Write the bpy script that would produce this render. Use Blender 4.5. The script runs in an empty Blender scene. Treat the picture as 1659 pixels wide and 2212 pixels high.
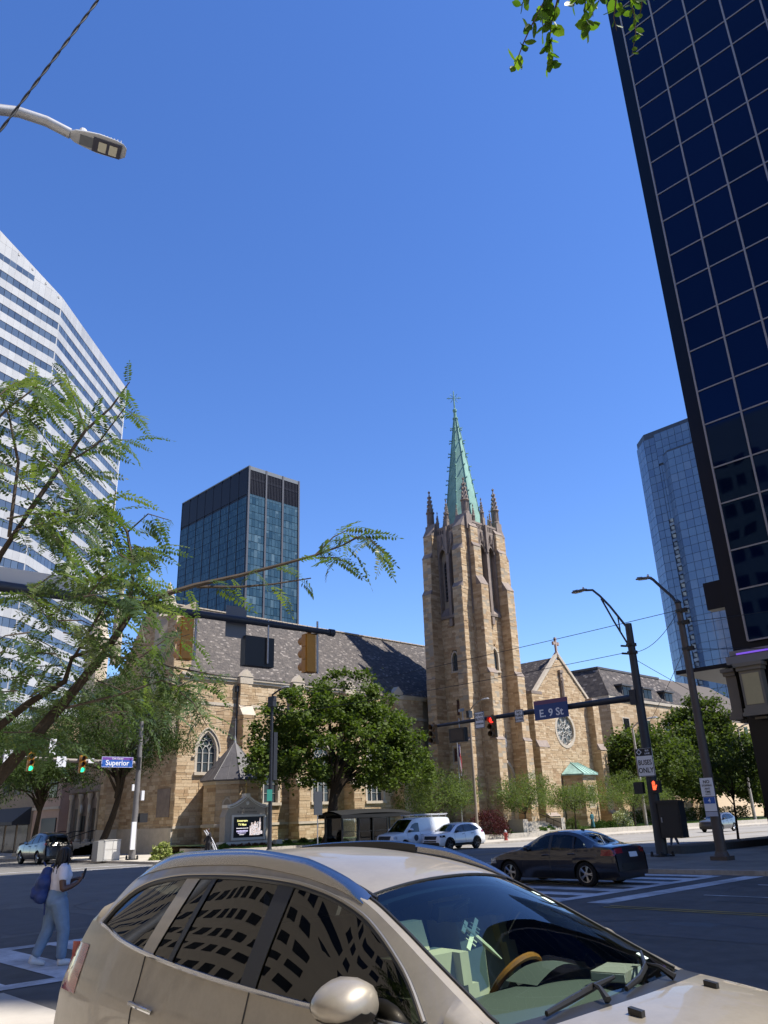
import bpy, bmesh, math, random
import numpy as np
from mathutils import Vector, Matrix
random.seed(7); np.random.seed(7)
sc = bpy.context.scene
C = sc.collection
R = math.radians
# ------------------------------------------------------------------ camera, sky, sun, exposure
# world: X runs right-and-away along the cross street, Y left-and-away along the near street
F_PX, PITCH, ROLL, AZ, CAM_H = 1680.0, R(21.31), R(2.02), R(45.7), 1.85
def camera_axes():
    fh = Vector((math.cos(AZ), math.sin(AZ), 0)); rt = Vector((math.sin(AZ), -math.cos(AZ), 0)); up = Vector((0, 0, 1))
    Fw = fh*math.cos(PITCH)+up*math.sin(PITCH); U = -fh*math.sin(PITCH)+up*math.cos(PITCH)
    return rt*math.cos(ROLL)-U*math.sin(ROLL), U*math.cos(ROLL)+rt*math.sin(ROLL), Fw
CR, CU, CF = camera_axes()
cam = bpy.data.cameras.new('camera'); co = bpy.data.objects.new('camera', cam); C.objects.link(co)
m = Matrix((CR, CU, -CF)).transposed().to_4x4(); m.translation = Vector((0, 0, CAM_H)); co.matrix_world = m
cam.sensor_fit = 'VERTICAL'; cam.sensor_height = 36; cam.sensor_width = 27; cam.lens = F_PX/2212*36
cam.clip_start = .05; cam.clip_end = 6000; sc.camera = co
SUN_DIR = Vector((.78, -1, 0)).normalized()*math.cos(R(58.5))+Vector((0, 0, math.sin(R(58.5))))
w = bpy.data.worlds.new('World'); sc.world = w; w.use_nodes = True
nt = w.node_tree; bg = nt.nodes['Background']
sky = nt.nodes.new('ShaderNodeTexSky'); sky.sky_type = 'NISHITA'; sky.sun_disc = False
sky.sun_elevation = R(58.5); sky.sun_rotation = math.atan2(SUN_DIR.x, SUN_DIR.y)
sky.air_density = 1.0; sky.dust_density = .1; sky.ozone_density = 4.0; sky.altitude = 200
hs = nt.nodes.new('ShaderNodeHueSaturation'); hs.inputs['Saturation'].default_value = 1.2; hs.inputs['Hue'].default_value = .5125; hs.inputs['Value'].default_value = 1.12
nt.links.new(sky.outputs[0], hs.inputs['Color']); nt.links.new(hs.outputs[0], bg.inputs[0]); bg.inputs[1].default_value = .122
sl = bpy.data.lights.new('sun', 'SUN'); sl.energy = 5.0; sl.angle = R(.53); sl.color = (1, .95, .87)
so = bpy.data.objects.new('sun', sl); C.objects.link(so); so.rotation_euler = SUN_DIR.to_track_quat('Z', 'Y').to_euler(); so.location = (30, -30, 90)
sc.view_settings.view_transform = 'Standard'; sc.view_settings.look = 'None'; sc.view_settings.gamma = 1
sc.view_settings.exposure = 0.72; sc.view_settings.use_curve_mapping = False
sc.cycles.max_bounces = 8; sc.cycles.transparent_max_bounces = 16; sc.cycles.caustics_reflective = False; sc.cycles.caustics_refractive = False
# ------------------------------------------------------------------ helpers
K = .0051
def gz(x, y): return -K*(x+y)          # the ground falls gently away from the camera
def V3(*a): return Vector(a)
def nrm(v): v = np.asarray(v, float); return v/np.linalg.norm(v)
def project(p):
    d = Vector(p)-Vector((0, 0, CAM_H)); z = d.dot(CF)
    return (829.5+F_PX*d.dot(CR)/z, 1106-F_PX*d.dot(CU)/z, z) if z > .1 else (-1e4, -1e4, z)
MATS = {}
def nodes_of(name):
    m = bpy.data.materials.new(name); m.use_nodes = True; MATS[name] = m
    t = m.node_tree; return m, t, t.nodes['Principled BSDF']
def mat(name, col, rough=.6, metal=0., var=0., scale=4., bump=0., bscale=40., spec=.5, ramp=None, emit=None, es=1., coat=0., aniso=None, wear=0.):
    """principled surface; var = soft tonal noise, ramp = colours spread over the per-piece value 'rnd', wear = darker blotches"""
    if name in MATS: return MATS[name]
    m, t, b = nodes_of(name); N = t.nodes.new; L = t.links.new
    b.inputs['Base Color'].default_value = (*col, 1); b.inputs['Roughness'].default_value = rough; b.inputs['Metallic'].default_value = metal
    b.inputs['Specular IOR Level'].default_value = spec; b.inputs['Coat Weight'].default_value = coat; b.inputs['Coat Roughness'].default_value = .04
    src = None
    pos = N('ShaderNodeNewGeometry')
    if ramp:
        a = N('ShaderNodeAttribute'); a.attribute_name = 'rnd'; oi = N('ShaderNodeObjectInfo')
        s = N('ShaderNodeMath'); s.operation = 'ADD'; L(a.outputs['Fac'], s.inputs[0]); L(oi.outputs['Random'], s.inputs[1])
        f = N('ShaderNodeMath'); f.operation = 'FRACT'; L(s.outputs[0], f.inputs[0])
        cr = N('ShaderNodeValToRGB'); e = cr.color_ramp; e.interpolation = 'LINEAR'
        while len(e.elements) < len(ramp): e.elements.new(.5)
        for i, c_ in enumerate(ramp): e.elements[i].position = i/(len(ramp)-1); e.elements[i].color = (*c_, 1)
        L(f.outputs[0], cr.inputs[0]); src = cr.outputs[0]
    if var:
        n = N('ShaderNodeTexNoise'); n.inputs['Scale'].default_value = scale; n.inputs['Detail'].default_value = 6; n.inputs['Roughness'].default_value = .65
        L(pos.outputs['Position'], n.inputs['Vector'])
        mr = N('ShaderNodeMapRange'); mr.inputs[1].default_value = .25; mr.inputs[2].default_value = .75; mr.inputs[3].default_value = 1-var; mr.inputs[4].default_value = 1+var
        L(n.outputs['Fac'], mr.inputs[0])
        mx = N('ShaderNodeMix'); mx.data_type = 'RGBA'; mx.blend_type = 'MULTIPLY'; mx.inputs[0].default_value = 1
        if src: L(src, mx.inputs[6])
        else: mx.inputs[6].default_value = (*col, 1)
        L(mr.outputs[0], mx.inputs[7]); src = mx.outputs[2]
    if wear:
        n = N('ShaderNodeTexNoise'); n.inputs['Scale'].default_value = scale*.13; n.inputs['Detail'].default_value = 8; n.inputs['Roughness'].default_value = .7
        L(pos.outputs['Position'], n.inputs['Vector'])
        mr = N('ShaderNodeMapRange'); mr.inputs[1].default_value = .42; mr.inputs[2].default_value = .62; mr.inputs[3].default_value = 1; mr.inputs[4].default_value = 1-wear
        L(n.outputs['Fac'], mr.inputs[0])
        mx = N('ShaderNodeMix'); mx.data_type = 'RGBA'; mx.blend_type = 'MULTIPLY'; mx.inputs[0].default_value = 1
        if src: L(src, mx.inputs[6])
        else: mx.inputs[6].default_value = (*col, 1)
        L(mr.outputs[0], mx.inputs[7]); src = mx.outputs[2]
    if src: L(src, b.inputs['Base Color'])
    if bump:
        n = N('ShaderNodeTexNoise'); n.inputs['Scale'].default_value = bscale; n.inputs['Detail'].default_value = 4
        L(pos.outputs['Position'], n.inputs['Vector'])
        bp = N('ShaderNodeBump'); bp.inputs['Strength'].default_value = bump; bp.inputs['Distance'].default_value = .02
        L(n.outputs['Fac'], bp.inputs['Height']); L(bp.outputs[0], b.inputs['Normal'])
    if emit: b.inputs['Emission Color'].default_value = (*emit, 1); b.inputs['Emission Strength'].default_value = es
    return m
def leaf_mat(name, cols, transl=.35, rough=.55, spec=.1):
    if name in MATS: return MATS[name]
    m, t, b = nodes_of(name); N = t.nodes.new; L = t.links.new
    a = N('ShaderNodeAttribute'); a.attribute_name = 'rnd'
    oi = N('ShaderNodeObjectInfo'); s = N('ShaderNodeMath'); s.operation = 'ADD'; L(a.outputs['Fac'], s.inputs[0]); L(oi.outputs['Random'], s.inputs[1])
    f = N('ShaderNodeMath'); f.operation = 'FRACT'; L(s.outputs[0], f.inputs[0])
    cr = N('ShaderNodeValToRGB'); e = cr.color_ramp
    while len(e.elements) < len(cols): e.elements.new(.5)
    for i, c_ in enumerate(cols): e.elements[i].position = i/(len(cols)-1); e.elements[i].color = (*c_, 1)
    L(f.outputs[0], cr.inputs[0]); L(cr.outputs[0], b.inputs['Base Color'])
    b.inputs['Roughness'].default_value = rough; b.inputs['Specular IOR Level'].default_value = spec
    tr = N('ShaderNodeBsdfTranslucent'); h = N('ShaderNodeMix'); h.data_type = 'RGBA'; h.blend_type = 'MULTIPLY'; h.inputs[0].default_value = 1
    L(cr.outputs[0], h.inputs[6]); h.inputs[7].default_value = (1.5, 1.7, .5, 1); L(h.outputs[2], tr.inputs[0])
    mx = N('ShaderNodeMixShader'); mx.inputs[0].default_value = transl; L(b.outputs[0], mx.inputs[1]); L(tr.outputs[0], mx.inputs[2])
    L(mx.outputs[0], t.nodes['Material Output'].inputs[0]); return m
def glass_mat(name, tint, tr=.8, rough=.0, ior=1.5, ripple=0., rscale=1.5):
    """thin glass: tinted see-through plus a Fresnel mirror"""
    if name in MATS: return MATS[name]
    m, t, b = nodes_of(name); N = t.nodes.new; L = t.links.new
    tp = N('ShaderNodeBsdfTransparent'); tp.inputs[0].default_value = (*[c*tr for c in tint], 1)
    g = N('ShaderNodeBsdfGlossy'); g.inputs['Roughness'].default_value = rough; g.inputs[0].default_value = (1, 1, 1, 1)
    fr = N('ShaderNodeFresnel'); fr.inputs[0].default_value = ior
    mx = N('ShaderNodeMixShader'); L(fr.outputs[0], mx.inputs[0]); L(tp.outputs[0], mx.inputs[1]); L(g.outputs[0], mx.inputs[2])
    L(mx.outputs[0], t.nodes['Material Output'].inputs[0]); return m
def facade_glass(name, col, refl=.5, rough=.04, ripple=.06, rscale=.6, ramp=None, tint=None):
    """opaque curtain-wall glass: dark body, Fresnel mirror slightly rippled, each pane a little different"""
    if name in MATS: return MATS[name]
    m = mat(name, col, rough, ramp=ramp, spec=refl); t = m.node_tree; b = t.nodes['Principled BSDF']; N = t.nodes.new; L = t.links.new
    pos = N('ShaderNodeNewGeometry'); n = N('ShaderNodeTexNoise'); n.inputs['Scale'].default_value = rscale; n.inputs['Detail'].default_value = 1
    L(pos.outputs['Position'], n.inputs['Vector']); bp = N('ShaderNodeBump'); bp.inputs['Strength'].default_value = ripple; bp.inputs['Distance'].default_value = .3
    if tint: b.inputs['Specular Tint'].default_value = (*tint, 1)
    L(n.outputs['Fac'], bp.inputs['Height']); L(bp.outputs[0], b.inputs['Normal']); return m
class MB:
    """collects shapes; build() links them as one mesh object"""
    def __init__(s): s.v = []; s.f = []; s.r = []; s.mi = []; s.n = 0
    def add(s, vs, fs, r=0., mi=0):
        k = s.n; s.v.extend([tuple(map(float, q)) for q in vs]); s.n += len(vs)
        for f in fs: s.f.append([i+k for i in f]); s.r.append(r); s.mi.append(mi)
        return s
    def obox(s, c, a, b, d, r=0., mi=0, skip=()):
        """box from centre and three half-axis vectors"""
        c, a, b, d = (np.asarray(q, float) for q in (c, a, b, d))
        if np.dot(np.cross(a, b), d) < 0: a = -a
        vs = [c+i*a+j*b+k*d for k in (-1, 1) for j in (-1, 1) for i in (-1, 1)]
        fs = [(0, 2, 3, 1), (4, 5, 7, 6), (0, 1, 5, 4), (2, 6, 7, 3), (0, 4, 6, 2), (1, 3, 7, 5)]
        return s.add(vs, [f for i, f in enumerate(fs) if i not in skip], r, mi)
    def box(s, x0, x1, y0, y1, z0, z1, r=0., mi=0):
        return s.obox(((x0+x1)/2, (y0+y1)/2, (z0+z1)/2), ((x1-x0)/2, 0, 0), (0, (y1-y0)/2, 0), (0, 0, (z1-z0)/2), r, mi)
    def prism(s, poly, vec, r=0., mi=0):
        """extrude a planar polygon (3-D points) along vec"""
        n = len(poly); p = [np.asarray(q, float) for q in poly]; v = np.asarray(vec, float)
        nn = sum((np.cross(p[i], p[(i+1) % n]) for i in range(n)), np.zeros(3))
        if np.dot(nn, v) > 0: p = p[::-1]
        return s.add(p+[q+v for q in p], [tuple(range(n)), tuple(range(2*n-1, n-1, -1))]+[(i, i+n, (i+1) % n+n, (i+1) % n) for i in range(n)], r, mi)
    def tube(s, pts, rad, n=8, cap=True, r=0., mi=0, flat=1.):
        """tube along points; rad a number or list; flat squashes it across"""
        P = [np.asarray(q, float) for q in pts]; m_ = len(P); rs = rad if hasattr(rad, '__len__') else [rad]*m_
        ref = np.array([0, 0, 1.]); t0 = P[-1]-P[0]
        if abs(nrm(t0+1e-9)[2]) > .95: ref = np.array([1., 0, 0])
        vs = []
        for i in range(m_):
            t = P[min(i+1, m_-1)]-P[max(i-1, 0)]; t = nrm(t+1e-12); a = nrm(np.cross(t, ref)); b = np.cross(a, t)
            for k in range(n):
                th = 2*math.pi*k/n; vs.append(P[i]+rs[i]*(a*math.cos(th)+b*math.sin(th)*flat))
        fs = [(i*n+k, i*n+(k+1) % n, (i+1)*n+(k+1) % n, (i+1)*n+k) for i in range(m_-1) for k in range(n)]
        if cap: fs += [tuple(range(n-1, -1, -1)), tuple((m_-1)*n+k for k in range(n))]
        return s.add(vs, fs, r, mi)
    def lathe(s, prof, c=(0, 0, 0), n=16, r=0., mi=0, sx=1., sy=1., rot=0.):
        """profile of (radius, z) turned about z"""
        c = np.asarray(c, float); m_ = len(prof)
        vs = [c+np.array([p*math.cos(rot+2*math.pi*k/n)*sx, p*math.sin(rot+2*math.pi*k/n)*sy, z]) for p, z in prof for k in range(n)]
        fs = [(i*n+k, i*n+(k+1) % n, (i+1)*n+(k+1) % n, (i+1)*n+k) for i in range(m_-1) for k in range(n)]
        fs += [tuple(range(n-1, -1, -1)), tuple((m_-1)*n+k for k in range(n))]
        return s.add(vs, fs, r, mi)
    def grid(s, P, mi=0, r=0., flip=False):
        """surface through a 2-D array of points"""
        P = np.asarray(P, float); a, b = P.shape[:2]
        fs = [(i*b+j, i*b+j+1, (i+1)*b+j+1, (i+1)*b+j) for i in range(a-1) for j in range(b-1)]
        if flip: fs = [f[::-1] for f in fs]
        return s.add(P.reshape(-1, 3), fs, r, mi)
    def xf(s, M):
        s.v = [tuple(M @ Vector(q)) for q in s.v]; return s
    def mesh(s, name, mats, smooth=False):
        me = bpy.data.meshes.new(name); me.from_pydata(s.v, [], s.f)
        for m_ in (mats if isinstance(mats, (list, tuple)) else [mats]): me.materials.append(m_)
        if any(s.r):
            at = me.attributes.new('rnd', 'FLOAT', 'FACE'); at.data.foreach_set('value', s.r)
        if any(s.mi): me.polygons.foreach_set('material_index', s.mi)
        if smooth:
            me.polygons.foreach_set('use_smooth', [True]*len(s.f))
            if smooth != 'all': me.set_sharp_from_angle(angle=R(38))
        me.update(); return me
    def build(s, name, mats, parent=None, smooth=False, **kw):
        return link(name, s.mesh(name, mats, smooth), parent, **kw)
WORLD_M = {}
def link(name, data, parent=None, label=None, cat=None, group=None, kind=None):
    o = bpy.data.objects.new(name, data); C.objects.link(o)
    if parent is not None:
        o.parent = parent
        if parent in WORLD_M: o.matrix_parent_inverse = WORLD_M[parent]
    tag(o, label, cat, group, kind); return o
def tag(o, label=None, cat=None, group=None, kind=None):
    for k, v in (('label', label), ('category', cat), ('group', group), ('kind', kind)):
        if v: o[k] = v
    return o
def thing(name, label, cat, loc=(0, 0, 0), rz=0., group=None, world=True):
    """an Empty at the thing's base; world=True: its parts are given in world coordinates"""
    o = bpy.data.objects.new(name, None); C.objects.link(o); o.empty_display_size = .2
    o.location = loc; o.rotation_euler = (0, 0, rz); tag(o, label, cat, group)
    if world: WORLD_M[o] = (Matrix.Translation(loc) @ Matrix.Rotation(rz, 4, 'Z')).inverted()
    return o
def copy_thing(o, loc, rz=0., label=None, scale=None):
    """a copy of a thing with copies of its parts and sub-parts"""
    r = o.copy(); C.objects.link(r); r.location = loc; r.rotation_euler = (0, 0, rz)
    if scale: r.scale = scale
    if label: r['label'] = label
    for ch in list(o.children):
        c_ = ch.copy(); C.objects.link(c_); c_.parent = r
        for g in list(ch.children):
            d = g.copy(); C.objects.link(d); d.parent = c_
    return r
_uc = {}
def unit_cube(m_):
    if m_.name not in _uc: _uc[m_.name] = MB().obox((0, 0, 0), (1, 0, 0), (0, 1, 0), (0, 0, 1)).mesh('block', m_)
    return _uc[m_.name]
def pieces(boxes, name, parent, material, cap=300, stuff_name=None, back=True):
    """boxes = (centre, a, b, d[, rnd]); the cap that show largest become objects of their own, the rest one stuff mesh"""
    def key(bx):
        c_ = bx[0]; x, y, z = project(c_)
        if z < .1: return 0
        q = np.linalg.norm(bx[1])*np.linalg.norm(bx[2])/(z*z)
        return q if -20 < x < 1680 and -20 < y < 2230 else q*1e-6
    bs = sorted(boxes, key=key, reverse=True); me = unit_cube(material)
    for bx in bs[:cap]:
        a, b, d = (np.asarray(q, float) for q in bx[1:4])
        if np.dot(np.cross(a, b), d) < 0: a = -a
        o = link(name, me, parent)
        M = Matrix((tuple(a), tuple(b), tuple(d))).transposed().to_4x4(); M.translation = Vector(bx[0]); o.matrix_basis = M
    if len(bs) > cap:
        mb = MB()
        for bx in bs[cap:]: mb.obox(*bx[:4], r=bx[4] if len(bx) > 4 else random.random())
        return mb.build(stuff_name or name, material, parent, kind='stuff')
def fast_mesh(name, verts, faces_n, idx, material, rnd=None, smooth=False):
    """numpy mesh: verts (n,3), faces of faces_n corners each"""
    me = bpy.data.meshes.new(name); n = len(verts); idx = np.asarray(idx, np.int32).ravel(); nf = len(idx)//faces_n
    me.vertices.add(n); me.vertices.foreach_set('co', np.asarray(verts, np.float32).ravel())
    me.loops.add(len(idx)); me.loops.foreach_set('vertex_index', idx)
    me.polygons.add(nf); me.polygons.foreach_set('loop_start', np.arange(0, nf*faces_n, faces_n, dtype=np.int32))
    me.materials.append(material)
    if rnd is not None:
        at = me.attributes.new('rnd', 'FLOAT', 'FACE'); at.data.foreach_set('value', np.asarray(rnd, np.float32))
    if smooth: me.polygons.foreach_set('use_smooth', [True]*nf)
    me.update(calc_edges=True); me.validate(); return me
def text_mb(body, size, origin, u, v, material, name='lettering', parent=None, align='CENTER', bold=.0, squash=1., depth=.002, spacing=1.):
    """flat lettering standing on a surface: baseline centre at origin, along u, upward along v"""
    cu = bpy.data.curves.new(name, 'FONT'); cu.body = body; cu.size = size; cu.align_x = align; cu.offset = bold; cu.extrude = depth; cu.space_character = spacing
    cu.resolution_u = 3
    o = bpy.data.objects.new(name+'_source', cu); C.objects.link(o)
    me = bpy.data.meshes.new_from_object(o.evaluated_get(bpy.context.evaluated_depsgraph_get())); bpy.data.objects.remove(o)
    u = nrm(u); v = nrm(v); nn = np.cross(u, v)
    M = Matrix((tuple(u*squash), tuple(v), tuple(nn))).transposed().to_4x4(); M.translation = Vector(origin); me.transform(M)
    me.materials.clear(); me.materials.append(material)
    return link(name, me, parent)
def lerp(xs, ys, x): return float(np.interp(x, xs, ys))
def smooth_curve(xs, ys, x):
    """monotone cubic through points"""
    xs = np.asarray(xs, float); ys = np.asarray(ys, float); h = np.diff(xs); d = np.diff(ys)/h; mm = np.zeros(len(xs))
    mm[0], mm[-1] = d[0], d[-1]
    for i in range(1, len(xs)-1):
        mm[i] = 0 if d[i-1]*d[i] <= 0 else 3*(h[i-1]+h[i])/((2*h[i]+h[i-1])/d[i-1]+(h[i]+2*h[i-1])/d[i])
    x = np.clip(x, xs[0], xs[-1]); i = int(np.clip(np.searchsorted(xs, x)-1, 0, len(xs)-2)); t = (x-xs[i])/h[i]
    return (2*t**3-3*t*t+1)*ys[i]+(t**3-2*t*t+t)*h[i]*mm[i]+(-2*t**3+3*t*t)*ys[i+1]+(t**3-t*t)*h[i]*mm[i+1]
# ------------------------------------------------------------------ shared materials
TAN = [(.33, .222, .128), (.46, .33, .20), (.52, .385, .24), (.60, .465, .31), (.47, .34, .205), (.38, .258, .148), (.56, .43, .28), (.50, .365, .222), (.41, .275, .16)]
M_STONE = mat('ashlar', (.35, .25, .15), .9, var=.16, scale=6, bump=.5, bscale=14, ramp=TAN, spec=.2)
M_MORTAR = mat('mortar', (.36, .30, .22), .95, var=.1, scale=3)
M_LIME = mat('limestone', (.50, .43, .34), .85, var=.15, scale=2.5, bump=.2, bscale=20, spec=.2)
M_BUFF = mat('weathered_limestone', (.29, .235, .20), .9, var=.22, scale=1.4, bump=.25, bscale=15, spec=.2, wear=.25)
M_SLATE = mat('slate', (.1, .09, .09), .62, var=.1, scale=5, ramp=[(.048, .040, .036), (.064, .054, .048), (.08, .067, .058), (.055, .046, .041), (.10, .083, .071), (.042, .035, .033), (.07, .058, .05), (.085, .07, .06), (.22, .19, .165)], spec=.2)
M_COPPER = mat('verdigris_copper', (.25, .44, .37), .7, var=.14, scale=1.2, wear=.3, spec=.3)
M_COPPER_D = mat('verdigris_seam', (.15, .30, .255), .7, var=.1)
M_LEAD = mat('leaded_glass', (.045, .06, .07), .25, var=.35, scale=9, spec=.6)
M_BLACKM = mat('black_metal', (.012, .013, .016), .45, spec=.4)
M_DARKPOLE = mat('dark_painted_steel', (.028, .031, .040), .5, var=.15, scale=6, spec=.4)
M_GALV = mat('galvanised_steel', (.36, .36, .37), .5, metal=.5, var=.12, scale=8)
M_CONC = mat('pale_concrete', (.44, .40, .34), .9, var=.1, scale=2, bump=.15, bscale=40, wear=.12, spec=.2)
M_SLAB = mat('paving_slab', (.50, .45, .38), .92, var=.1, scale=3, ramp=[(.39, .355, .30), (.46, .42, .36), (.42, .38, .32)], wear=.15, spec=.2, bump=.15, bscale=60)
M_BARK = mat('bark', (.045, .035, .026), .95, var=.3, scale=14, bump=.8, bscale=30, spec=.1)
M_CHROME = mat('chrome', (.75, .76, .78), .12, metal=1)
M_RUBBER = mat('tyre_rubber', (.012, .012, .013), .85, spec=.2)
M_WHITEP = mat('white_paint', (.80, .80, .80), .5)
M_SIGNW = mat('white_sign_sheet', (.72, .72, .74), .5)
M_INK = mat('black_ink', (.012, .012, .014), .6)
# ------------------------------------------------------------------ ground, roads, pavements
M_ASPH = mat('asphalt', (.112, .107, .100), .88, var=.22, scale=2.2, bump=.35, bscale=90, wear=.22, spec=.25)
M_ROADC = mat('worn_road_surface', (.165, .156, .144), .9, var=.14, scale=1.6, bump=.25, bscale=80, wear=.15, spec=.2)
M_ROADP = mat('pale_worn_road', (.27, .255, .235), .92, var=.12, scale=1.2, bump=.2, bscale=70, wear=.18, spec=.2)
M_GROUND = mat('city_ground', (.20, .19, .175), .95, var=.15, scale=.5)
M_MARK = mat('road_paint_white', (.58, .58, .58), .75, var=.2, scale=7, wear=.5)
M_YEL = mat('road_paint_yellow', (.36, .25, .06), .8, var=.3, scale=5, wear=.5)
M_SOIL = mat('mulch_soil', (.075, .052, .036), .95, var=.3, scale=9, bump=.6, bscale=25)
def sheet(name, x0, x1, y0, y1, dz, material, nx=1, ny=1, kind='structure', parent=None):
    P = [[(x0+(x1-x0)*i/nx, y0+(y1-y0)*j/ny, gz(x0+(x1-x0)*i/nx, y0+(y1-y0)*j/ny)+dz) for j in range(ny+1)] for i in range(nx+1)]
    mb = MB().grid(P, flip=True)
    return mb.build(name, material, parent, kind=kind)
sheet('ground', -900, 1500, -900, 1500, -.012, M_GROUND, 4, 4)
sheet('road', 2.2, 25.6, -140, 17.5, 0, M_ASPH)
sheet('road', -150, 45, 17.5, 41.4, 0, M_ROADC)
sheet('road', 45, 300, 19.5, 41.4, 0, M_ROADP)
sheet('road', -1.0, 24.4, 41.4, 260, 0, M_ROADC)
sheet('road', 25.6, 45, 17.4, 19.6, -.004, M_ROADC)
sheet('gutter', 2.2, 4.3, -30, 11.6, .003, M_CONC)
# patches of newer tarmac on the near street
sheet('tarmac_patch', 12.9, 15.6, 3.5, 8.4, .004, mat('old_tarmac', (.085, .084, .084), .9, var=.2, scale=3, bump=.3, bscale=80))
sheet('tarmac_patch', 6.6, 9.3, 17.8, 24.0, .004, MATS['old_tarmac'])
sheet('tarmac_patch', 17.8, 19.1, -8, 5.8, .004, mat('new_tarmac', (.035, .035, .037), .85, var=.2, scale=3, bump=.3, bscale=80))
# tar-sealed cracks wandering over the carriageway
rs = np.random.RandomState(41); tar = mat('crack_sealant', (.018, .018, .019), .6)
for x0, y0, a0, L_ in ((13.5, 9.6, -1.2, 9), (18.4, 8.8, -1.45, 7), (10.2, 13.0, .2, 8), (8.5, 16.8, 1.3, 9), (14, 20.5, .15, 12), (20.5, 9.4, .1, 5), (23.8, 9.0, -1.5, 8), (6.2, 17.6, 1.1, 12), (17.2, 24, 1.2, 10), (28, 24.5, .1, 14), (11.5, 28.5, .05, 15)):
    P = [np.array((x0, y0))]; a = a0
    for i in range(int(L_/.3)): a = a0+.5*math.sin(i*.35+x0)+rs.normal(0, .25); P.append(P[-1]+.3*np.array((math.cos(a), math.sin(a))))
    cm = MB(); V_ = []
    for i, p in enumerate(P):
        d = nrm(P[min(i+1, len(P)-1)]-P[max(i-1, 0)]); n_ = np.array((-d[1], d[0]))*rs.uniform(.012, .035); V_.append([(*(p+n_), gz(*p)+.006), (*(p-n_), gz(*p)+.006)])
    cm.grid(V_); cm.build('road_crack', tar, kind='structure')
for x, y, r_ in ((14.5, 7.4, .5), (20.9, 6.2, .45), (21.2, 12.9, .4), (8.8, 14.0, .4), (24, 7, .5), (12.4, 21, .6)):
    pt = [(x+r_*rs.uniform(.6, 1.1)*math.cos(t)*.6, y+r_*rs.uniform(.7, 1.5)*math.sin(t)) for t in np.linspace(0, 2*math.pi, 14)[:-1]]
    MB().add([(a, b, gz(a, b)+.005) for a, b in pt], [tuple(range(13))]).build('oil_stain', mat('oil_stained_asphalt', (.045, .045, .048), .6, var=.3, scale=6), kind='structure')
mk = MB()
def stripe(x0, x1, y0, y1, mb=None, dz=.008):
    mb = mk if mb is None else mb
    mb.add([(x, y, gz(x, y)+dz) for x, y in ((x0, y0), (x1, y0), (x1, y1), (x0, y1))], [(0, 1, 2, 3)])
def marking(name, x0, x1, y0, y1, m_=None, dz=.008):
    mb = MB(); stripe(x0, x1, y0, y1, mb, dz); return mb.build(name, m_ or M_MARK, kind='structure')
marking('crosswalk_line', 2.7, 25.2, 11.75, 12.1); marking('crosswalk_line', 2.7, 25.2, 15.55, 15.9)
for i in range(17): marking('crosswalk_bar', 3.87+1.3*i, 4.5+1.3*i, 12.1, 15.55)
marking('stop_line', 16.8, 25.3, 10.55, 11.1)
marking('crosswalk_line', 25.9, 26.25, 20.4, 40.6); marking('crosswalk_line', 29.3, 29.65, 20.4, 40.6)
marking('crosswalk_line', .0, 24, 43.2, 43.5); marking('crosswalk_line', .0, 24, 46.2, 46.5)
for x in (16.15, 16.42): marking('centre_line', x, x+.11, -60, 10.3, M_YEL)
for k in range(9): marking('lane_line', 19.4, 19.52, 6.5-9*k, 9.6-9*k); marking('lane_line', 22.5, 22.62, 6.5-9*k, 9.6-9*k)
for k in range(12): marking('lane_line', 31+9*k, 34+9*k, 34.2, 34.32)
for y in (30.3, 30.55): marking('centre_line', 31, 190, y, y+.11, M_YEL)
mh = MB().lathe([(.36, 0), (.36, .014), (.30, .016)], (17.6, 4.4, gz(17.6, 4.4)+.006), 20).build('manhole_cover', mat('cast_iron', (.05, .045, .04), .6, var=.3, scale=20), label='round cast iron manhole cover in the shaded road beyond the parked car', cat='manhole cover')
# --- raised pavements
def rounded(x0, y0, x1, y1, corner, rad, n=8):
    """rectangle polygon with one corner rounded: corner given as (x,y)"""
    out = []
    for px, py in ((x0, y0), (x1, y0), (x1, y1), (x0, y1)):
        if (px, py) == corner:
            cx = px+(rad if px == min(x0, x1) else -rad); cy = py+(rad if py == min(y0, y1) else -rad)
            a0 = math.atan2(0, px-cx); pts = []
            prev = {(x0, y0): (x0, y1), (x1, y0): (x0, y0), (x1, y1): (x1, y0), (x0, y1): (x1, y1)}[(px, py)]
            s = math.atan2(0 if prev[1] == py else 0, 0)
            va = (px-cx, 0); vb = (0, py-cy)
            if prev[1] == py: va, vb = vb, va      # arriving horizontally: start at (cx, py)
            for i in range(n+1):
                t = i/n*math.pi/2; pts.append((cx+va[0]*math.cos(t)+vb[0]*math.sin(t), cy+va[1]*math.cos(t)+vb[1]*math.sin(t)))
            out += pts
        else: out.append((px, py))
    return out
def inside(poly, x, y):
    c_ = False; n = len(poly)
    for i in range(n):
        (xa, ya), (xb, yb) = poly[i], poly[(i+1) % n]
        if (ya > y) != (yb > y) and x < (xb-xa)*(y-ya)/(yb-ya)+xa: c_ = not c_
    return c_
M_KERB = mat('kerb_stone', (.40, .36, .31), .9, var=.18, scale=4, bump=.3, bscale=30, wear=.25)
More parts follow.
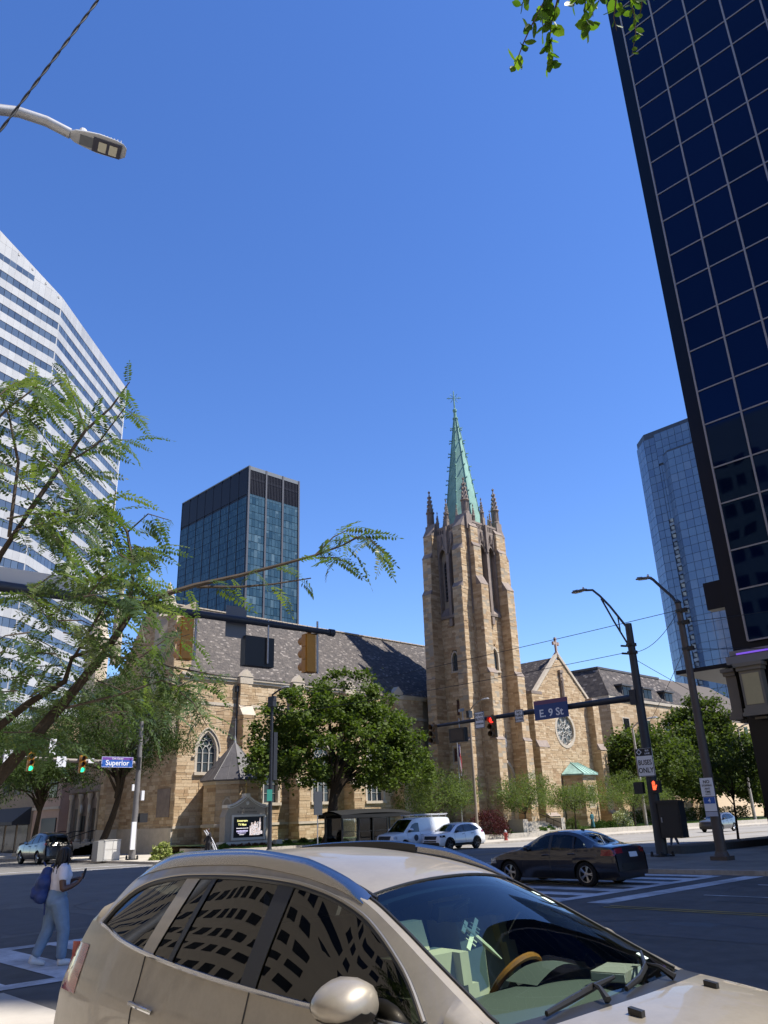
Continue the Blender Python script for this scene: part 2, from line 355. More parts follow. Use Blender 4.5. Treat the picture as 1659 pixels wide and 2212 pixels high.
def pavement(name, poly, h=.14, kerb=.2, kerb_sides=None, slabs=None, slab=1.5, m_=None, ms=None):
    top = MB(); n = len(poly)
    P = [(x, y, gz(x, y)+h-.012) for x, y in poly]; Q = [(x, y, gz(x, y)-.3) for x, y in poly]
    top.add(P+Q, [tuple(range(n))]+[(i, i+n, (i+1) % n+n, (i+1) % n) for i in range(n)])
    o = top.build(name, m_ or M_CONC, kind='structure')
    ks = []
    for i in range(n):
        if kerb_sides is not None and i not in kerb_sides: continue
        a = np.array(poly[i]); b = np.array(poly[(i+1) % n]); L_ = np.linalg.norm(b-a); d = (b-a)/L_; nn = np.array([-d[1], d[0]])
        if L_ > 90: b = a+d*90 if np.linalg.norm(a) < np.linalg.norm(b) else b; a = a if np.linalg.norm(a) < np.linalg.norm(b) else b-d*90; L_ = 90
        k = max(1, round(L_/2.2))
        for j in range(k):
            c_ = a+d*(L_*(j+.5)/k)+nn*(kerb/2-.01)
            ks.append(((c_[0], c_[1], gz(*c_)+h/2-.1), (d[0]*(L_/k/2-.006), d[1]*(L_/k/2-.006), gz(*(d*(L_/k/2)))), (nn[0]*kerb/2, nn[1]*kerb/2, 0), (0, 0, h/2+.1)))
    pieces(ks, 'kerb_stone', o, M_KERB, 120)
    if slabs:
        x0, x1, y0, y1 = slabs; bx = []
        for i in range(int((x1-x0)/slab)):
            for j in range(int((y1-y0)/slab)):
                cx, cy = x0+slab*(i+.5), y0+slab*(j+.5)
                if all(inside(poly, cx+sx*(slab/2+.12), cy+sy*(slab/2+.12)) for sx in (-1, 1) for sy in (-1, 1)):
                    bx.append(((cx, cy, gz(cx, cy)+h-.04+random.uniform(-.002, .003)), (slab/2-.008, 0, gz(slab/2, 0)), (0, slab/2-.008, gz(0, slab/2)), (0, 0, .04)))
        pieces(bx, 'slab', o, ms or M_SLAB, 260)
    return o
near = rounded(-60, -120, 2.2, 17.5, (2.2, 17.5), 4)
pavement('pavement', near, slabs=(-4.0, 2.0, 2.0, 17.0))
M_CONC2 = mat('shade_toned_concrete', (.22, .195, .16), .92, var=.15, scale=2.5, bump=.2, bscale=40, wear=.25, spec=.2); M_SLAB2 = mat('shade_toned_slab', (.2, .19, .17), .92, var=.12, scale=3, ramp=[(.20, .178, .148), (.245, .218, .18), (.22, .195, .16)], wear=.25, spec=.2, bump=.15, bscale=60)  # darker copies of the paving materials: the right pavement's shade put into the colour
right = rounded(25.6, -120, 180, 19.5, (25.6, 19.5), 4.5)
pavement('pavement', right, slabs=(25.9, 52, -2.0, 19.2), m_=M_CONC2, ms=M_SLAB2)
church_poly = rounded(24.4, 41.4, 190, 190, (24.4, 41.4), 3.0)
pavement('pavement', church_poly, slabs=(24.7, 110, 41.7, 46.3))
# --- church lawn, raised behind a low stone edging
M_GRASS = leaf_mat('grass_blades', [(.05, .10, .02), (.09, .16, .035), (.13, .19, .05), (.07, .12, .03)], .2)
M_LAWN = mat('lawn_soil', (.055, .085, .025), .95, var=.3, scale=6)
LAWN_Z = lambda x, y: gz(x, y)+.14+.32+min(1, max(0, (y-47)/6))*.25
def lawn(name, x0, x1, y0, y1, m_):
    P = [[(x0+(x1-x0)*i/24, y0+(y1-y0)*j/8, LAWN_Z(x0+(x1-x0)*i/24, y0+(y1-y0)*j/8)) for j in range(9)] for i in range(25)]
    return MB().grid(P, flip=True).build(name, m_, kind='structure')
lawn('lawn', 31.5, 76, 46.75, 58.2, M_LAWN); lawn('lawn', 76.0, 150, 46.75, 60, M_LAWN)
ed = []
for k in range(56):
    x = 31.5+2*k+1
    if 66.2 < x < 69.5: continue
    ed.append(((x, 46.6, gz(x, 46.6)+.3), (.99, 0, gz(.99, 0)), (0, .15, 0), (0, 0, .24)))
for k in range(4): ed.append(((31.6, 47.6+2*k+.0, gz(31.6, 47.6+2*k)+.3), (.15, 0, 0), (0, .99, gz(0, .99)), (0, 0, .24)))
wl = thing('garden_edging', 'low pale stone edging wall along the church lawn', 'edging wall', (60, 46.6, gz(60, 46.6)+.14))
pieces(ed, 'edging_stone', wl, M_CONC, 120)
def grass(name, x0, x1, y0, y1, n, h):
    rs = np.random.RandomState(3); x = rs.uniform(x0, x1, n); y = rs.uniform(y0, y1, n)
    z = np.array([LAWN_Z(a, b) for a, b in zip(x, y)]); th = rs.uniform(0, 6.28, n); hh = h*rs.uniform(.5, 1.2, n); w_ = .02+.02*rs.rand(n)
    lx, ly = rs.normal(0, .03, n), rs.normal(0, .03, n)
    v = np.zeros((n, 3, 3)); v[:, 0] = np.c_[x-w_*np.cos(th), y-w_*np.sin(th), z]; v[:, 1] = np.c_[x+w_*np.cos(th), y+w_*np.sin(th), z]; v[:, 2] = np.c_[x+lx, y+ly, z+hh]
    link(name, fast_mesh(name, v.reshape(-1, 3), 3, np.arange(3*n), M_GRASS, rs.rand(n)), kind='stuff')
grass('grass', 31.9, 76, 46.8, 50.2, 26000, .09); grass('grass', 76, 120, 46.8, 52, 9000, .10)
# raised planting bed at the street edge by the far corner
pb = thing('planting_bed', 'long low dark-edged planting bed at the kerb behind the bus sign pole', 'planting bed', (40, 18.4, gz(40, 18.4)+.14))
poly = [(35.2+.5*math.cos(a)*1.0, 18.35+.75*math.sin(a)) for a in np.linspace(math.pi/2, 3*math.pi/2, 8)]+[(47.5, 17.6), (47.5, 19.1)]
MB().prism([(x, y, gz(x, y)+.10) for x, y in poly], (0, 0, .34)).build('edging', mat('dark_edging', (.07, .066, .062), .85, var=.2, scale=8), pb)
MB().prism([(x*.985+.55, 18.35+(y-18.35)*.8, gz(x, y)+.12) for x, y in poly], (0, 0, .335)).build('soil', M_SOIL, pb)
# ------------------------------------------------------------------ the stone church
ALL_STONES = []
MORTAR = MB()
def stones(O, U, N, length, z0, z1, outline=None, holes=(), out=None, lmin=.32, lmax=.95, rows=(.17, .22, .27, .34), seed=None):
    """irregular ashlar courses on the wall through O along U, facing N; holes give the (a, b) span they take out at height z"""
    out = ALL_STONES if out is None else out; O = np.array([O[0], O[1]]); U = np.array(U, float); N = np.array(N, float)
    z = z0
    while z < z1-.06:
        h = min(random.choice(rows), z1-z); zm = z+h/2
        iv = [(0, length)] if outline is None else outline(zm)
        for ho in holes:
            q = ho(zm)
            if q:
                nx_ = []
                for a, b in iv:
                    if q[1] <= a or q[0] >= b: nx_.append((a, b))
                    else:
                        if q[0] > a: nx_.append((a, q[0]))
                        if q[1] < b: nx_.append((q[1], b))
                iv = nx_
        for a, b in iv:
            x = a; q0, q1 = O+U*a-N*.012, O+U*b-N*.012
            MORTAR.add([(*q0, z), (*q1, z), (*q1, z+h), (*q0, z+h)], [(0, 1, 2, 3)])
            while b-x > .05:
                L_ = random.uniform(lmin, lmax)*(1 if h < .32 else 1.1)
                if b-x-L_ < .28: L_ = b-x
                p = random.uniform(.012, .045)
                parts = [(z, h)] if h < .32 or random.random() < .55 else [(z, h*.5), (z+h*.5, h*.5)]
                for zz, hh in parts:
                    c_ = O+U*(x+L_/2)+N*(p-.08)
                    out.append(((c_[0], c_[1], zz+hh/2), (U[0]*(L_/2-.009), U[1]*(L_/2-.009), 0), (0, 0, hh/2-.009), (N[0]*.08, N[1]*.08, 0), random.random()))
                x += L_
        z += h
def arch_half(w, zs, z):
    """half width of a pointed opening of width w springing at zs"""
    if z <= zs: return w/2
    Rr = w*1.02; q = Rr*Rr-(z-zs)**2
    return max(0., math.sqrt(q)-(Rr-w/2)) if q > 0 else 0.
def arch_hole(cx, w, zb, zs, extra=.0):
    def f(z):
        if z < zb: return None
        hw = arch_half(w+2*extra, zs, z)
        return (cx-hw, cx+hw) if hw > .02 else None
    return f
def rect_hole(a, b, z0, z1): return lambda z: (a, b) if z0 <= z <= z1 else None
def arch_pts(w, zb, zs, n=9):
    Rr = w*1.02; apex = zs+math.sqrt(Rr*Rr-(Rr-w/2)**2)
    rt = [(arch_half(w, zs, zs+(apex-zs)*math.sin(i/n*math.pi/2)), zs+(apex-zs)*math.sin(i/n*math.pi/2)) for i in range(n+1)]
    return [(w/2, zb)]+rt+[(-x, z) for x, z in rt[-2::-1]]+[(-w/2, zb)]
class Face:
    def __init__(s, O, U, N): s.O = np.array([O[0], O[1], 0.]); s.U = np.array([U[0], U[1], 0.]); s.N = np.array([N[0], N[1], 0.])
    def p(s, a, z, d=0.): return s.O+s.U*a+s.N*d+np.array([0, 0, z])
def ring(mb, face, inner, outer, d0, d1, closed=False):
    """moulded surround between two outlines from depth d0 to d1"""
    n = len(inner); k = n if closed else n-1
    for i in range(k):
        j = (i+1) % n; q = [inner[i], outer[i], outer[j], inner[j]]
        v = [face.p(*a, d0) for a in q]+[face.p(*a, d1) for a in q]
        mb.add(v, [(0, 1, 2, 3), (7, 6, 5, 4), (0, 4, 5, 1), (2, 6, 7, 3), (1, 5, 6, 2), (3, 7, 4, 0)])
def off(pts, d):
    """offset an open outline outward by d"""
    out = []
    for i, (x, z) in enumerate(pts):
        a = np.array(pts[max(i-1, 0)]); b = np.array(pts[min(i+1, len(pts)-1)]); t = b-a; t = t/(np.linalg.norm(t)+1e-9); out.append((x+t[1]*d, z-t[0]*d))
    return out
def gothic_window(parent, face, cx, zb, zs, w, lights=3, sur=.22, tracery=True, name='window', bars=True):
    pts = [(cx+x, z) for x, z in arch_pts(w, zb, zs)]
    fr = MB(); ring(fr, face, pts, off(pts, sur), -.3, .05)
    ring(fr, face, [(cx+x, z) for x, z in arch_pts(w-.16, zb, zs)], pts, -.26, -.1)
    fr.obox(face.p(cx, zb-.12, .04), face.U*(w/2+sur+.06), face.N*.16, (0, 0, .12))
    hood = off(pts, sur+.02); hood = [h for h in hood if h[1] > zs-.35]
    ring(fr, face, hood, off(hood, .1), .0, .13)
    for sx in (-1, 1): fr.obox(face.p(cx+sx*(w/2+sur+.13), zs-.4, .07), face.U*.14, face.N*.08, (0, 0, .07))
    f = fr.build(name, M_LIME, parent)
    g = MB(); g.add([face.p(a, z, -.24) for a, z in pts], [tuple(range(len(pts)))]); g.build('glass', M_LEAD, f)
    t = MB(); apex = max(z for _, z in pts)
    for i in range(1, lights):
        a = cx-w/2+w*i/lights; t.obox(face.p(a, (zb+zs)/2, -.2), face.U*.045, face.N*.06, (0, 0, (zs-zb)/2))
    lw = w/lights
    for i in range(lights):
        c0 = cx-w/2+lw*(i+.5); ap = [(c0+x, z) for x, z in arch_pts(lw, zs-.1, zs-.05, 5)]
        t.tube([face.p(*q, -.2) for q in ap], .035, 5)
    if tracery:
        def circ(x, z, r_):
            t.tube([face.p(x+r_*math.cos(a), z+r_*math.sin(a), -.2) for a in np.linspace(0, 2*math.pi, 13)], .035, 5)
        r_ = w*.155
        circ(cx, zs+w*.38, r_*1.0); circ(cx-w*.26, zs+w*.40, r_*.72); circ(cx+w*.26, zs+w*.40, r_*.72)
        circ(cx-w*.12, zs+w*.68, r_*.72); circ(cx+w*.12, zs+w*.68, r_*.72)
        t.tube([face.p(cx, zs+w*.52, -.2), face.p(cx, apex, -.2)], .03, 5)
    if bars:
        for k in range(1, int((zs-zb)/.75)+1): t.obox(face.p(cx, zb+k*.75, -.21), face.U*(w/2-.08), face.N*.015, (0, 0, .015))
    t.build('tracery', mat('tracery_stone', (.46, .44, .40), .8), f)
    return f
def lancet(parent, face, cx, zb, zs, w, sur=.16, glass=None, name='lancet_window'):
    pts = [(cx+x, z) for x, z in arch_pts(w, zb, zs, 6)]
    fr = MB(); ring(fr, face, pts, off(pts, sur), -.3, .045)
    fr.obox(face.p(cx, zb-.09, .03), face.U*(w/2+sur), face.N*.12, (0, 0, .09))
    f = fr.build(name, M_LIME, parent)
    g = MB(); g.add([face.p(a, z, -.2) for a, z in pts], [tuple(range(len(pts)))]); g.build('glass', glass or M_LEAD, f)
    b = MB()
    for k in range(1, int((zs-zb)/.45)+1): b.obox(face.p(cx, zb+k*.45, -.18), face.U*w/2, face.N*.012, (0, 0, .014))
    b.obox(face.p(cx, (zb+zs)/2, -.18), face.U*.014, face.N*.012, (0, 0, (zs-zb)/2)); b.build('glazing_bar', M_DARKPOLE, f)
    return f
ch = thing('church', 'tan stone gothic church with green copper spire and grey slate roof', 'church', (33, 58, -.4))
core = MB()
NY = 58.0
core.box(33.1, 74, NY+.36, 70.4, -1.5, 13.3)                                   # nave body
# west gable
core.prism([(33.1, NY+.3, 13.3), (33.1, 70.4, 13.3), (33.1, 64.2, 20.7)], (.8, 0, 0))
fN = Face((32.7, NY), (1, 0), (0, -1)); BX = [38.7, 44.4, 50.7, 57.2]
wins = [(35.4, 5.6, 7.2, 1.8), (41.55, 3.2, 6.7, 2.1), (47.5, 3.2, 6.7, 2.1), (54.1, 3.2, 6.7, 2.1)]
stones((32.7, NY), (1, 0), (0, -1), 28.6, -.2, 13.0, holes=[arch_hole(x-32.7, w_, zb-.2, zs, .2) for x, zb, zs, w_ in wins])
for x, zb, zs, w_ in wins: gothic_window(ch, fN, x-32.7, zb, zs, w_)
bands = MB()
bands.box(32.6, 61.8, NY-.14, NY+.02, 13.0, 13.42); bands.box(32.6, 61.8, NY-.24, NY-.1, 13.22, 13.46)
bands.box(32.62, 61.8, NY-.07, NY, 10.95, 11.2); bands.box(32.62, 61.8, NY-.1, NY, 1.42, 1.62)
bands.build('string_course', M_LIME, ch)
def wedge_cap(mb, x0, x1, y0, y1, z0, z1, d):
    """sloping weathering stone that dies into the wall on the side d ('+x', '-x', '+y', '-y' = the high side)"""
    lo = [(x0, y0, z0), (x1, y0, z0), (x1, y1, z0), (x0, y1, z0)]
    hi = {'+y': [(x0, y1, z1), (x1, y1, z1)], '-y': [(x0, y0, z1), (x1, y0, z1)], '+x': [(x1, y0, z1), (x1, y1, z1)], '-x': [(x0, y0, z1), (x0, y1, z1)]}[d]
    hull = bmesh.new()
    for q in lo+hi: hull.verts.new(q)
    bmesh.ops.convex_hull(hull, input=hull.verts); hull.verts.index_update()
    mb.add([tuple(v.co) for v in hull.verts], [tuple(v.index for v in f.verts) for f in hull.faces]); hull.free()
for bx in BX:
    cb = MB()
    for z0, z1, p in ((-1, 4.6, 1.45), (4.6, 10.2, 1.05), (10.2, 12.9, .5)):
        cb.box(bx-.56, bx+.56, NY-p+.04, NY+.1, z0, z1)
        stones((bx-.6, NY-p), (1, 0), (0, -1), 1.2, max(z0, -.2), z1)
        stones((bx-.6, NY), (0, -1), (-1, 0), p, max(z0, -.2), z1)
    cb.build('buttress', M_MORTAR, ch)
    cp = MB()
    wedge_cap(cp, bx-.68, bx+.68, NY-1.5, NY-1.0, 4.6, 5.3, '+y'); wedge_cap(cp, bx-.68, bx+.68, NY-1.1, NY-.45, 10.2, 11.1, '+y')
    cp.box(bx-.66, bx+.66, NY-.56, NY+.06, 12.9, 13.5); cp.prism([(bx-.7, NY-.6, 13.5), (bx+.7, NY-.6, 13.5), (bx, NY-.6, 14.15)], (0, .7, 0))
    cp.box(bx-.7, bx+.7, NY-1.53, NY, 1.42, 1.62)
    cp.build('buttress_cap', M_LIME, ch)
# iron downpipe by the first buttress and the thin mouldings beside it
dp = MB(); dp.tube([(38.02, NY-.2, 1.6), (38.02, NY-.2, 12.6)], .07, 6); dp.box(37.85, 38.2, NY-.34, NY-.05, 12.2, 12.7); dp.build('downpipe', M_DARKPOLE, ch)
# --- nave roof
RZ0, RZ1, RY0, RY1 = 13.42, 20.75, 57.75, 64.2
sd = nrm((0, RY1-RY0, RZ1-RZ0)); sn = nrm((0, -(RZ1-RZ0), RY1-RY0)); sl_len = math.hypot(RY1-RY0, RZ1-RZ0)
rf = MB()
for q in ([(33.5, RY0, RZ0-.1), (74, RY0, RZ0-.1), (74, RY1, RZ1-.1), (33.5, RY1, RZ1-.1)], [(33.5, 70.65, RZ0-.1), (74, 70.65, RZ0-.1), (74, RY1, RZ1-.1), (33.5, RY1, RZ1-.1)]):
    rf.add(q, [(0, 1, 2, 3)])
roof = rf.build('roof', M_SLATE, ch)
sb = []
def slates(p0, along, up, nn, length, rise, outline=None, w_=.27, e=.17, out=None):
    p0, along, up, nn = (np.asarray(q, float) for q in (p0, along, up, nn)); n = int(rise/e)
    for j in range(n):
        a, b = (0, length) if outline is None else outline((j+.5)/n)
        x = a-random.uniform(0, w_)
        while x < b:
            ww = w_*random.uniform(.75, 1.3); xa, xb = max(x, a), min(x+ww, b)
            if xb-xa > .05:
                lift = random.uniform(.012, .03); t = up+nn*.06
                c_ = p0+along*((xa+xb)/2)+up*(e*(j+.5))+nn*lift
                out.append((c_, along*((xb-xa)/2-.006), t*(e*.62), nn*.012, random.random()))
            x += ww
slates((33.4, RY0, RZ0), (1, 0, 0), sd, sn, 40.4, sl_len, out=sb)
pieces(sb, 'slate', roof, M_SLATE, 300, 'slate_field')
rd = MB(); rd.tube([(33.4, RY1, RZ1+.02), (74, RY1, RZ1+.02)], .13, 6)
for k in range(60): rd.obox((33.7+k*.66, RY1, RZ1+.06), (.3, 0, 0), (0, .2, 0), (0, 0, .05))
rd.build('ridge', M_LIME, roof)
# --- west front (mostly behind the street trees)
fW = Face((32.7, 75.5), (0, -1), (-1, 0))
core.box(33.1, 40, 67, 78, -1.5, 15)
def gable_line(z): return [(5.1, 17.5)] if z < 13.3 else [(11.3-(20.9-z)*.8, 11.3+(20.9-z)*.8)]
stones((32.7, 75.5), (0, -1), (-1, 0), 17.5, -.2, 20.4, outline=lambda z: [(0, 17.5)] if z < 13.3 else [(max(0, 11.3-(20.9-z)*.82), min(17.5, 11.3+(20.9-z)*.82))], holes=[rect_hole(0, 6.6, -1, 4.6), arch_hole(11.3, 4.2, 7.0, 10.5, .2)])
gothic_window(ch, fW, 11.3, 7.2, 10.5, 4.2, 4, .3)
po = MB(); po.box(32.0, 32.72, 68.8, 75.6, .35, 4.9); po.box(31.8, 32.2, 68.5, 75.9, 4.7, 5.2)
po.build('portal', M_BUFF, ch)
for y in (69.3, 71.0, 72.9, 74.9): MB().lathe([(.3, 0), (.3, .25), (.17, .35), (.15, 3.6), (.26, 3.8), (.28, 4.1)], (31.75, y, .45), 10).build('column', M_LIME, ch, True)
for y in (70.15, 73.9):
    d = MB().box(31.94, 32.02, y-.55, y+.55, .5, 3.3).build('door', mat('dark_oak', (.05, .032, .02), .6, var=.2, scale=8), ch)
MB().box(31.93, 32.02, 72.2, 73.2, 1.4, 2.7).build('notice_board', M_BLACKM, ch)
for y in (70.9, 72.6): MB().lathe([(.05, 0), (.13, .1), (.13, .6), (.02, .8)], (31.7, y, 2.9), 8).build('lantern', mat('opal_lantern', (.5, .48, .42), .4), ch, True)
pw = MB(); pw.box(31.4, 32.8, 67.1, 68.3, -1, 8.6); wedge_cap(pw, 31.4, 32.8, 67.1, 68.3, 8.6, 9.6, '+x')
stones((31.4, 67.1), (1, 0), (0, -1), 1.3, 1.5, 8.6, rows=(.2,)); stones((31.4, 68.3), (0, -1), (-1, 0), 1.2, 1.5, 8.6)
pw.build('buttress', M_MORTAR, ch)
MB().box(31.3, 32.8, 67.0, 68.4, -1, 1.5).build('plinth', M_LIME, ch)
MB().box(32.55, 32.75, 58, 67, -1, 1.5).build('plinth', M_LIME, ch)
pl = MB().box(32.6, 32.68, 58.6, 60.6, 2.3, 4.4); pl.build('tablet', M_BUFF, ch)
# corner turret and the slender finials of the front
tw = MB(); tw.lathe([(1.15, 8), (1.15, 15.6), (1.3, 15.7), (1.3, 16), (1.0, 16.2), (1.0, 18.4), (1.15, 18.6), (1.05, 18.8), (.0, 22.0)], (32.9, 61.4, 0), 8, rot=R(22.5)); tw.build('turret', M_LIME, ch)
tw = MB(); tw.box(32.0, 33.6, 58.2, 59.6, 8, 18.6); wedge_cap(tw, 31.9, 33.7, 58.1, 59.7, 18.6, 19.6, '+x'); tw.build('turret', M_MORTAR, ch)
stones((32.0, 58.2), (1, 0), (0, -1), 1.6, 13.2, 18.5); stones((32.0, 59.6), (0, -1), (-1, 0), 1.4, 9, 18.5)
fi = MB(); fi.lathe([(.5, 16), (.5, 21.4), (.62, 21.6), (.3, 21.9), (.26, 23.2), (.36, 23.3), (.36, 23.45), (.2, 23.6), (.16, 24.4), (.34, 24.7), (.1, 25.1)], (32.7, 70.7, 0), 8); fi.build('finial', M_LIME, ch)
fi = MB(); fi.lathe([(1.1, 12), (1.1, 19.3), (1.22, 19.4), (1.0, 19.7), (.72, 20.8), (.78, 20.85), (.45, 21.9), (.5, 21.95), (.16, 22.4), (.0, 22.6)], (33.3, 76.2, 0), 8, rot=R(22.5)); fi.build('turret', M_LIME, ch)
st = []
stairs = MB()
for i in range(8): stairs.box(27.6+.42*i, 31.9, 67.6, 76.5, -.5, -.26+.105*(i+1))
stairs.build('steps', M_CONC, ch)
# --- octagonal porch with lead roof
pc, pr = (36.55, 55.7), 2.3
oct_ = [(pc[0]+pr*math.cos(R(22.5+45*k)), pc[1]+pr*math.sin(R(22.5+45*k))) for k in range(8)]
core.prism([(x, y, -1) for x, y in oct_], (0, 0, 5.6))
for k in range(3, 7):
    a, b = np.array(oct_[k]), np.array(oct_[k+1 if k < 7 else 0]); L_ = np.linalg.norm(b-a); u = (b-a)/L_; nn = np.array([u[1], -u[0]])
    stones(a, u, nn, L_, -.2, 4.5, rows=(.22, .3, .4, .46), lmin=.5, lmax=1.2, holes=[arch_hole(L_/2, .5, 1.9, 3.0, .12)] if k == 4 else [])
    if k == 4: lancet(ch, Face(a, u, nn), L_/2, 1.9, 3.0, .5, .12)
bl = MB(); bl.lathe([(pr+.14, 1.42), (pr+.14, 1.62), (pr, 1.66)], (*pc, 0), 8, rot=R(22.5)); bl.lathe([(pr+.1, 4.5), (pr+.14, 4.75), (pr, 4.76)], (*pc, 0), 8, rot=R(22.5)); bl.build('string_course', M_LIME, ch)
M_LEADR = mat('lead_roof', (.085, .078, .078), .55, var=.2, scale=3, wear=.2, spec=.4)
pr_ = MB().lathe([(pr+.32, 4.74), (pr+.34, 4.84), (.1, 7.75), (.0, 7.8)], (*pc, 0), 8, rot=R(22.5)).build('porch_roof', M_LEADR, ch)
rb = MB()
for k in range(8):
    a = R(22.5+45*k); p0 = np.array([pc[0]+(pr+.35)*math.cos(a), pc[1]+(pr+.35)*math.sin(a), 4.87]); p1 = np.array([pc[0], pc[1], 7.82]); rb.tube([p0, p1], .035, 4)
    a2 = R(45*(k+1)); q0 = np.array([pc[0]+(pr+.31)*math.cos(a2)*.93, pc[1]+(pr+.31)*math.sin(a2)*.93, 4.87]); rb.tube([q0, q0+(p1-q0)*.8], .02, 4)
    for t_ in (.3, .55): rb.tube([p0+(p1-p0)*t_, q0+(p1-q0)*(t_+.04)], .015, 4)
rb.build('seam', M_LEADR, pr_)
MB().lathe([(.16, 7.4), (.09, 8.0), (.03, 8.3), (.02, 9.6), (.0, 9.7)], (*pc, 0), 8).build('finial', mat('pale_lead', (.3, .3, .31), .5), pr_)
dm = MB(); dm.prism([(38.0, 56.6, 5.5), (38.9, 56.6, 5.5), (38.9, 56.6, 6.0), (38.45, 56.6, 6.9), (38.0, 56.6, 6.0)], (0, 1.4, 0)); dm.build('dormer', M_LEADR, pr_)
# --- tower
TX0, TX1, TY0, TY1 = 61.9, 67.8, 50.6, 56.5; TCX, TCY = (TX0+TX1)/2, (TY0+TY1)/2
LVS = [[(-1.2, 8.4, 1.6), (8.4, 14.9, 1.42), (14.9, 24.2, 1.12), (24.2, 28.6, .55), (28.6, 30.9, .28)], [(-1.2, 8.4, 1.75), (8.4, 14.9, 1.55), (14.9, 24.0, 1.5), (24.0, 28.2, 1.2), (28.2, 30.9, .85)]]
tc = MB()
tc.box(TX0+.36, TX1-.36, TY0+.36, TY1-.36, -1.2, 21.3); tc.box(TX0+.04, TX1-.04, TY0+.04, TY1-.04, 21.0, 21.3)
tc.box(TX0+.5, TX1-.5, TY0+.5, TY1-.5, 21.25, 30.5)
tc.build('tower_core', M_MORTAR, ch)
faces = [((TX0, TY0), (1, 0), (0, -1)), ((TX1, TY0), (0, 1), (1, 0)), ((TX1, TY1), (-1, 0), (0, 1)), ((TX0, TY1), (0, -1), (-1, 0))]
W_T = TX1-TX0
hF = [arch_hole(2.95, .95, 15.4, 17.0, .18), rect_hole(2.78, 3.12, 11.0, 12.4), arch_hole(3.35, 1.9, .1, 4.7, .25)]
hL = [arch_hole(2.95, .8, 15.5, 16.9, .18), rect_hole(2.78, 3.12, 11.2, 12.6), rect_hole(1.95, 2.55, 6.6, 8.0), rect_hole(3.35, 3.95, 6.6, 8.0), rect_hole(2.0, 2.5, 2.4, 3.6), rect_hole(3.4, 3.9, 2.4, 3.6)]
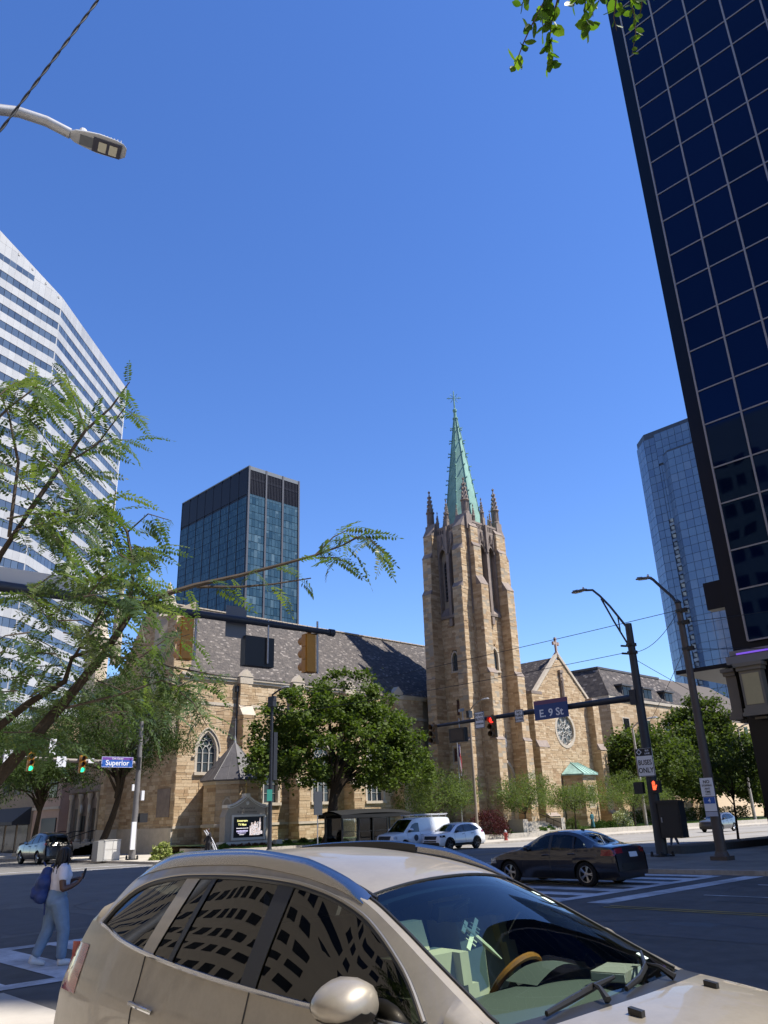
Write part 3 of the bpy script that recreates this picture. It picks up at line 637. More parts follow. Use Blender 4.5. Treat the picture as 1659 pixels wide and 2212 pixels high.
for fi_, (O, U, N) in enumerate(faces):
    ep = .005*(fi_ % 2); LV = LVS[fi_ % 2]; fc = Face(np.array(O)-np.array(N)*ep, U, N); vis = fi_ in (0, 3)
    if vis: stones(O, U, N, W_T, -.2, 21.2, holes=hF if fi_ == 0 else hL)
    bt, caps = MB(), MB()
    Ua, Na = np.array(U, float), np.array(N, float)
    for s0 in (.15, W_T-1.35):
        for z0, z1, p in LV:
            a0 = np.array(O)+Ua*s0; c_ = a0+Ua*.6+Na*(p-.04)/2
            bt.obox((c_[0], c_[1], (z0+z1)/2), (*(Ua*.57), 0), (*(Na*((p-.04)/2+.06)), 0), (0, 0, (z1-z0)/2))
            zz = max(z0, -.2)
            if vis: stones(a0+Na*p, Ua, Na, 1.2, zz, z1, lmin=.35, lmax=.8)
            if fi_ == 0: stones(a0, Na, -Ua, p, zz, z1)                                   # side that faces down the near street
            if fi_ == 3: stones(a0+Ua*1.2+Na*p, -Na, Ua, p, zz, z1)                       # sunny side
            if fi_ == 1: stones(a0+Na*p, -Na, -Ua, p, zz, z1)
        for (z0, z1, p), nxt in zip(LV, LV[1:]+[(0, 0, .0)]):
            pn = nxt[2]; h = (p-pn)*1.9
            for du in (0,):
                c0 = np.array(O)+Ua*(s0-.05); c1 = np.array(O)+Ua*(s0+1.25)
                q = [(*(c0+Na*(p+.06)), z1), (*(c1+Na*(p+.06)), z1), (*(c1+Na*pn), z1), (*(c0+Na*pn), z1), (*(c1+Na*pn), z1+h), (*(c0+Na*pn), z1+h)]
                caps = MB(); caps.add(q, [(0, 3, 2, 1), (0, 1, 4, 5), (2, 3, 5, 4), (1, 2, 4), (0, 5, 3)]); caps.build('buttress_cap', M_BUFF, ch)
    bt.build('buttress', M_MORTAR, ch)
    # belfry stage
    bf = MB()
    for a0, a1 in ((0, 1.5), (W_T-1.5, W_T)):
        bf.obox(fc.p((a0+a1)/2, 26+ep, -.26), fc.U*((a1-a0)/2-ep), fc.N*.26, (0, 0, 4.8-ep))
    bf.obox(fc.p(W_T/2, 25.6, -.2), fc.U*.2, fc.N*.42, (0, 0, 4.2)); bf.obox(fc.p(W_T/2, 30.0, 0), fc.U*.14, fc.N*.32, (0, 0, 1.6))
    bf.obox(fc.p(W_T/2, 30.4+ep, -.26), fc.U*(W_T/2-ep), fc.N*.28, (0, 0, .3))
    # sloping sill under the openings
    bf.add([fc.p(1.5, 21.25, .2), fc.p(W_T-1.5, 21.25, .2), fc.p(W_T-1.5, 21.55, .2), fc.p(1.5, 21.55, .2), fc.p(1.5, 22.6, -.52), fc.p(W_T-1.5, 22.6, -.52)], [(0, 1, 2, 3), (3, 2, 5, 4), (0, 3, 4), (1, 5, 2)])
    bf.obox(fc.p(W_T/2, 20.75, .14), fc.U*.2, fc.N*.14, (0, 0, .4))
    for k, a in enumerate((2.15, W_T-2.15)):
        pts = [(a+x, z) for x, z in arch_pts(1.1, 22.6, 28.2, 7)]; top = 30.15
        # spandrel over the arch: strips between the arch curve and the parapet
        for (x0, z0), (x1, z1) in zip(pts[1:-2], pts[2:-1]):
            bf.add([fc.p(x0, z0, .02), fc.p(x1, z1, .02), fc.p(x1, top, .02), fc.p(x0, top, .02), fc.p(x0, z0, -.48), fc.p(x1, z1, -.48)], [(0, 1, 2, 3), (0, 4, 5, 1)])
        ring(bf, fc, pts, off(pts, .12), -.46, .08)
        og = [(a-.68, 28.1), (a-.55, 28.75), (a-.3, 29.25), (a-.1, 29.65), (a, 30.6), (a+.1, 29.65), (a+.3, 29.25), (a+.55, 28.75), (a+.68, 28.1)]
        bf.tube([fc.p(*q, .1) for q in og], .07, 5)
        inn = [(a+x, z) for x, z in arch_pts(.56, 23.3, 27.3, 5)]; ring(bf, fc, inn, off(inn, .14), -.53, -.40)
        for x in (-.42, .42): bf.obox(fc.p(a+x*1.15, 29.3, .05), fc.U*.04, fc.N*.06, (0, 0, .9))
    bfo = bf.build('belfry_stage', M_BUFF, ch)
    lv = MB()
    for a in (2.15, W_T-2.15):
        lv.add([fc.p(a+x, z, -.49) for x, z in arch_pts(.56, 23.3, 27.3, 5)], [tuple(range(13))], mi=1)
        for k in range(9): lv.obox(fc.p(a, 23.5+.45*k, -.45), fc.U*.26, fc.N*.07+np.array([0, 0, -.05]), (0, 0, .03), mi=0)
    lv.build('louvre', [mat('louvre_slat', (.10, .11, .12), .6), M_BLACKM], bfo)
    # pierced parapet
    pp = MB(); pp.obox(fc.p(W_T/2, 30.82, -.14), fc.U*(W_T/2-ep), fc.N*.17, (0, 0, .12-ep)); pp.obox(fc.p(W_T/2, 31.66, -.14), fc.U*(W_T/2-ep), fc.N*.15, (0, 0, .11-ep))
    for k in range(15):
        a = 1.0+(W_T-2.0)*k/14; pp.obox(fc.p(a, 31.25, -.14), fc.U*(.13 if k % 7 == 0 else .06), fc.N*.11, (0, 0, .34))
        if k < 14: pp.obox(fc.p(a+(W_T-2)/28, 31.5, -.14), fc.U*.1, fc.N*.09, (0, 0, .09))
    pp.build('parapet', M_BUFF, ch)
def pinnacle(x, y, z0, zs, zt, w_, n=8):
    mb = MB(); r = w_/2
    mb.lathe([(r*1.02, z0), (r*1.02, z0+(zs-z0)*.18), (r*.86, z0+(zs-z0)*.22), (r*.82, zs-.12), (r*1.15, zs-.05), (r*1.1, zs+.06), (r*.8, zs+.1), (r*.12, zt-.35), (r*.28, zt-.3), (r*.1, zt-.2), (.03, zt)], (x, y, 0), n, rot=R(22.5))
    for k in range(4):
        a = R(90*k)
        for j in range(4):
            t = .12+.22*j; rr = r*(.8-.68*t)+.05*w_; z = zs+.1+(zt-.45-zs)*t
            mb.obox((x+rr*math.cos(a), y+rr*math.sin(a), z), (.09*w_, 0, .03), (0, .09*w_, 0), (0, 0, .11*w_))
    for a in (0, R(90)): mb.obox((x, y, zt-.18), (.17*w_*math.cos(a)+.02, .17*w_*math.sin(a)+.02, 0), (-.02*math.sin(a)-.01, .03*math.cos(a), 0), (0, 0, .04))
    for k in range(8):
        a = R(45*k); mb.tube([(x+r*.86*math.cos(a), y+r*.86*math.sin(a), z0+(zs-z0)*.25), (x+r*.86*math.cos(a), y+r*.86*math.sin(a), zs-.1)], .04*w_, 4)
    return mb
for sx in (-1, 1):
    for sy in (-1, 1):
        bs_ = MB().box(TCX+sx*2.62-.45, TCX+sx*2.62+.45, TCY+sy*2.62-.45, TCY+sy*2.62+.45, 30.6, 32.4); bs_.build('pinnacle_base', M_BUFF, ch)
        pinnacle(TCX+sx*2.62, TCY+sy*2.62, 32.3, 34.1, 36.9, .92).build('pinnacle', M_BUFF, ch)
for a in range(4):
    dx, dy = [(0, -1), (1, 0), (0, 1), (-1, 0)][a]
    MB().box(TCX+dx*2.85-.2, TCX+dx*2.85+.2, TCY+dy*2.85-.2, TCY+dy*2.85+.2, 30.0, 32.5).build('pinnacle_base', M_BUFF, ch)
    pinnacle(TCX+dx*2.8, TCY+dy*2.8, 32.3, 33.2, 35.0, .5).build('pinnacle', M_BUFF, ch)
    for s in (-1, 1): pinnacle(TCX+dx*2.75+dy*1.45*s, TCY+dy*2.75+dx*1.45*s, 31.7, 32.5, 33.9, .36, 6).build('pinnacle', M_BUFF, ch)
# spire
SP0, SP1 = 31.0, 46.2
sp = MB(); sp.lathe([(2.42, SP0), (.22, SP1)], (TCX, TCY, 0), 8, rot=R(22.5)); spo = sp.build('spire', M_COPPER, ch)
sm = MB(); cr_ = MB()
def spp(k, t):
    a = R(22.5+45*k); r_ = 2.42+(.22-2.42)*t; return np.array([TCX+r_*math.cos(a), TCY+r_*math.sin(a), SP0+(SP1-SP0)*t])
for k in range(8):
    sm.tube([spp(k, 0), spp(k, 1)], .055, 5)
    for j in range(8):
        t = .1+.115*j; p = spp(k, t); d = nrm((p[0]-TCX, p[1]-TCY, 0))
        CRK = MB(); CRK.tube([p, p+d*.16+np.array([0, 0, .1]), p+d*.3+np.array([0, 0, .02]), p+d*.34+np.array([0, 0, .16])], [.07, .07, .08, .03], 5); CRK.build('crocket', M_COPPER_D, spo)
    for j in range(7):
        t = .05+.12*j; A_, B_, Cm = spp(k, t), spp(k+1, t), (spp(k, t+.07)+spp(k+1, t+.07))/2
        if k % 2: sm.tube([A_*.9+B_*.1, Cm], .02, 4); sm.tube([Cm, (spp(k, t+.11)*.1+spp(k+1, t+.11)*.9)], .02, 4)
        else: sm.tube([A_*.95+B_*.05, spp(k, t+.1)*.1+spp(k+1, t+.1)*.9], .02, 4)
sm.build('seam', M_COPPER_D, spo)
tp = MB(); tp.lathe([(.24, 46.1), (.34, 46.15), (.34, 46.3), (.2, 46.4), (.17, 47.1), (.25, 47.2), (.26, 47.45), (.1, 47.6), (.06, 50.0), (.0, 50.1)], (TCX, TCY, 0), 10)
for a in (R(-45),):
    u = np.array([math.cos(a), math.sin(a), 0]); c_ = np.array([TCX, TCY, 49.05])
    tp.tube([c_-u*.85, c_+u*.85], [.015, .06], 5); tp.tube([c_+u*.85, c_-u*.85], [.015, .06], 5)
    for s in (-1, 1):
        for z in (-.22, .22): tp.tube([c_+u*s*.12+np.array([0, 0, z*.6]), c_+u*s*.42+np.array([0, 0, z*2.6])], .035, 4)
        tp.tube([c_+u*s*.6+np.array([0, 0, .18]), c_+u*s*.6-np.array([0, 0, .18])], .03, 4)
tp.build('spire_cross', M_COPPER_D, spo)
fT, fTL = Face(*faces[0]), Face(*faces[3])
lancet(ch, fT, 2.95, 15.5, 17.0, .95, .2); lancet(ch, fTL, 2.95, 15.6, 16.9, .75, .18)
sl = MB()
for fc, ho in ((fT, [(2.95, 11.0, 12.4)]), (fTL, [(2.95, 11.2, 12.6), (2.25, 6.6, 8.0), (3.65, 6.6, 8.0), (2.25, 2.4, 3.6), (3.65, 2.4, 3.6)])):
    for a, z0, z1 in ho: sl.obox(fc.p(a, (z0+z1)/2, -.16), fc.U*(.17 if z0 > 9 else .28), fc.N*.08, (0, 0, (z1-z0)/2))
sl.build('slit_window', mat('slit_dark_red', (.07, .025, .02), .7), ch)
sr = MB()
for a in (2.25, 3.65):
    q = [(a-.3, 6.5), (a+.3, 6.5), (a+.3, 8.1), (a-.3, 8.1)]; ring(sr, fTL, q, [(a-.42, 6.38), (a+.42, 6.38), (a+.42, 8.22), (a-.42, 8.22)], -.1, .05, True)
sr.build('window_surround', M_LIME, ch)
em = MB(); em.lathe([(.0, -.06), (.5, -.05), (.55, .05), (.1, .1)], (0, 0, 0), 12); em.lathe([(.0, .05), (.24, .12), (.1, .2)], (0, 0, 0), 6)
for k in range(5): em.tube([(-.44+.22*k, .3, 0), (-.5+.25*k, .95, .05)], [.07, .02], 4)
em.xf(Matrix.Translation((65.0, TY0-.06, 8.3)) @ Matrix.Rotation(R(90), 4, 'X')).build('carved_emblem', mat('grey_carving', (.22, .22, .23), .7), ch)
dpt = [(3.35+x, z) for x, z in arch_pts(1.9, .1, 4.7)]; dr = MB(); ring(dr, fT, dpt, off(dpt, .28), -.3, .08); dro = dr.build('doorway', M_LIME, ch)
MB().add([fT.p(a, z, -.22) for a, z in dpt], [tuple(range(len(dpt)))]).build('door', mat('panelled_stone', (.34, .28, .21), .8, var=.15), dro)
sts = MB()
for i in range(6): sts.box(63.4, 68.6, 46.9+.4*i, 50.6, -.6, -.12+.16*(i+1))
sts.box(62.6, 63.3, 47.2, 50.6, -.6, 1.1); sts.box(68.7, 69.3, 47.2, 50.6, -.6, 1.1); sts.build('steps', M_CONC, ch)
# --- gabled transept beyond the tower with the rose window
GX0, GX1, GY, GA, GE, GZ = 75.3, 86.2, 53.5, 80.65, 14.2, 19.1
core.prism([(GX0+.04, GY+.4, -1.5), (GX1-.04, GY+.4, -1.5), (GX1-.04, GY+.4, GE-.1), (GA, GY+.4, GZ-.15), (GX0+.04, GY+.4, GE-.1)], (0, 18, 0))
core.box(69, 76, 54.6, 70, -1.5, 13.2)
fG = Face((GX0, GY), (1, 0), (0, -1)); rc = GA-GX0-.05
def gl(z):
    if z < GE: return [(0, GX1-GX0)]
    t = (GZ-z)/(GZ-GE); return [((GA-GX0)*(1-t), (GA-GX0)+(GX1-GA)*t)]
stones((GX0, GY), (1, 0), (0, -1), GX1-GX0, -.2, GZ-.3, outline=gl, holes=[lambda z: (rc-math.sqrt(2.0**2-(z-10.5)**2), rc+math.sqrt(2.0**2-(z-10.5)**2)) if abs(z-10.5) < 2.0 else None, rect_hole(rc-.2, rc+.5, 13.9, 17.4), rect_hole(rc-1.8, rc+3.6, -1, 5.6)])
for bx, w_ in ((74.4, 1.9), (86.4, 1.3)):
    cb = MB()
    for z0, z1, p in ((-1, 1.2, 1.7), (1.2, 8.3, 1.25), (8.3, 14.1, .9)):
        cb.box(bx-w_/2+.04, bx+w_/2-.04, GY-p+.04, GY+1, z0, z1); stones((bx-w_/2, GY-p), (1, 0), (0, -1), w_, max(z0, -.2), z1, lmin=.4, lmax=.9); stones((bx-w_/2, GY+.5), (0, -1), (-1, 0), p+.5, max(z0, -.2), z1)
    cb.build('buttress', M_MORTAR, ch); cp = MB(); wedge_cap(cp, bx-w_/2-.06, bx+w_/2+.06, GY-1.32, GY-.85, 8.3, 9.2, '+y'); wedge_cap(cp, bx-w_/2-.06, bx+w_/2+.06, GY-1.78, GY-1.2, 1.2, 1.6, '+y'); cp.box(bx-w_/2-.05, bx+w_/2+.05, GY-.95, GY+1, 14.1, 14.42); cp.build('buttress_cap', M_BUFF, ch)
cg = MB()
for xa, s in ((GX0-.15, 1), (GX1+.15, -1)):
    p0, p1 = np.array([xa, 0, GE]), np.array([GA, 0, GZ+.12]); t = nrm(p1-p0)
    cg.add([(*(p0)[:1], GY-.16, p0[2]), (p1[0], GY-.16, p1[2]), (p1[0], GY-.16, p1[2]+.45), (p0[0]-s*.0, GY-.16, p0[2]+.42), (p0[0], GY+.3, p0[2]), (p1[0], GY+.3, p1[2]), (p1[0], GY+.3, p1[2]+.45), (p0[0], GY+.3, p0[2]+.42)], [(0, 1, 2, 3), (7, 6, 5, 4), (3, 2, 6, 7), (0, 4, 5, 1), (0, 3, 7, 4)])
cg.box(GX0-.5, GX0+.5, GY-.2, GY+.35, GE-.1, GE+.3); cg.box(GX1-.4, GX1+.4, GY-.2, GY+.35, GE-.1, GE+.3)
cg.build('gable_coping', M_LIME, ch)
cx_ = MB(); cx_.lathe([(.3, 19.3), (.22, 19.6), (.14, 19.8)], (GA, GY, 0), 6); cx_.obox((GA, GY, 20.5), (.13, 0, 0), (0, .12, 0), (0, 0, .75)); cx_.obox((GA, GY, 20.72), (.48, 0, 0), (0, .1, 0), (0, 0, .13))
for dx, dz in ((-.48, 0), (.48, 0), (0, .55)): cx_.obox((GA+dx, GY, 20.72+dz), (.13, 0, 0), (0, .13, 0), (0, 0, .2))
cx_.build('gable_cross', mat('worn_pink_stone', (.38, .29, .25), .85), ch)
ni = MB(); ni.obox(fG.p(rc+.15, 15.6, .08), fG.U*.22, fG.N*.2, (0, 0, 1.75)); ni.obox(fG.p(rc+.15, 17.3, .12), fG.U*.34, fG.N*.25, (0, 0, .16)); ni.tube([fG.p(rc+.15, 13.6, .3), fG.p(rc+.15, 16.6, .3)], [.12, .16], 6); ni.obox(fG.p(rc+.15, 16.3, .3), fG.U*.3, fG.N*.07, (0, 0, .09)); ni.build('niche_figure', M_BUFF, ch)
ro = MB(); ci = [(rc+1.72*math.cos(a), 10.5+1.72*math.sin(a)) for a in np.linspace(0, 2*math.pi, 33)[:-1]]
co_ = [(rc+2.05*math.cos(a), 10.5+2.05*math.sin(a)) for a in np.linspace(0, 2*math.pi, 33)[:-1]]
ring(ro, fG, ci, co_, -.3, .07, True); roo = ro.build('rose_window', M_LIME, ch)
MB().add([fG.p(*q, -.22) for q in ci], [tuple(range(32))]).build('glass', mat('grey_rose_glass', (.11, .125, .12), .35, var=.3, scale=7), roo)
tr_ = MB()
for k in range(8):
    a = R(45*k+22.5); u = (math.cos(a), math.sin(a)); tr_.tube([fG.p(rc+.28*u[0], 10.5+.28*u[1], -.17), fG.p(rc+1.7*u[0], 10.5+1.7*u[1], -.17)], .05, 5)
    a = R(45*k); x, z = rc+1.2*math.cos(a), 10.5+1.2*math.sin(a)
    tr_.tube([fG.p(x+.4*math.cos(b), z+.4*math.sin(b), -.17) for b in np.linspace(0, 2*math.pi, 11)], .04, 5)
    tr_.tube([fG.p(rc+.7*math.cos(a)+.2*math.cos(b), 10.5+.7*math.sin(a)+.2*math.sin(b), -.17) for b in np.linspace(0, 2*math.pi, 8)], .035, 4)
for k in range(16):
    a = R(22.5*k+11.25); tr_.tube([fG.p(rc+.95*math.cos(a), 10.5+.95*math.sin(a), -.17), fG.p(rc+1.7*math.cos(a+.12), 10.5+1.7*math.sin(a+.12), -.17)], .03, 4)
tr_.tube([fG.p(rc+.3*math.cos(b), 10.5+.3*math.sin(b), -.17) for b in np.linspace(0, 2*math.pi, 13)], .05, 5)
tr_.build('tracery', MATS['tracery_stone'], roo)
gr = MB(); L0 = (GA-GX0); gr.add([(GX0-.2, GY+.3, GE), (GA, GY+.3, GZ), (GA, GY+18, GZ), (GX0-.2, GY+18, GE)], [(0, 1, 2, 3)]); gr.add([(GX1+.2, GY+.3, GE), (GA, GY+.3, GZ), (GA, GY+18, GZ), (GX1+.2, GY+18, GE)], [(0, 3, 2, 1)])
gro = gr.build('roof', M_SLATE, ch); sg = []
u_ = nrm((GA-GX0+.2, 0, GZ-GE)); slates((GX0-.2, GY+10, GE), (0, -1, 0), u_, nrm((-(GZ-GE), 0, GA-GX0+.2)), 9.6, math.hypot(GA-GX0+.2, GZ-GE), out=sg)
pieces(sg, 'slate', gro, M_SLATE, 0, 'slate_field')
# bay with little copper roof
bcx, bhw, bp = GX0+rc+.9, 2.5, 1.9
bo = [(bcx-bhw, GY), (bcx-bhw*.55, GY-bp), (bcx+bhw*.55, GY-bp), (bcx+bhw, GY)]
core.prism([(x, y, -1) for x, y in bo], (0, 0, 6.5))
for a, b in zip(bo, bo[1:]):
    a, b = np.array(a), np.array(b); L_ = np.linalg.norm(b-a); u = (b-a)/L_; stones(a, u, np.array([u[1], -u[0]]), L_, -.2, 5.4, holes=[rect_hole(L_/2-.5, L_/2+.5, 2.0, 4.2)])
    f_ = Face(a, u, (u[1], -u[0])); wb = MB(); q = [(L_/2-.45, 2.05), (L_/2+.45, 2.05), (L_/2+.45, 4.15), (L_/2-.45, 4.15)]; ring(wb, f_, q, [(L_/2-.6, 1.9), (L_/2+.6, 1.9), (L_/2+.6, 4.3), (L_/2-.6, 4.3)], -.15, .05, True); wo = wb.build('window', M_LIME, ch); MB().add([f_.p(*p_, -.1) for p_ in q], [(0, 1, 2, 3)]).build('glass', M_LEAD, wo)
cr2 = MB(); e_ = [(bcx-bhw-.25, GY-.1, 5.55), (bcx-bhw*.6, GY-bp-.3, 5.55), (bcx+bhw*.6, GY-bp-.3, 5.55), (bcx+bhw+.25, GY-.1, 5.55), (bcx-.7, GY-.1, 6.85), (bcx+.7, GY-.1, 6.85)]
cr2.add(e_+[(x, y, 5.4) for x, y, z in e_[:4]], [(0, 1, 4), (1, 2, 5, 4), (2, 3, 5), (0, 6, 7, 1), (1, 7, 8, 2), (2, 8, 9, 3)]); cro = cr2.build('bay_roof', mat('pale_copper', (.25, .40, .34), .7, var=.2, scale=3, wear=.45), ch)
sb2 = MB()
for a, b in ((1, 4), (2, 5)): sb2.tube([np.array(e_[a])+(0, 0, .03), np.array(e_[b])+(0, 0, .03)], .05, 5)
for t in (.25, .5, .75): sb2.tube([np.array(e_[1])*(1-t)+np.array(e_[2])*t+(0, 0, .03), np.array(e_[4])*(1-t)+np.array(e_[5])*t+(0, 0, .03)], .03, 4)
sb2.build('seam', M_COPPER_D, cro)
core.build('wall_core', M_MORTAR, ch); 
# crossing ridge finial seen past the tower
MB().lathe([(.3, 18), (.25, 19.6), (.5, 20), (.12, 20.3), (.35, 20.8), (.05, 21.1)], (72.3, 56, 0), 6).build('finial', M_BUFF, ch)
pieces(ALL_STONES, 'stone', ch, M_STONE, 300, 'stone_field')
MORTAR.build('mortar_bed', M_MORTAR, ch); MORTAR = MB()
# --- parish house: mansard roof, dormers
ph = thing('parish_house', 'tan stone house with hipped slate mansard roof and small dormers beside the church gable', 'house', (99, 58, -.8))
hw = MB(); hw.box(99.25, 126, 58.25, 92, -1.5, 16.2); hw.build('wall', M_MORTAR, ph)
PS = []; hh_ = [rect_hole(3.0+5.9*k, 4.6+5.9*k, 3.2+3.9*j, 5.7+3.9*j) for k in range(4) for j in range(3)]
stones((99, 58), (1, 0), (0, -1), 27, -.5, 15.9, holes=hh_, out=PS, lmin=.6, lmax=1.6, rows=(.36, .5))
hl_ = [rect_hole(18.6+5*k, 20.2+5*k, 3.4+3.9*j, 6.2+3.9*j) for k in range(3) for j in range(3)]
stones((99, 92), (0, -1), (-1, 0), 34, -.5, 15.9, holes=hl_, out=PS, lmin=.6, lmax=1.6, rows=(.36, .5))
pieces(PS, 'stone', ph, M_STONE, 120, 'stone_field'); MORTAR.build('mortar_bed', M_MORTAR, ph)
f1, f2 = Face((99, 58), (1, 0), (0, -1)), Face((99, 92), (0, -1), (-1, 0))
M_DKWIN = facade_glass('dark_window_glass', (.012, .013, .015), .18, .12)
for fc, hs in ((f1, [(3.0+5.9*k, 4.6+5.9*k, 3.2+3.9*j, 5.7+3.9*j) for k in range(4) for j in range(3)]), (f2, [(18.6+5*k, 20.2+5*k, 3.4+3.9*j, 6.2+3.9*j) for k in range(3) for j in range(3)])):
    for a0, a1, z0, z1 in hs:
        wb = MB(); ring(wb, fc, [(a0, z0), (a1, z0), (a1, z1), (a0, z1)], [(a0-.16, z0-.2), (a1+.16, z0-.2), (a1+.16, z1+.16), (a0-.16, z1+.16)], -.2, .05, True); wo = wb.build('window', M_LIME, ph)
        g = MB(); g.obox(fc.p((a0+a1)/2, (z0+z1)/2, -.03), fc.U*(a1-a0)/2, fc.N*.02, (0, 0, (z1-z0)/2)); g.build('pane', M_DKWIN, wo)
MB().box(98.8, 126.2, 57.8, 92.2, 15.95, 16.45).build('cornice', M_LIME, ph)
mr_ = MB(); e0, e1, i_ = 16.45, 20.9, 3.2
A = [(98.8, 57.8, e0), (126.2, 57.8, e0), (126.2, 92.2, e0), (98.8, 92.2, e0)]; B_ = [(98.8+i_, 57.8+i_, e1), (126.2-i_*2, 57.8+i_, e1), (126.2-i_*2, 92.2-i_, e1), (98.8+i_, 92.2-i_, e1)]
mr_.add(A+B_, [(0, 1, 5, 4), (1, 2, 6, 5), (2, 3, 7, 6), (3, 0, 4, 7), (4, 5, 6, 7)]); mro = mr_.build('roof', M_SLATE, ph)
sg = []; L_ = 27.4; rs_ = math.hypot(i_, e1-e0)
slates((98.8, 57.8, e0), (1, 0, 0), nrm((0, i_, e1-e0)), nrm((0, -(e1-e0), i_)), L_, rs_, outline=lambda t: (i_*t, L_-2*i_*t), w_=.5, e=.3, out=sg)
slates((98.8, 92.2, e0), (0, -1, 0), nrm((i_, 0, e1-e0)), nrm((-(e1-e0), 0, i_)), 34.4, rs_, outline=lambda t: (i_*t, 34.4-i_*t), w_=.5, e=.3, out=sg)
pieces(sg, 'slate', mro, M_SLATE, 0, 'slate_field')
MB().box(98.8+i_-.2, 126.2-2*i_+.2, 57.8+i_-.2, 92.2-i_+.2, e1-.05, e1+.25).build('roof_edge', M_LEADR, ph)
for x, y, fx in ((104.2, 58.6, 0), (110.1, 58.6, 0), (116.6, 58.6, 0), (99.8, 66, 1), (99.8, 76, 1)):
    d = MB(); p = MB()
    if fx: d.box(x-.6, x+2.4, y-1.3, y+1.3, 16.6, 18.1); d.box(x-.9, x+2.8, y-1.6, y+1.6, 18.1, 18.35); p.box(x-.66, x-.58, y-1.05, y+1.05, 16.75, 17.95)
    else: d.box(x-1.3, x+1.3, y-.6, y+2.4, 16.6, 18.1); d.box(x-1.6, x+1.6, y-.9, y+2.8, 18.1, 18.35); p.box(x-1.05, x-.06, y-.66, y-.58, 16.75, 17.95); p.box(x+.06, x+1.05, y-.66, y-.58, 16.75, 17.95)
    do = d.build('dormer', M_LEADR, ph); p.build('pane', M_DKWIN, do)
ck = MB(); ck.tube([(93.5, 66, 15), (93.5, 66, 20.1), (94.0, 65.8, 20.5), (94.9, 65.5, 20.3)], .42, 8); ck.tube([(102.5, 70, 20), (102.5, 70, 21.8)], .3, 8); ck.build('roof_vent', mat('pale_vent_metal', (.5, .46, .42), .6), ph)
pw2 = thing('parish_wing', 'brown slate roofed stone wing half hidden behind the dark tower corner', 'house', (128, 66, -.9))
MB().box(130, 175, 66, 84, -1.5, 17.6).build('wall', M_STONE, pw2)
g2 = MB(); A = [(129.6, 65.5, 17.6), (176, 65.5, 17.6), (176, 84.5, 17.6), (129.6, 84.5, 17.6), (135.5, 75, 25.4), (170, 75, 25.4)]; g2.add(A, [(0, 1, 5, 4), (1, 2, 5), (2, 3, 4, 5), (3, 0, 4)]); g2.build('roof', M_SLATE, pw2)
for k in range(5): MB().box(134+7*k, 135.6+7*k, 65.9, 66.05, 13.2, 15.9).build('window', M_DKWIN, pw2)
# ------------------------------------------------------------------ towers
M_NAVY = facade_glass('navy_glass', (.0015, .005, .022), .34, .03, .05, .35, ramp=[(.001, .004, .020), (.002, .007, .032), (.001, .004, .016)], tint=(.22, .5, 1))
M_NAVYP = mat('navy_panel', (.002, .004, .013), .35, spec=.25)
M_ALU = mat('aluminium_mullion', (.30, .27, .26), .5, metal=.3)
# --- dark glass tower on the right: block at the corner, taller block further back out of view
dg = thing('dark_glass_tower', 'dark navy glass office tower with pale grid mullions filling the right edge', 'office tower', (38, 15.3, -.3))
DX, DYc, DH = 38.0, 15.3, 57.5
bd = MB(); bd.box(DX+.1, 61, -12, DYc, 8.0, DH); bd.box(DX+.1, 61, -33, -12.02, 8.0, 116); bd.build('body', M_NAVYP, dg)
lo = MB(); lo.box(DX+1.0, 60.6, -32.5, DYc-.1, -.6, 8.0); lo.box(DX+.15, DX+2.6, 13.2, DYc-.02, -.6, 8.0); lo.build('ground_floor', mat('black_granite', (.006, .006, .009), .3, var=.2, scale=10, spec=.35), dg)
zs_ = [9.0]
while zs_[-1] < DH: zs_.append(zs_[-1]+(2.5 if len(zs_) % 2 else 2.0))
ys_ = [14.45-1.98*k for k in range(22)]
pn = []
for j in range(len(zs_)-1):
    for k in range(len(ys_)-1):
        y0, y1, z0, z1 = ys_[k+1], ys_[k], zs_[j], zs_[j+1]
        t = random.uniform(-.004, .004); pn.append(((DX, (y0+y1)/2, (z0+z1)/2), (0, (y1-y0)/2-.03, 0), (t*.6, 0, (z1-z0)/2-.03), (.045, 0, 0), random.random()))
pieces(pn, 'pane', dg, M_NAVY, 300, 'pane_field')
for k, y in enumerate(ys_[:12]): MB().box(DX-.11, DX-.03, y-.045, y+.045, 9.0, DH).build('mullion', M_ALU, dg)
for k, z in enumerate(zs_): MB().box(DX-.09, DX-.035, ys_[-1], ys_[0], z-.035, z+.035).build('transom', M_ALU, dg)
ex = []
for j in range(26):
    for k in range(11):
        ex.append(((DX, -13-1.9*k, 60+2.1*j), (0, .92, 0), (0, 0, 1.02), (.05, 0, 0), random.random()))
pieces(ex, 'pane_field', dg, M_NAVY, 0)
nf = []
for j in range(12):
    for k in range(11): nf.append(((DX+1.2+2*k, DYc, 11+4*j), (.95, 0, 0), (0, 0, 1.9), (0, .05, 0), random.random()))
pieces(nf, 'pane_field', dg, M_NAVY, 0)
cn = MB(); cn.box(DX-.35, 61, -33, DYc+.25, 8.0, 8.35); cn.box(DX-.2, 61, -33, DYc+.1, 8.4, 8.62); cn.build('canopy_band', mat('canopy_metal', (.20, .18, .165), .6), dg)
MB().tube([(DX-.37, DYc-.3, 8.42), (DX-.37, -20, 8.42)], .045, 6).build('neon_tube', mat('violet_neon', (.1, .05, .3), .4, emit=(.22, .10, .75), es=.55), dg)
M_LANT = mat('cream_lantern_glass', (.46, .37, .19), .5, var=.08, scale=3)
M_LANTF = mat('lantern_stone', (.20, .165, .12), .7)
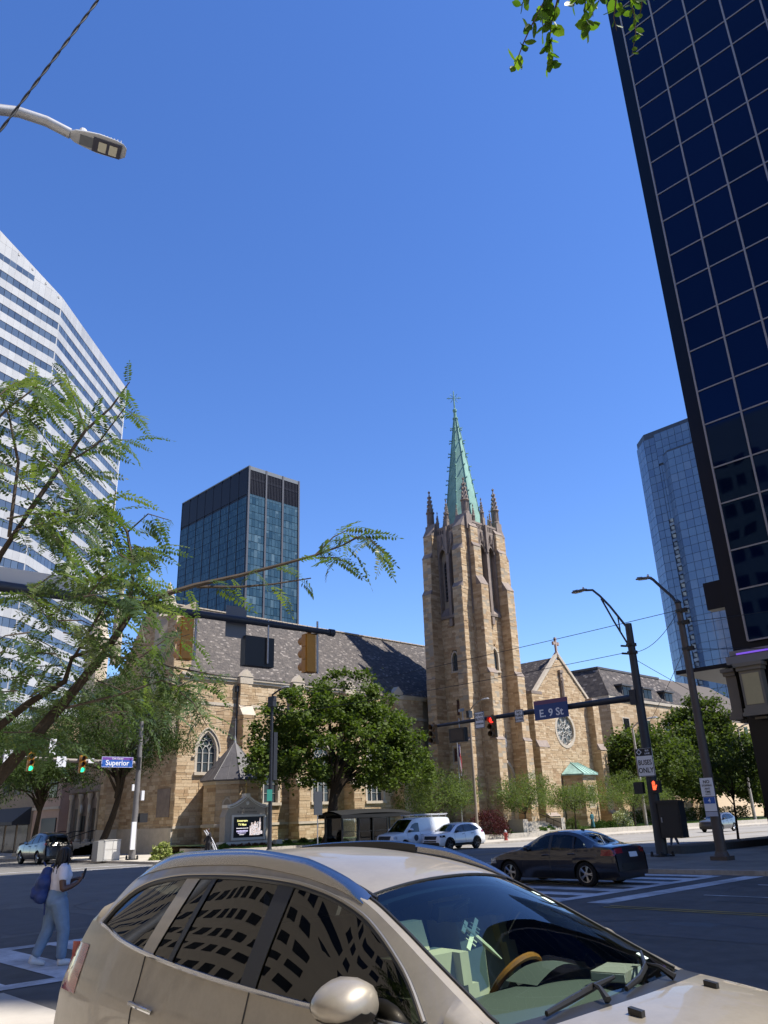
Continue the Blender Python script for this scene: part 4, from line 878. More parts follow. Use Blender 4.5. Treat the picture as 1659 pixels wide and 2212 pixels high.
for cx, cy, nx_, ny_, hwid in ((DX-.02, 14.5, -1, 0, .5), (DX+1.0, DYc+.3, 0, 1, .45)):
    la = MB(); ux, uy = abs(ny_), abs(nx_)
    def slab_(z0, z1, w_, d_, mb, o_=0): mb.obox((cx+nx_*(d_/2+o_), cy+ny_*(d_/2+o_), (z0+z1)/2), (ux*w_, uy*w_, 0), (nx_*d_/2, ny_*d_/2, 0), (0, 0, (z1-z0)/2))
    slab_(5.9, 7.6, hwid, .5, la); slab_(7.6, 7.78, hwid+.08, .58, la); slab_(7.78, 7.95, hwid+.16, .66, la); slab_(5.72, 5.9, hwid+.07, .57, la); slab_(5.55, 5.72, hwid+.13, .62, la); slab_(5.4, 5.5, hwid*.5, .3, la)
    lo_ = la.build('wall_lantern', M_LANTF, dg); gl_ = MB(); slab_(6.05, 7.45, hwid-.11, .03, gl_, .49); gl_.build('lantern_panel', M_LANT, lo_)
MB().box(38.4, 52, DYc+.26, 18.5, 8.02, 8.22).build('entrance_canopy', M_NAVYP, dg)
bx_ = thing('box_sign', 'plain dark box sign bracketed high on the dark tower corner', 'sign', (DX+.5, DYc, 11)); MB().box(DX+.3, DX+.9, DYc+.08, DYc+.95, 10.9, 12.3).build('sign_box', M_NAVYP, bx_); MB().box(DX+.5, DX+.6, DYc-.05, DYc+.1, 11, 12).build('bracket', M_BLACKM, bx_)
# --- white office tower with ribbon windows on the left
M_WPAN = mat('white_metal_panel', (.5, .5, .5), .5, var=.05, scale=.3, ramp=[(.36, .36, .36), (.43, .43, .425), (.39, .385, .38)], wear=.12)
M_RIBG = facade_glass('ribbon_glass', (.07, .10, .15), .6, .06, .05, .3, ramp=[(.055, .08, .125), (.09, .125, .18), (.07, .10, .15), (.045, .07, .12)])
wt = thing('white_office_tower', 'tall white office tower with dark ribbon windows and slanted top on the left', 'office tower', (53.3, 161.4, -1))
P0 = np.array([53.3, 161.4]); dL = nrm((-.943, -.333)); dR = nrm((.725, .688))
nL = np.array([dL[1], -dL[0]]); nL = nL if nL @ -P0 > 0 else -nL
nR = np.array([dR[1], -dR[0]]); nR = nR if nR @ -P0 > 0 else -nR
wl_, wr_ = 46.0, 43.4; FH = 3.93; ZT = 118.9
pA, pB = P0+dL*wl_, P0+dR*wr_; pC = pB+dL*wl_
bdy = MB()
bot = [pA, P0, pB, pC]; hts = [ZT+15.6, ZT, ZT-1.0, ZT+14.6]
bdy.add([(*(q-(nL+nR)*.16), -1) for q in bot]+[(*(q-(nL+nR)*.16), h-.2) for q, h in zip(bot, hts)], [(0, 1, 2, 3), (4, 7, 6, 5), (0, 4, 5, 1), (1, 5, 6, 2), (2, 6, 7, 3), (3, 7, 4, 0)])
bdy.build('body', mat('tower_core_grey', (.5, .5, .5), .8), wt)
gp, wp, clip = [], [], MB()
def fbox(d, nn, a0, a1, z0, z1, dep): return ((*(P0+d*(a0+a1)/2+nn*(dep-.1)), (z0+z1)/2), (*(d*(a1-a0)/2), 0), (0, 0, (z1-z0)/2), (*(nn*.1), 0), random.random())
for d, nn, L_, mod, off_ in ((dL, nL, wl_, 1.625, 0), (dR, nR, wr_, 1.625, .0)):
    n = int(L_/mod)
    for j in range(31):
        zt = 115.6-FH*j; zb = zt-1.85
        if zt < 2: break
        for k in range(n):
            gap = .055
            gp.append(fbox(d, nn, k*mod+gap, (k+1)*mod-gap, zb, zt, -.02))
            wp.append(fbox(d, nn, k*mod+.012, (k+1)*mod-.012, zt-FH+.03, zb-.03, .06))
for d, nn, L_, sl_ in ((dL, nL, wl_, .335), (dR, nR, wr_, 0)):
    n = int(L_/1.625)
    for k in range(n):
        a0, a1 = k*1.625+.012, (k+1)*1.625-.012; t0, t1 = ZT+sl_*a0, ZT+sl_*a1
        z = 115.63
        if sl_:
            while z+3.4 < t0: wp.append(fbox(d, nn, a0, a1, z+.02, z+3.4, .06)); z += 3.42
        q = [P0+d*a0+nn*.06, P0+d*a1+nn*.06]
        clip.add([(*q[0], z+.02), (*q[1], z+.02), (*q[1], t1), (*q[0], t0), (*(q[0]-nn*.2), t0), (*(q[1]-nn*.2), t1)], [(0, 1, 2, 3), (3, 2, 5, 4)], random.random())
# a second short ribbon in the slanted top
for k in range(2, 24): gp.append(fbox(dL, nL, k*1.625+1.6+.03, (k+1)*1.625+1.6-.03, 118.1+.0, 119.6, .075)) if ZT+.335*(k*1.625+1.6) > 121.2 else None
clip.build('parapet_panel', M_WPAN, wt)
pieces(gp, 'pane', wt, M_RIBG, 290, 'pane_field'); pieces(wp, 'panel', wt, M_WPAN, 290, 'panel_field')
cb = MB()
for k in range(4):
    a = 1.1+3.9*k; q = P0+dL*a+nL*.12; cb.obox((*q, ZT+.335*a-.9), (*(dL*.22), 0), (0, 0, .22), (*(nL*.06), 0))
cb.build('roof_light', mat('roof_light_frame', (.36, .34, .31), .6), wt)
MB().box(P0[0]-.12, P0[0]+.12, P0[1]-.05, P0[1]+.1, -1, 118.3).build('corner_post', M_WPAN, wt)
# --- dark slab tower
S15 = lambda x, y, z: (x*1.5, y*1.5, 1.85+(z-1.85)*1.5)
et = thing('dark_slab_tower', 'dark blue-black glass slab tower with black crown standing behind the church', 'office tower', S15(127, 191.7, 0))
ex0, ey0, _ = S15(127.3, 191.7, 0); ex1 = 147.7*1.5; ey1 = 233*1.5; ET = 1.85+105.8*1.5
M_ETG = facade_glass('teal_grey_glass', (.05, .09, .11), .16, .12, .04, .15, ramp=[(.022, .052, .085), (.032, .07, .105), (.042, .085, .125), (.055, .105, .145), (.028, .062, .095), (.10, .16, .20)])
M_ETD = mat('black_crown_metal', (.010, .011, .020), .5, spec=.2)
M_ETM = mat('tower_pier', (.075, .075, .085), .5)
MB().box(ex0+.2, ex1, ey0+.2, ey1, -2, ET-.3).build('body', M_ETD, et)
pn = []; FHt = 3.72; zcr = 1.85+95.4*1.5
wX = (ex1-ex0-4*.85)/3
bays = [(ex0+.85+(wX+.85)*b, ex0+.85+(wX+.85)*b+wX) for b in range(3)]
for a0, a1 in bays:
    for j in range(38):
        z = zcr-FHt*(j+1)
        for k in range(5):
            w5 = (a1-a0)/5; x = a0+w5*(k+.5)
            pn.append(((x, ey0+.1, z+FHt*.5), (w5/2-.05, 0, 0), (0, 0, FHt/2-.09), (0, .08, 0), random.random()))
            if (k+j) % 2 == 0: pn.append(((x+.1, ey0+.06, z+FHt*.36), (w5*.33, 0, 0), (0, 0, FHt*.3), (0, .08, 0), .55+.3*random.random()))
nb = 8; wY = (ey1-ey0-1)/nb
for b in range(nb):
    for j in range(38):
        z = zcr-FHt*(j+1)
        for k in range(5):
            w5 = (wY-.5)/5; y = ey0+.8+wY*b+w5*(k+.5)
            pn.append(((ex0+.1, y, z+FHt*.5), (0, w5/2-.05, 0), (0, 0, FHt/2-.09), (.08, 0, 0), random.random()*.3))
            if (k+j+b) % 2 == 0: pn.append(((ex0+.06, y, z+FHt*.4), (0, w5*.25, 0), (0, 0, FHt*.32), (.08, 0, 0), .5+.3*random.random()))
pieces(pn, 'pane', et, M_ETG, 300, 'pane_field')
for b in range(4): MB().box(ex0+(wX+.85)*b, ex0+(wX+.85)*b+.85, ey0-.45, ey0+.1, -2, ET).build('pier', M_ETM, et)
for b in range(nb+1): MB().box(ex0-.12, ex0+.1, ey0+.3+wY*b, ey0+.8+wY*b, -2, ET-.5).build('pier', M_ETD, et)
cw = MB(); cw.box(ex0+.05, ex1+.1, ey0-.2, ey0+1, ET-1.9, ET); cw.box(ex0-.05, ex1, ey0+1.02, ey1, ET-.5, ET); cw.build('parapet', mat('crown_band', (.13, .14, .15), .5), et)
lv = MB()
for a0, a1 in bays:
    lv.box(a0, a1, ey0-.02, ey0+.1, zcr+1.4, ET-1.9)
    for k in range(10): lv.box(a0+(a1-a0)*(k+.5)/10-.06, a0+(a1-a0)*(k+.5)/10+.06, ey0-.3, ey0, zcr+1.4, ET-1.9)
    lv.box(a0, a1, ey0-.12, ey0, (zcr+ET)/2+1, (zcr+ET)/2+2.2)
lv.box(ex0-.02, ex0+.1, ey0, ey1, zcr+1.2, ET-1.9); lv.build('crown_louvre', M_ETD, et)
sb_ = MB()
for a0, a1 in bays:
    for k in range(5): sb_.box(a0+(a1-a0)*k/5+.05, a0+(a1-a0)*(k+1)/5-.05, ey0-.02, ey0+.1, zcr, zcr+1.3)
sb_.build('spandrel', M_ETG, et)
# --- blue mirror-glass tower behind the dark one
S16 = lambda x, y, z: np.array([x*1.6, y*1.6, 1.85+(z-1.85)*1.6])
bt_ = thing('blue_mirror_tower', 'faceted pale blue mirror glass tower behind the dark tower on the right', 'office tower', tuple(S16(172, 81, 0)))
M_BLUG = facade_glass('blue_mirror_glass', (.07, .115, .20), .9, .05, .18, .12, ramp=[(.06, .10, .19), (.085, .14, .235), (.07, .115, .205), (.10, .15, .24)])
M_BLUF = mat('blue_tower_frame', (.025, .035, .06), .5)
q0, q1 = S16(171.9, 81, 0)[:2], S16(175.7, 85, 0)[:2]; yN = 30*1.6; BH = 1.85+88*1.6
bb = MB(); base = [(q0[0], q0[1]), (q1[0], q1[1]), (q1[0]+40, q1[1]), (q1[0]+40, yN), (q0[0], yN)]
bb.prism([(x+.3, y-.1, -2) for x, y in base], (0, 0, BH+2)); bb.build('body', M_BLUF, bt_)
pn = []; mod, fl = 2.82, 3.25
def face_panes(a, b, z0, z1, nn, w_=mod, dep=.0):
    a, b = np.array(a), np.array(b); L_ = np.linalg.norm(b-a); u = (b-a)/L_; n = max(1, round(L_/w_)); w_ = L_/n
    for j in range(int((z1-z0)/fl)):
        for k in range(n):
            c_ = a+u*w_*(k+.5)+nn*dep; t = random.uniform(-.006, .006)
            pn.append(((*c_, z0+fl*(j+.5)), (*(u*(w_/2-.07)), 0), (*(nn*t*fl/2), fl/2-.07), (*(nn*.12), 0), random.random()))
nX = np.array([-1., 0]); dC = nrm(q1-q0); nC = np.array([-dC[1], dC[0]])
face_panes(q1, q0, 0, BH, nC, 2.9, .1)
z_s = 1.85+82.5*1.6
face_panes((q0[0], q0[1]-4.6*1.0), (q0[0], q0[1]), 0, BH, nX, 2.3, .1)
# recessed slot, then the projecting bay
face_panes((q0[0]-.0, yN), (q0[0]-.0, q0[1]-4.6), z_s-6, BH, nX, mod, .1); face_panes((q0[0], q0[1]-6.7), (q0[0], q0[1]-4.6), 1.85+64*1.6, z_s-6, nX, 1.05, .0)
c0 = (q0[0]-3.4, q0[1]-10.0); c1 = (q0[0]-.2, q0[1]-6.6)
b2 = MB(); b2.prism([(c0[0]+.2, c0[1], -2), (c1[0]+.2, c1[1], -2), (c1[0]+3, c1[1], -2), (c1[0]+3, yN, -2), (c0[0]+.2, yN, -2)], (0, 0, z_s-3+2)); b2.build('body', M_BLUF, bt_)
dC2 = nrm(np.array(c1)-np.array(c0)); face_panes(c1, c0, 0, z_s-3, np.array([-dC2[1], dC2[0]]), 2.4, .0)
face_panes((c0[0], yN), c0, 0, z_s-3, nX, mod, .1)
pieces(pn, 'pane', bt_, M_BLUG, 300, 'pane_field')
# zig-zag of bright reflecting strips in the slot
zz = []; z = 4
while z < 1.85+64*1.6:
    y0, y1 = q0[1]-6.4, q0[1]-4.9
    for s_ in (0, 1): zz.append(((q0[0]-.06, (y0+y1)/2, z+1.6*s_+.8), (0, (y1-y0)/2, .5*(1 if s_ else -1)), (0, 0, .62), (.03, 0, 0), random.random()))
    z += 3.25
pieces(zz, 'stair_pane', bt_, mat('pale_stair_glass', (.2, .26, .3), .3, ramp=[(.10, .15, .22), (.30, .33, .34), (.16, .21, .27), (.08, .12, .2)]), 80)
# --- shop buildings down the street past the church front
lb = thing('pink_stucco_building', 'pink stucco building with dark doorway past the church front', 'building', (33, 84, -.8))
b_ = MB(); b_.box(33, 50, 80.5, 87.0, -1, 11); b_.build('wall', mat('pink_stucco', (.52, .36, .27), .9, var=.08, scale=1, wear=.1), lb); MB().box(32.9, 33.1, 80.9, 84.4, -1, 2.7).build('doorway', M_BLACKM, lb); MB().box(32.85, 33.05, 80.4, 87.1, 3.5, 3.75).build('band', M_LIME, lb)
for z in (4.6, 8): MB().box(32.93, 33.02, 81.5, 83.3, z, z+2).build('window', M_DKWIN, lb)
lb = thing('awning_shop', 'tan brick shop building with dark slanted awning at the left edge', 'building', (33, 90, -.8))
MB().box(33, 52, 87.1, 112, -1, 13).build('wall', mat('tan_brick', (.25, .20, .145), .9, var=.15, scale=3, wear=.15), lb)
for k in range(7):
    MB().box(32.93, 33.05, 88+3.3*k, 89.8+3.3*k, 5.2, 7.6).build('window', M_DKWIN, lb); MB().box(32.93, 33.05, 88+3.3*k, 89.8+3.3*k, 9.2, 11.6).build('window', M_DKWIN, lb)
    MB().box(32.95, 33.05, 87.9+3.3*k, 90.6+3.3*k, -.6, 2.2).build('shop_window', M_DKWIN, lb)
MB().prism([(33, 87.6, 3.9), (31.2, 87.6, 2.5), (31.2, 87.6, 2.2), (33, 87.6, 2.2)], (0, 20, 0)).build('awning', mat('awning_cloth', (.05, .055, .06), .85), lb)
# --- the building across the pavement behind the viewer: it is what the parked car's side glass mirrors
tb = thing('tan_office_block', 'tan office block with rows of dark windows, seen mirrored in the parked car', 'office block', (-24, 5, 0))
MB().box(-40, -24, -45, 120, -.5, 50).build('wall', mat('tan_precast', (.42, .35, .26), .9, var=.1, scale=.8), tb)
wn = [((-24, -43+2.5*k, 5+3.3*j), (0, .8, 0), (0, 0, .75), (.03, 0, 0)) for k in range(62) for j in range(13)]
pieces(wn, 'window', tb, M_DKWIN, 0, 'window_field')
# ------------------------------------------------------------------ trees and planting
def view_ray(px, py): return (CF*F_PX+CR*(px-829.5)-CU*(py-1106)).normalized()
def at(px, py, dist):
    """world point seen at a place of the photograph, dist metres off (measured level)"""
    d = view_ray(px, py); return np.array(Vector((0, 0, CAM_H))+d*(dist/math.hypot(d.x, d.y)))
def on_y(px, py, Y):
    d = view_ray(px, py); return np.array(Vector((0, 0, CAM_H))+d*(Y/d.y))
L_MAPLE = leaf_mat('maple_leaf', [(.055, .085, .018), (.082, .118, .026), (.045, .07, .018), (.11, .145, .032), (.065, .098, .022)], .28)
L_LOC = leaf_mat('locust_leaf', [(.04, .066, .022), (.058, .088, .028), (.034, .056, .02), (.078, .11, .032)], .3)
L_LOCP = leaf_mat('pale_locust_leaf', [(.085, .12, .04), (.115, .15, .05), (.07, .10, .035), (.14, .17, .06)], .35)
L_DARK = leaf_mat('deep_green_leaf', [(.05, .074, .017), (.072, .102, .024), (.038, .055, .016), (.115, .145, .036)], .3)
L_PURP = leaf_mat('purple_leaf', [(.05, .012, .018), (.075, .018, .024), (.035, .01, .014)], .25)
L_BOX = leaf_mat('boxwood_leaf', [(.05, .10, .02), (.08, .14, .03), (.035, .07, .016)], .2)
L_CREAM = leaf_mat('cream_flower', [(.55, .55, .38), (.45, .50, .28), (.62, .60, .46), (.12, .19, .05)], .2)
L_RED = leaf_mat('dark_red_flower', [(.16, .03, .03), (.10, .025, .02), (.06, .09, .02), (.20, .05, .05)], .2)
L_GOLD = leaf_mat('variegated_leaf', [(.20, .24, .06), (.32, .33, .12), (.10, .16, .03), (.40, .38, .18)], .2)
def leaf_cloud(centres, sig, per, size, aspect, rs, up=.35, droop=0.):
    n = len(centres)*per; c_ = np.repeat(np.asarray(centres), per, 0)+rs.normal(0, 1, (n, 3))*np.repeat(np.asarray(sig).reshape(-1, 1) if np.ndim(sig) else np.full((len(centres), 1), sig), per, 0)*np.array([1, 1, .7])
    nn = rs.normal(0, 1, (n, 3)); nn[:, 2] = np.abs(nn[:, 2])+up; nn /= np.linalg.norm(nn, axis=1)[:, None]
    t = rs.normal(0, 1, (n, 3)); t[:, 2] -= droop; t -= nn*(t*nn).sum(1)[:, None]; t /= np.linalg.norm(t, axis=1)[:, None]
    b = np.cross(nn, t); s = size*rs.uniform(.6, 1.25, (n, 1))
    v = np.stack([c_-t*s*.5, c_+b*s*aspect*.5-nn*s*.06, c_+t*s*.5, c_-b*s*aspect*.5-nn*s*.06], 1)
    return v.reshape(-1, 3), rs.rand(n)
def limbs(mb, base, top, r0, targets, rs, lean=(0, 0), bend=.4):
    base = np.array(base, float); top = np.array(top, float)
    pts = [base+(top-base)*t+np.array([lean[0]*math.sin(t*3.1), lean[1]*math.sin(t*3.1), 0]) for t in np.linspace(0, 1, 7)]
    mb.tube(pts, [r0*1.45]+[r0*(1-.45*t) for t in np.linspace(.12, 1, 6)], 9)
    for q in targets:
        q = np.array(q, float); f = rs.uniform(.7, 1.); s = base+(top-base)*f
        m1 = s+(q-s)*.35+np.array([0, 0, np.linalg.norm(q-s)*.12])+rs.normal(0, bend*.4, 3); m2 = s+(q-s)*.7+rs.normal(0, bend*.5, 3)
        mb.tube([s, m1, m2, q], [r0*.42, r0*.3, r0*.17, r0*.05], 6)
def tree(name, label, base, top, r0, blobs, nclump, per, size, aspect, lm, seed, sig=.45, up=.35, droop=0., group=None, cat='tree', lean=(0, 0), shell=.55, extra=None):
    """blobs: list of (centre, radii); leaf clumps sit mostly in the outer shell of the blobs"""
    rs = np.random.RandomState(seed); t = thing(name, label, cat, tuple(base), group=group)
    vol = np.array([np.prod(r_) for _, r_ in blobs])**.8; vol /= vol.sum(); cs = []
    for (c_, r_), f in zip(blobs, vol):
        k = max(3, int(nclump*f)); d = rs.normal(0, 1, (k, 3)); d /= np.linalg.norm(d, axis=1)[:, None]
        rad = shell+(1-shell)*rs.rand(k, 1)**.6; rad *= 1+.12*np.sin(d[:, :1]*5+c_[0])*np.cos(d[:, 1:2]*4)
        cs.append(np.array(c_)+d*rad*np.array(r_))
    cs = np.concatenate(cs); mb = MB(); sel = cs[rs.permutation(len(cs))[:14]]
    limbs(mb, base, top, r0, list(sel), rs, lean); mb.build('trunk', M_BARK, t, True)
    v, r_ = leaf_cloud(cs, sig*rs.uniform(.7, 1.3, len(cs)), per, size, aspect, rs, up, droop)
    link('crown', fast_mesh('crown', v, 4, np.arange(len(v)), lm, r_), t)
    return t
def gl(x, y, h=0.): return (x, y, (LAWN_Z(x, y) if y > 46.7 and x > 31.5 else gz(x, y)+.14)-.05+h)
tree('maple_tree', 'broad dense green maple tree in front of the church nave', gl(39.7, 47.6), (40.4, 47.8, 4.2), .5,
     [((40.6, 48, 8.0), (6.6, 5.4, 3.6)), ((35.0, 47.4, 6.6), (2.9, 3, 2.2)), ((46.8, 47.4, 6.3), (2.9, 3.2, 2.6)), ((41.6, 48, 10.9), (3.4, 3.2, 1.9)), ((37.4, 48, 9.3), (3.0, 3, 2.0)), ((45.0, 48.4, 9.0), (3, 3, 2.2)), ((36.6, 46.8, 4.9), (2.6, 2.4, 1.0)), ((44.6, 46.4, 4.7), (3.2, 2.6, 1.2)), ((33.6, 47.2, 5.0), (1.6, 1.6, .8)), ((49.6, 47.4, 5.2), (1.8, 2, 1.3))],
     330, 120, .27, .85, L_MAPLE, 5, .36, .5, shell=.45)
tree('honey_locust_tree', 'dark feathery locust tree with leaning trunk before the church steps', gl(25.4, 55.3), (26.6, 54.4, 5.2), .27,
     [((25.6, 54.2, 8.6), (4.6, 4.4, 3.6)), ((28.8, 52.6, 8.8), (2.6, 2.4, 2.5)), ((28.4, 52.8, 6.4), (2.2, 2.0, 1.4)), ((23.6, 53, 6.6), (2.4, 2.4, 1.3)), ((26.4, 53.4, 10.6), (3, 2.6, 1.3))], 230, 105, .24, .30, L_LOC, 11, .5, .2, 1.2, lean=(.35, .2), shell=.35)
tree('honey_locust_tree', 'second feathery locust tree with forked trunk beside the pink building', gl(25.2, 66.0), (25.6, 66, 4.0), .24,
     [((24.8, 65.5, 8.0), (4.6, 4.6, 3.8)), ((22.6, 63, 6.2), (2.6, 2.4, 1.5)), ((27.0, 64, 6.4), (2.4, 2.4, 1.6))], 240, 105, .25, .30, L_LOC, 12, .5, .2, 1.2, shell=.35)
tree('honey_locust_tree', 'farthest feathery locust tree on the left in front of the awning shop', gl(25.4, 79.5), (25.6, 79.5, 4.6), .22, [((25.0, 79, 8.2), (5.2, 5.2, 4.2)), ((23.2, 75, 6.5), (2.5, 2.5, 1.6))], 190, 90, .28, .32, L_LOC, 13, .55, .2, 1.2, shell=.35)
SL = 'small pale locust trees along the church pavement'
for k, (x, y, tz, blobs, n, lab) in enumerate([
        (50.4, 47.2, 2.2, [((51.2, 47.3, 3.6), (3.8, 2.4, 1.7)), ((48.2, 47, 2.8), (1.8, 1.6, 1.1)), ((53.8, 47.2, 3.4), (1.8, 1.8, 1.3))], 110, 'small locust tree right of the maple, behind the white van'),
        (63.0, 47.3, 2.0, [((63.4, 47.3, 3.5), (3.0, 2.2, 1.6)), ((61, 47.2, 2.9), (1.5, 1.5, 1.0)), ((65.6, 47.2, 3.0), (1.6, 1.6, 1.0))], 90, 'small locust tree in front of the tower doorway steps'),
        (71.2, 47.3, 2.0, [((71.0, 47.3, 3.0), (3.0, 2.2, 1.4)), ((73.6, 47.2, 3.2), (1.7, 1.6, 1.0)), ((68.6, 47.2, 2.6), (1.4, 1.4, .8))], 80, 'small locust tree below the little copper bay roof'),
        (83.2, 47.6, 2.2, [((82.6, 47.6, 3.6), (4.4, 2.6, 1.9)), ((87.4, 47.6, 3.2), (3, 2.2, 1.5)), ((78.6, 47.5, 2.9), (2, 1.8, 1.2))], 120, 'small locust tree right of the rose window gable')]):
    tree('young_locust_tree', lab, gl(x, y), (x+.2, y, tz), .09, blobs, n, 85, .22, .32, L_LOCP, 20+k, .42, .2, 1.0, group=SL, shell=.3)
tree('street_tree', 'thin young tree with small crown growing in the kerbside bed by the bus sign', gl(43.0, 18.9), (43.2, 18.8, 2.4), .07, [((43.6, 18.6, 4.0), (1.7, 1.6, 1.5)), ((42.4, 19.2, 3.3), (1.1, 1.1, .8))], 60, 60, .2, .4, L_DARK, 31, .3, .3, .6, shell=.3)
tree('large_tree', 'large dense dark green tree in front of the parish house', gl(94, 51), (94.3, 51, 4.0), .36,
     [((94.0, 51, 7.2), (6.0, 4.2, 4.0)), ((90.0, 51, 7.6), (2.8, 2.8, 2.8)), ((100, 51, 6.2), (5.0, 4, 3.4))], 230, 95, .42, .8, L_DARK, 41, .6, .5, shell=.5)
tree('large_tree', 'tallest bright green leafy tree left of the dark tower corner', gl(110.5, 52), (110.7, 52, 5), .4,
     [((110.5, 52, 8.6), (7.0, 5, 6.0)), ((111.6, 51, 13.0), (3.4, 3.4, 3.2)), ((118.5, 51, 7.4), (5.0, 4, 3.8)), ((105.4, 51, 7.2), (3.6, 3.6, 3.6))], 330, 95, .46, .85, L_DARK, 42, .6, .55, shell=.55)
tree('large_tree', 'dark green tree at the far end of the church pavement by the dark tower', gl(130, 52), (130, 52, 4.5), .36, [((130, 52, 7.0), (7, 5, 5)), ((124, 51, 4.8), (4, 3, 2.6))], 190, 80, .5, .85, L_DARK, 43, .65, .5, shell=.5)
def bush(name, label, pos, rad, n, size, aspect, lm, seed, cat='shrub', group=None, flat=.85, stalk=None):
    rs = np.random.RandomState(seed); x, y = pos[:2]; t = thing(name, label, cat, gl(x, y), group=group)
    d = rs.normal(0, 1, (n, 3)); d /= np.linalg.norm(d, axis=1)[:, None]; d[:, 2] = np.abs(d[:, 2])
    cs = np.array(gl(x, y))+d*(rad*rs.uniform(.75, 1.02, (n, 1))*(1+.1*np.sin(d[:, :1]*7)))*np.array([1, 1, flat*1.6 if stalk else flat*1.25])
    v, r_ = leaf_cloud(cs, rad*.10, 5, size, aspect, rs, .2); link('foliage', fast_mesh('foliage', v, 4, np.arange(len(v)), lm, r_), t)
    MB().tube([gl(x, y), gl(x, y, rad*.8)], rad*.12, 6).build('stem', M_BARK, t)
    return t
bush('purple_shrub', 'round dark purple-leaved shrub by the white crossover', (58.0, 47.5), 1.75, 900, .16, .5, L_PURP, 51, flat=1.0)
bush('hydrangea_shrub', 'cream flowering shrub in the bed right of the gable', (83.4, 49.2), 1.15, 420, .16, .8, L_CREAM, 52, flat=1.2)
p = on_y(352, 1838, 47.9); bush('variegated_shrub', 'yellow-green variegated shrub at the left end of the lawn', (p[0], 47.9), .62, 260, .2, .55, L_GOLD, 53, flat=1.35)
p = on_y(330, 1838, 47.9); bush('variegated_shrub', 'smallest yellow-green plant beside the variegated shrub', (p[0], 47.6), .32, 110, .18, .5, L_GOLD, 54)
BG = 'clipped boxwood balls along the church'
for k, (px, Y, r_, lab) in enumerate([(391, 48.4, .42, 'leftmost boxwood ball beside the variegated shrub'), (425, 48.4, .36, 'boxwood ball between the first one and the person in black'), (484, 49.2, .36, 'boxwood ball just left of the lit church sign'), (622, 50, .34, 'boxwood ball right of the church sign lamp pole'), (655, 50, .42, 'boxwood ball left of the maple trunk'), (688, 50, .42, 'boxwood ball touching the maple trunk')]):
    bush('boxwood_ball', lab, (on_y(px, 1815, Y)[0], Y), r_, 220, .09, .7, L_BOX, 60+k, group=BG, flat=.8)
for k, (x, y, r_) in enumerate([(65.6, 47.3, .5), (67.2, 47.6, .55), (76.4, 48.2, .6), (78.0, 48.6, .75), (79.6, 48.5, .7), (60.6, 47.6, .5)]):
    bush('boxwood_ball', ['low green bush left of the doorway steps', 'low green bush right of the doorway steps', 'first round bush past the gable corner', 'second round bush past the gable corner', 'third round bush past the gable corner', 'green bush beside the purple shrub'][k], (x, y), r_, 260, .12, .7, L_BOX, 70+k, group='round green bushes by the church steps')
for k in range(7):
    px = 488+16*k; p = on_y(px, 1822, 49.4); bush('red_flower_clump', ['leftmost', 'second from the left', 'third from the left', 'middle', 'third from the right', 'second from the right', 'rightmost'][k]+' of the dark red flower clumps under the church sign', (p[0], 49.4), .26, 70, .1, .7, L_RED, 80+k, cat='flower clump', group='red flower clumps under the church sign', flat=.8)
bush('ornamental_grass', 'spiky tuft of grey-green grass left of the gable corner', (73.5, 49.2), .8, 300, .35, .08, L_LOCP, 95, flat=1.1)
hd = thing('hedge', 'dark clipped hedge running along the parish house lawn', 'hedge', gl(100, 52.5)); rs = np.random.RandomState(4)
cs = np.c_[rs.uniform(92, 128, 1500), rs.uniform(53.2, 54.6, 1500), rs.uniform(0, 1.5, 1500)-.1]; v, r_ = leaf_cloud(cs, .14, 6, .2, .7, rs); link('foliage', fast_mesh('foliage', v, 4, np.arange(len(v)), L_DARK, r_), hd)
# --- the near locust on the viewer's pavement: branches reach into the left of the picture
def compound_leaf(n_pairs, L_, seed):
    rs = np.random.RandomState(seed); v, f = [], []
    curve = lambda t: np.array([L_*t, 0, -.22*L_*t*t+.05*L_*math.sin(3*t)])
    def q(a, b, c_, d):
        k = len(v); v.extend([a, b, c_, d]); f.append((k, k+1, k+2, k+3))
    for i in range(4):
        a, b = curve(i/4), curve((i+1)/4); w_ = np.array([0, .0011, 0]); q(a-w_, b-w_, b+w_, a+w_)
    for i in range(n_pairs):
        t = .14+.86*i/n_pairs; p = curve(t); le = L_*.175*math.sin(math.pi*(.22+.62*t))*rs.uniform(.9, 1.1)
        for s in (-1, 1):
            d = nrm((.42+.12*rs.randn(), s*1., -.28+.16*rs.randn())); up = np.array([0, 0, 1.]); b = nrm(np.cross(d, up))*le*.25
            q(p+d*le*.04, p+d*le*.5+b-np.array([0, 0, le*.04]), p+d*le, p+d*le*.5-b-np.array([0, 0, le*.04]))
    d = np.array([1., 0, -.4])*L_*.13; p = curve(1); b = np.array([0, L_*.022, 0]); q(p, p+d*.5+b, p+d, p+d*.5-b)
    return np.array(v), np.array(f)
L_NEAR = leaf_mat('near_locust_leaf', [(.05, .08, .034), (.075, .11, .045), (.06, .095, .05), (.11, .14, .055), (.065, .10, .04), (.14, .165, .09)], .4, .32)
CL = [compound_leaf(n, l, s) for n, l, s in ((11, .20, 1), (11, .22, 2), (10, .175, 3), (9, .15, 4), (12, .23, 5))]
CLM = [fast_mesh('leaf', v, 4, f, L_NEAR) for v, f in CL]
nt_ = thing('near_locust_tree', 'leaning locust tree whose leafy branches cover the left edge close to the viewer', 'tree', (.75, 4.7, .14))
M_TWIG = mat('twig_bark', (.075, .058, .045), .9, var=.25, scale=20, spec=.2)
tk = MB(); tk.tube([(.75, 4.75, .1), (.78, 4.7, .9), (.85, 4.5, 1.35)], [.16, .12, .1], 10)
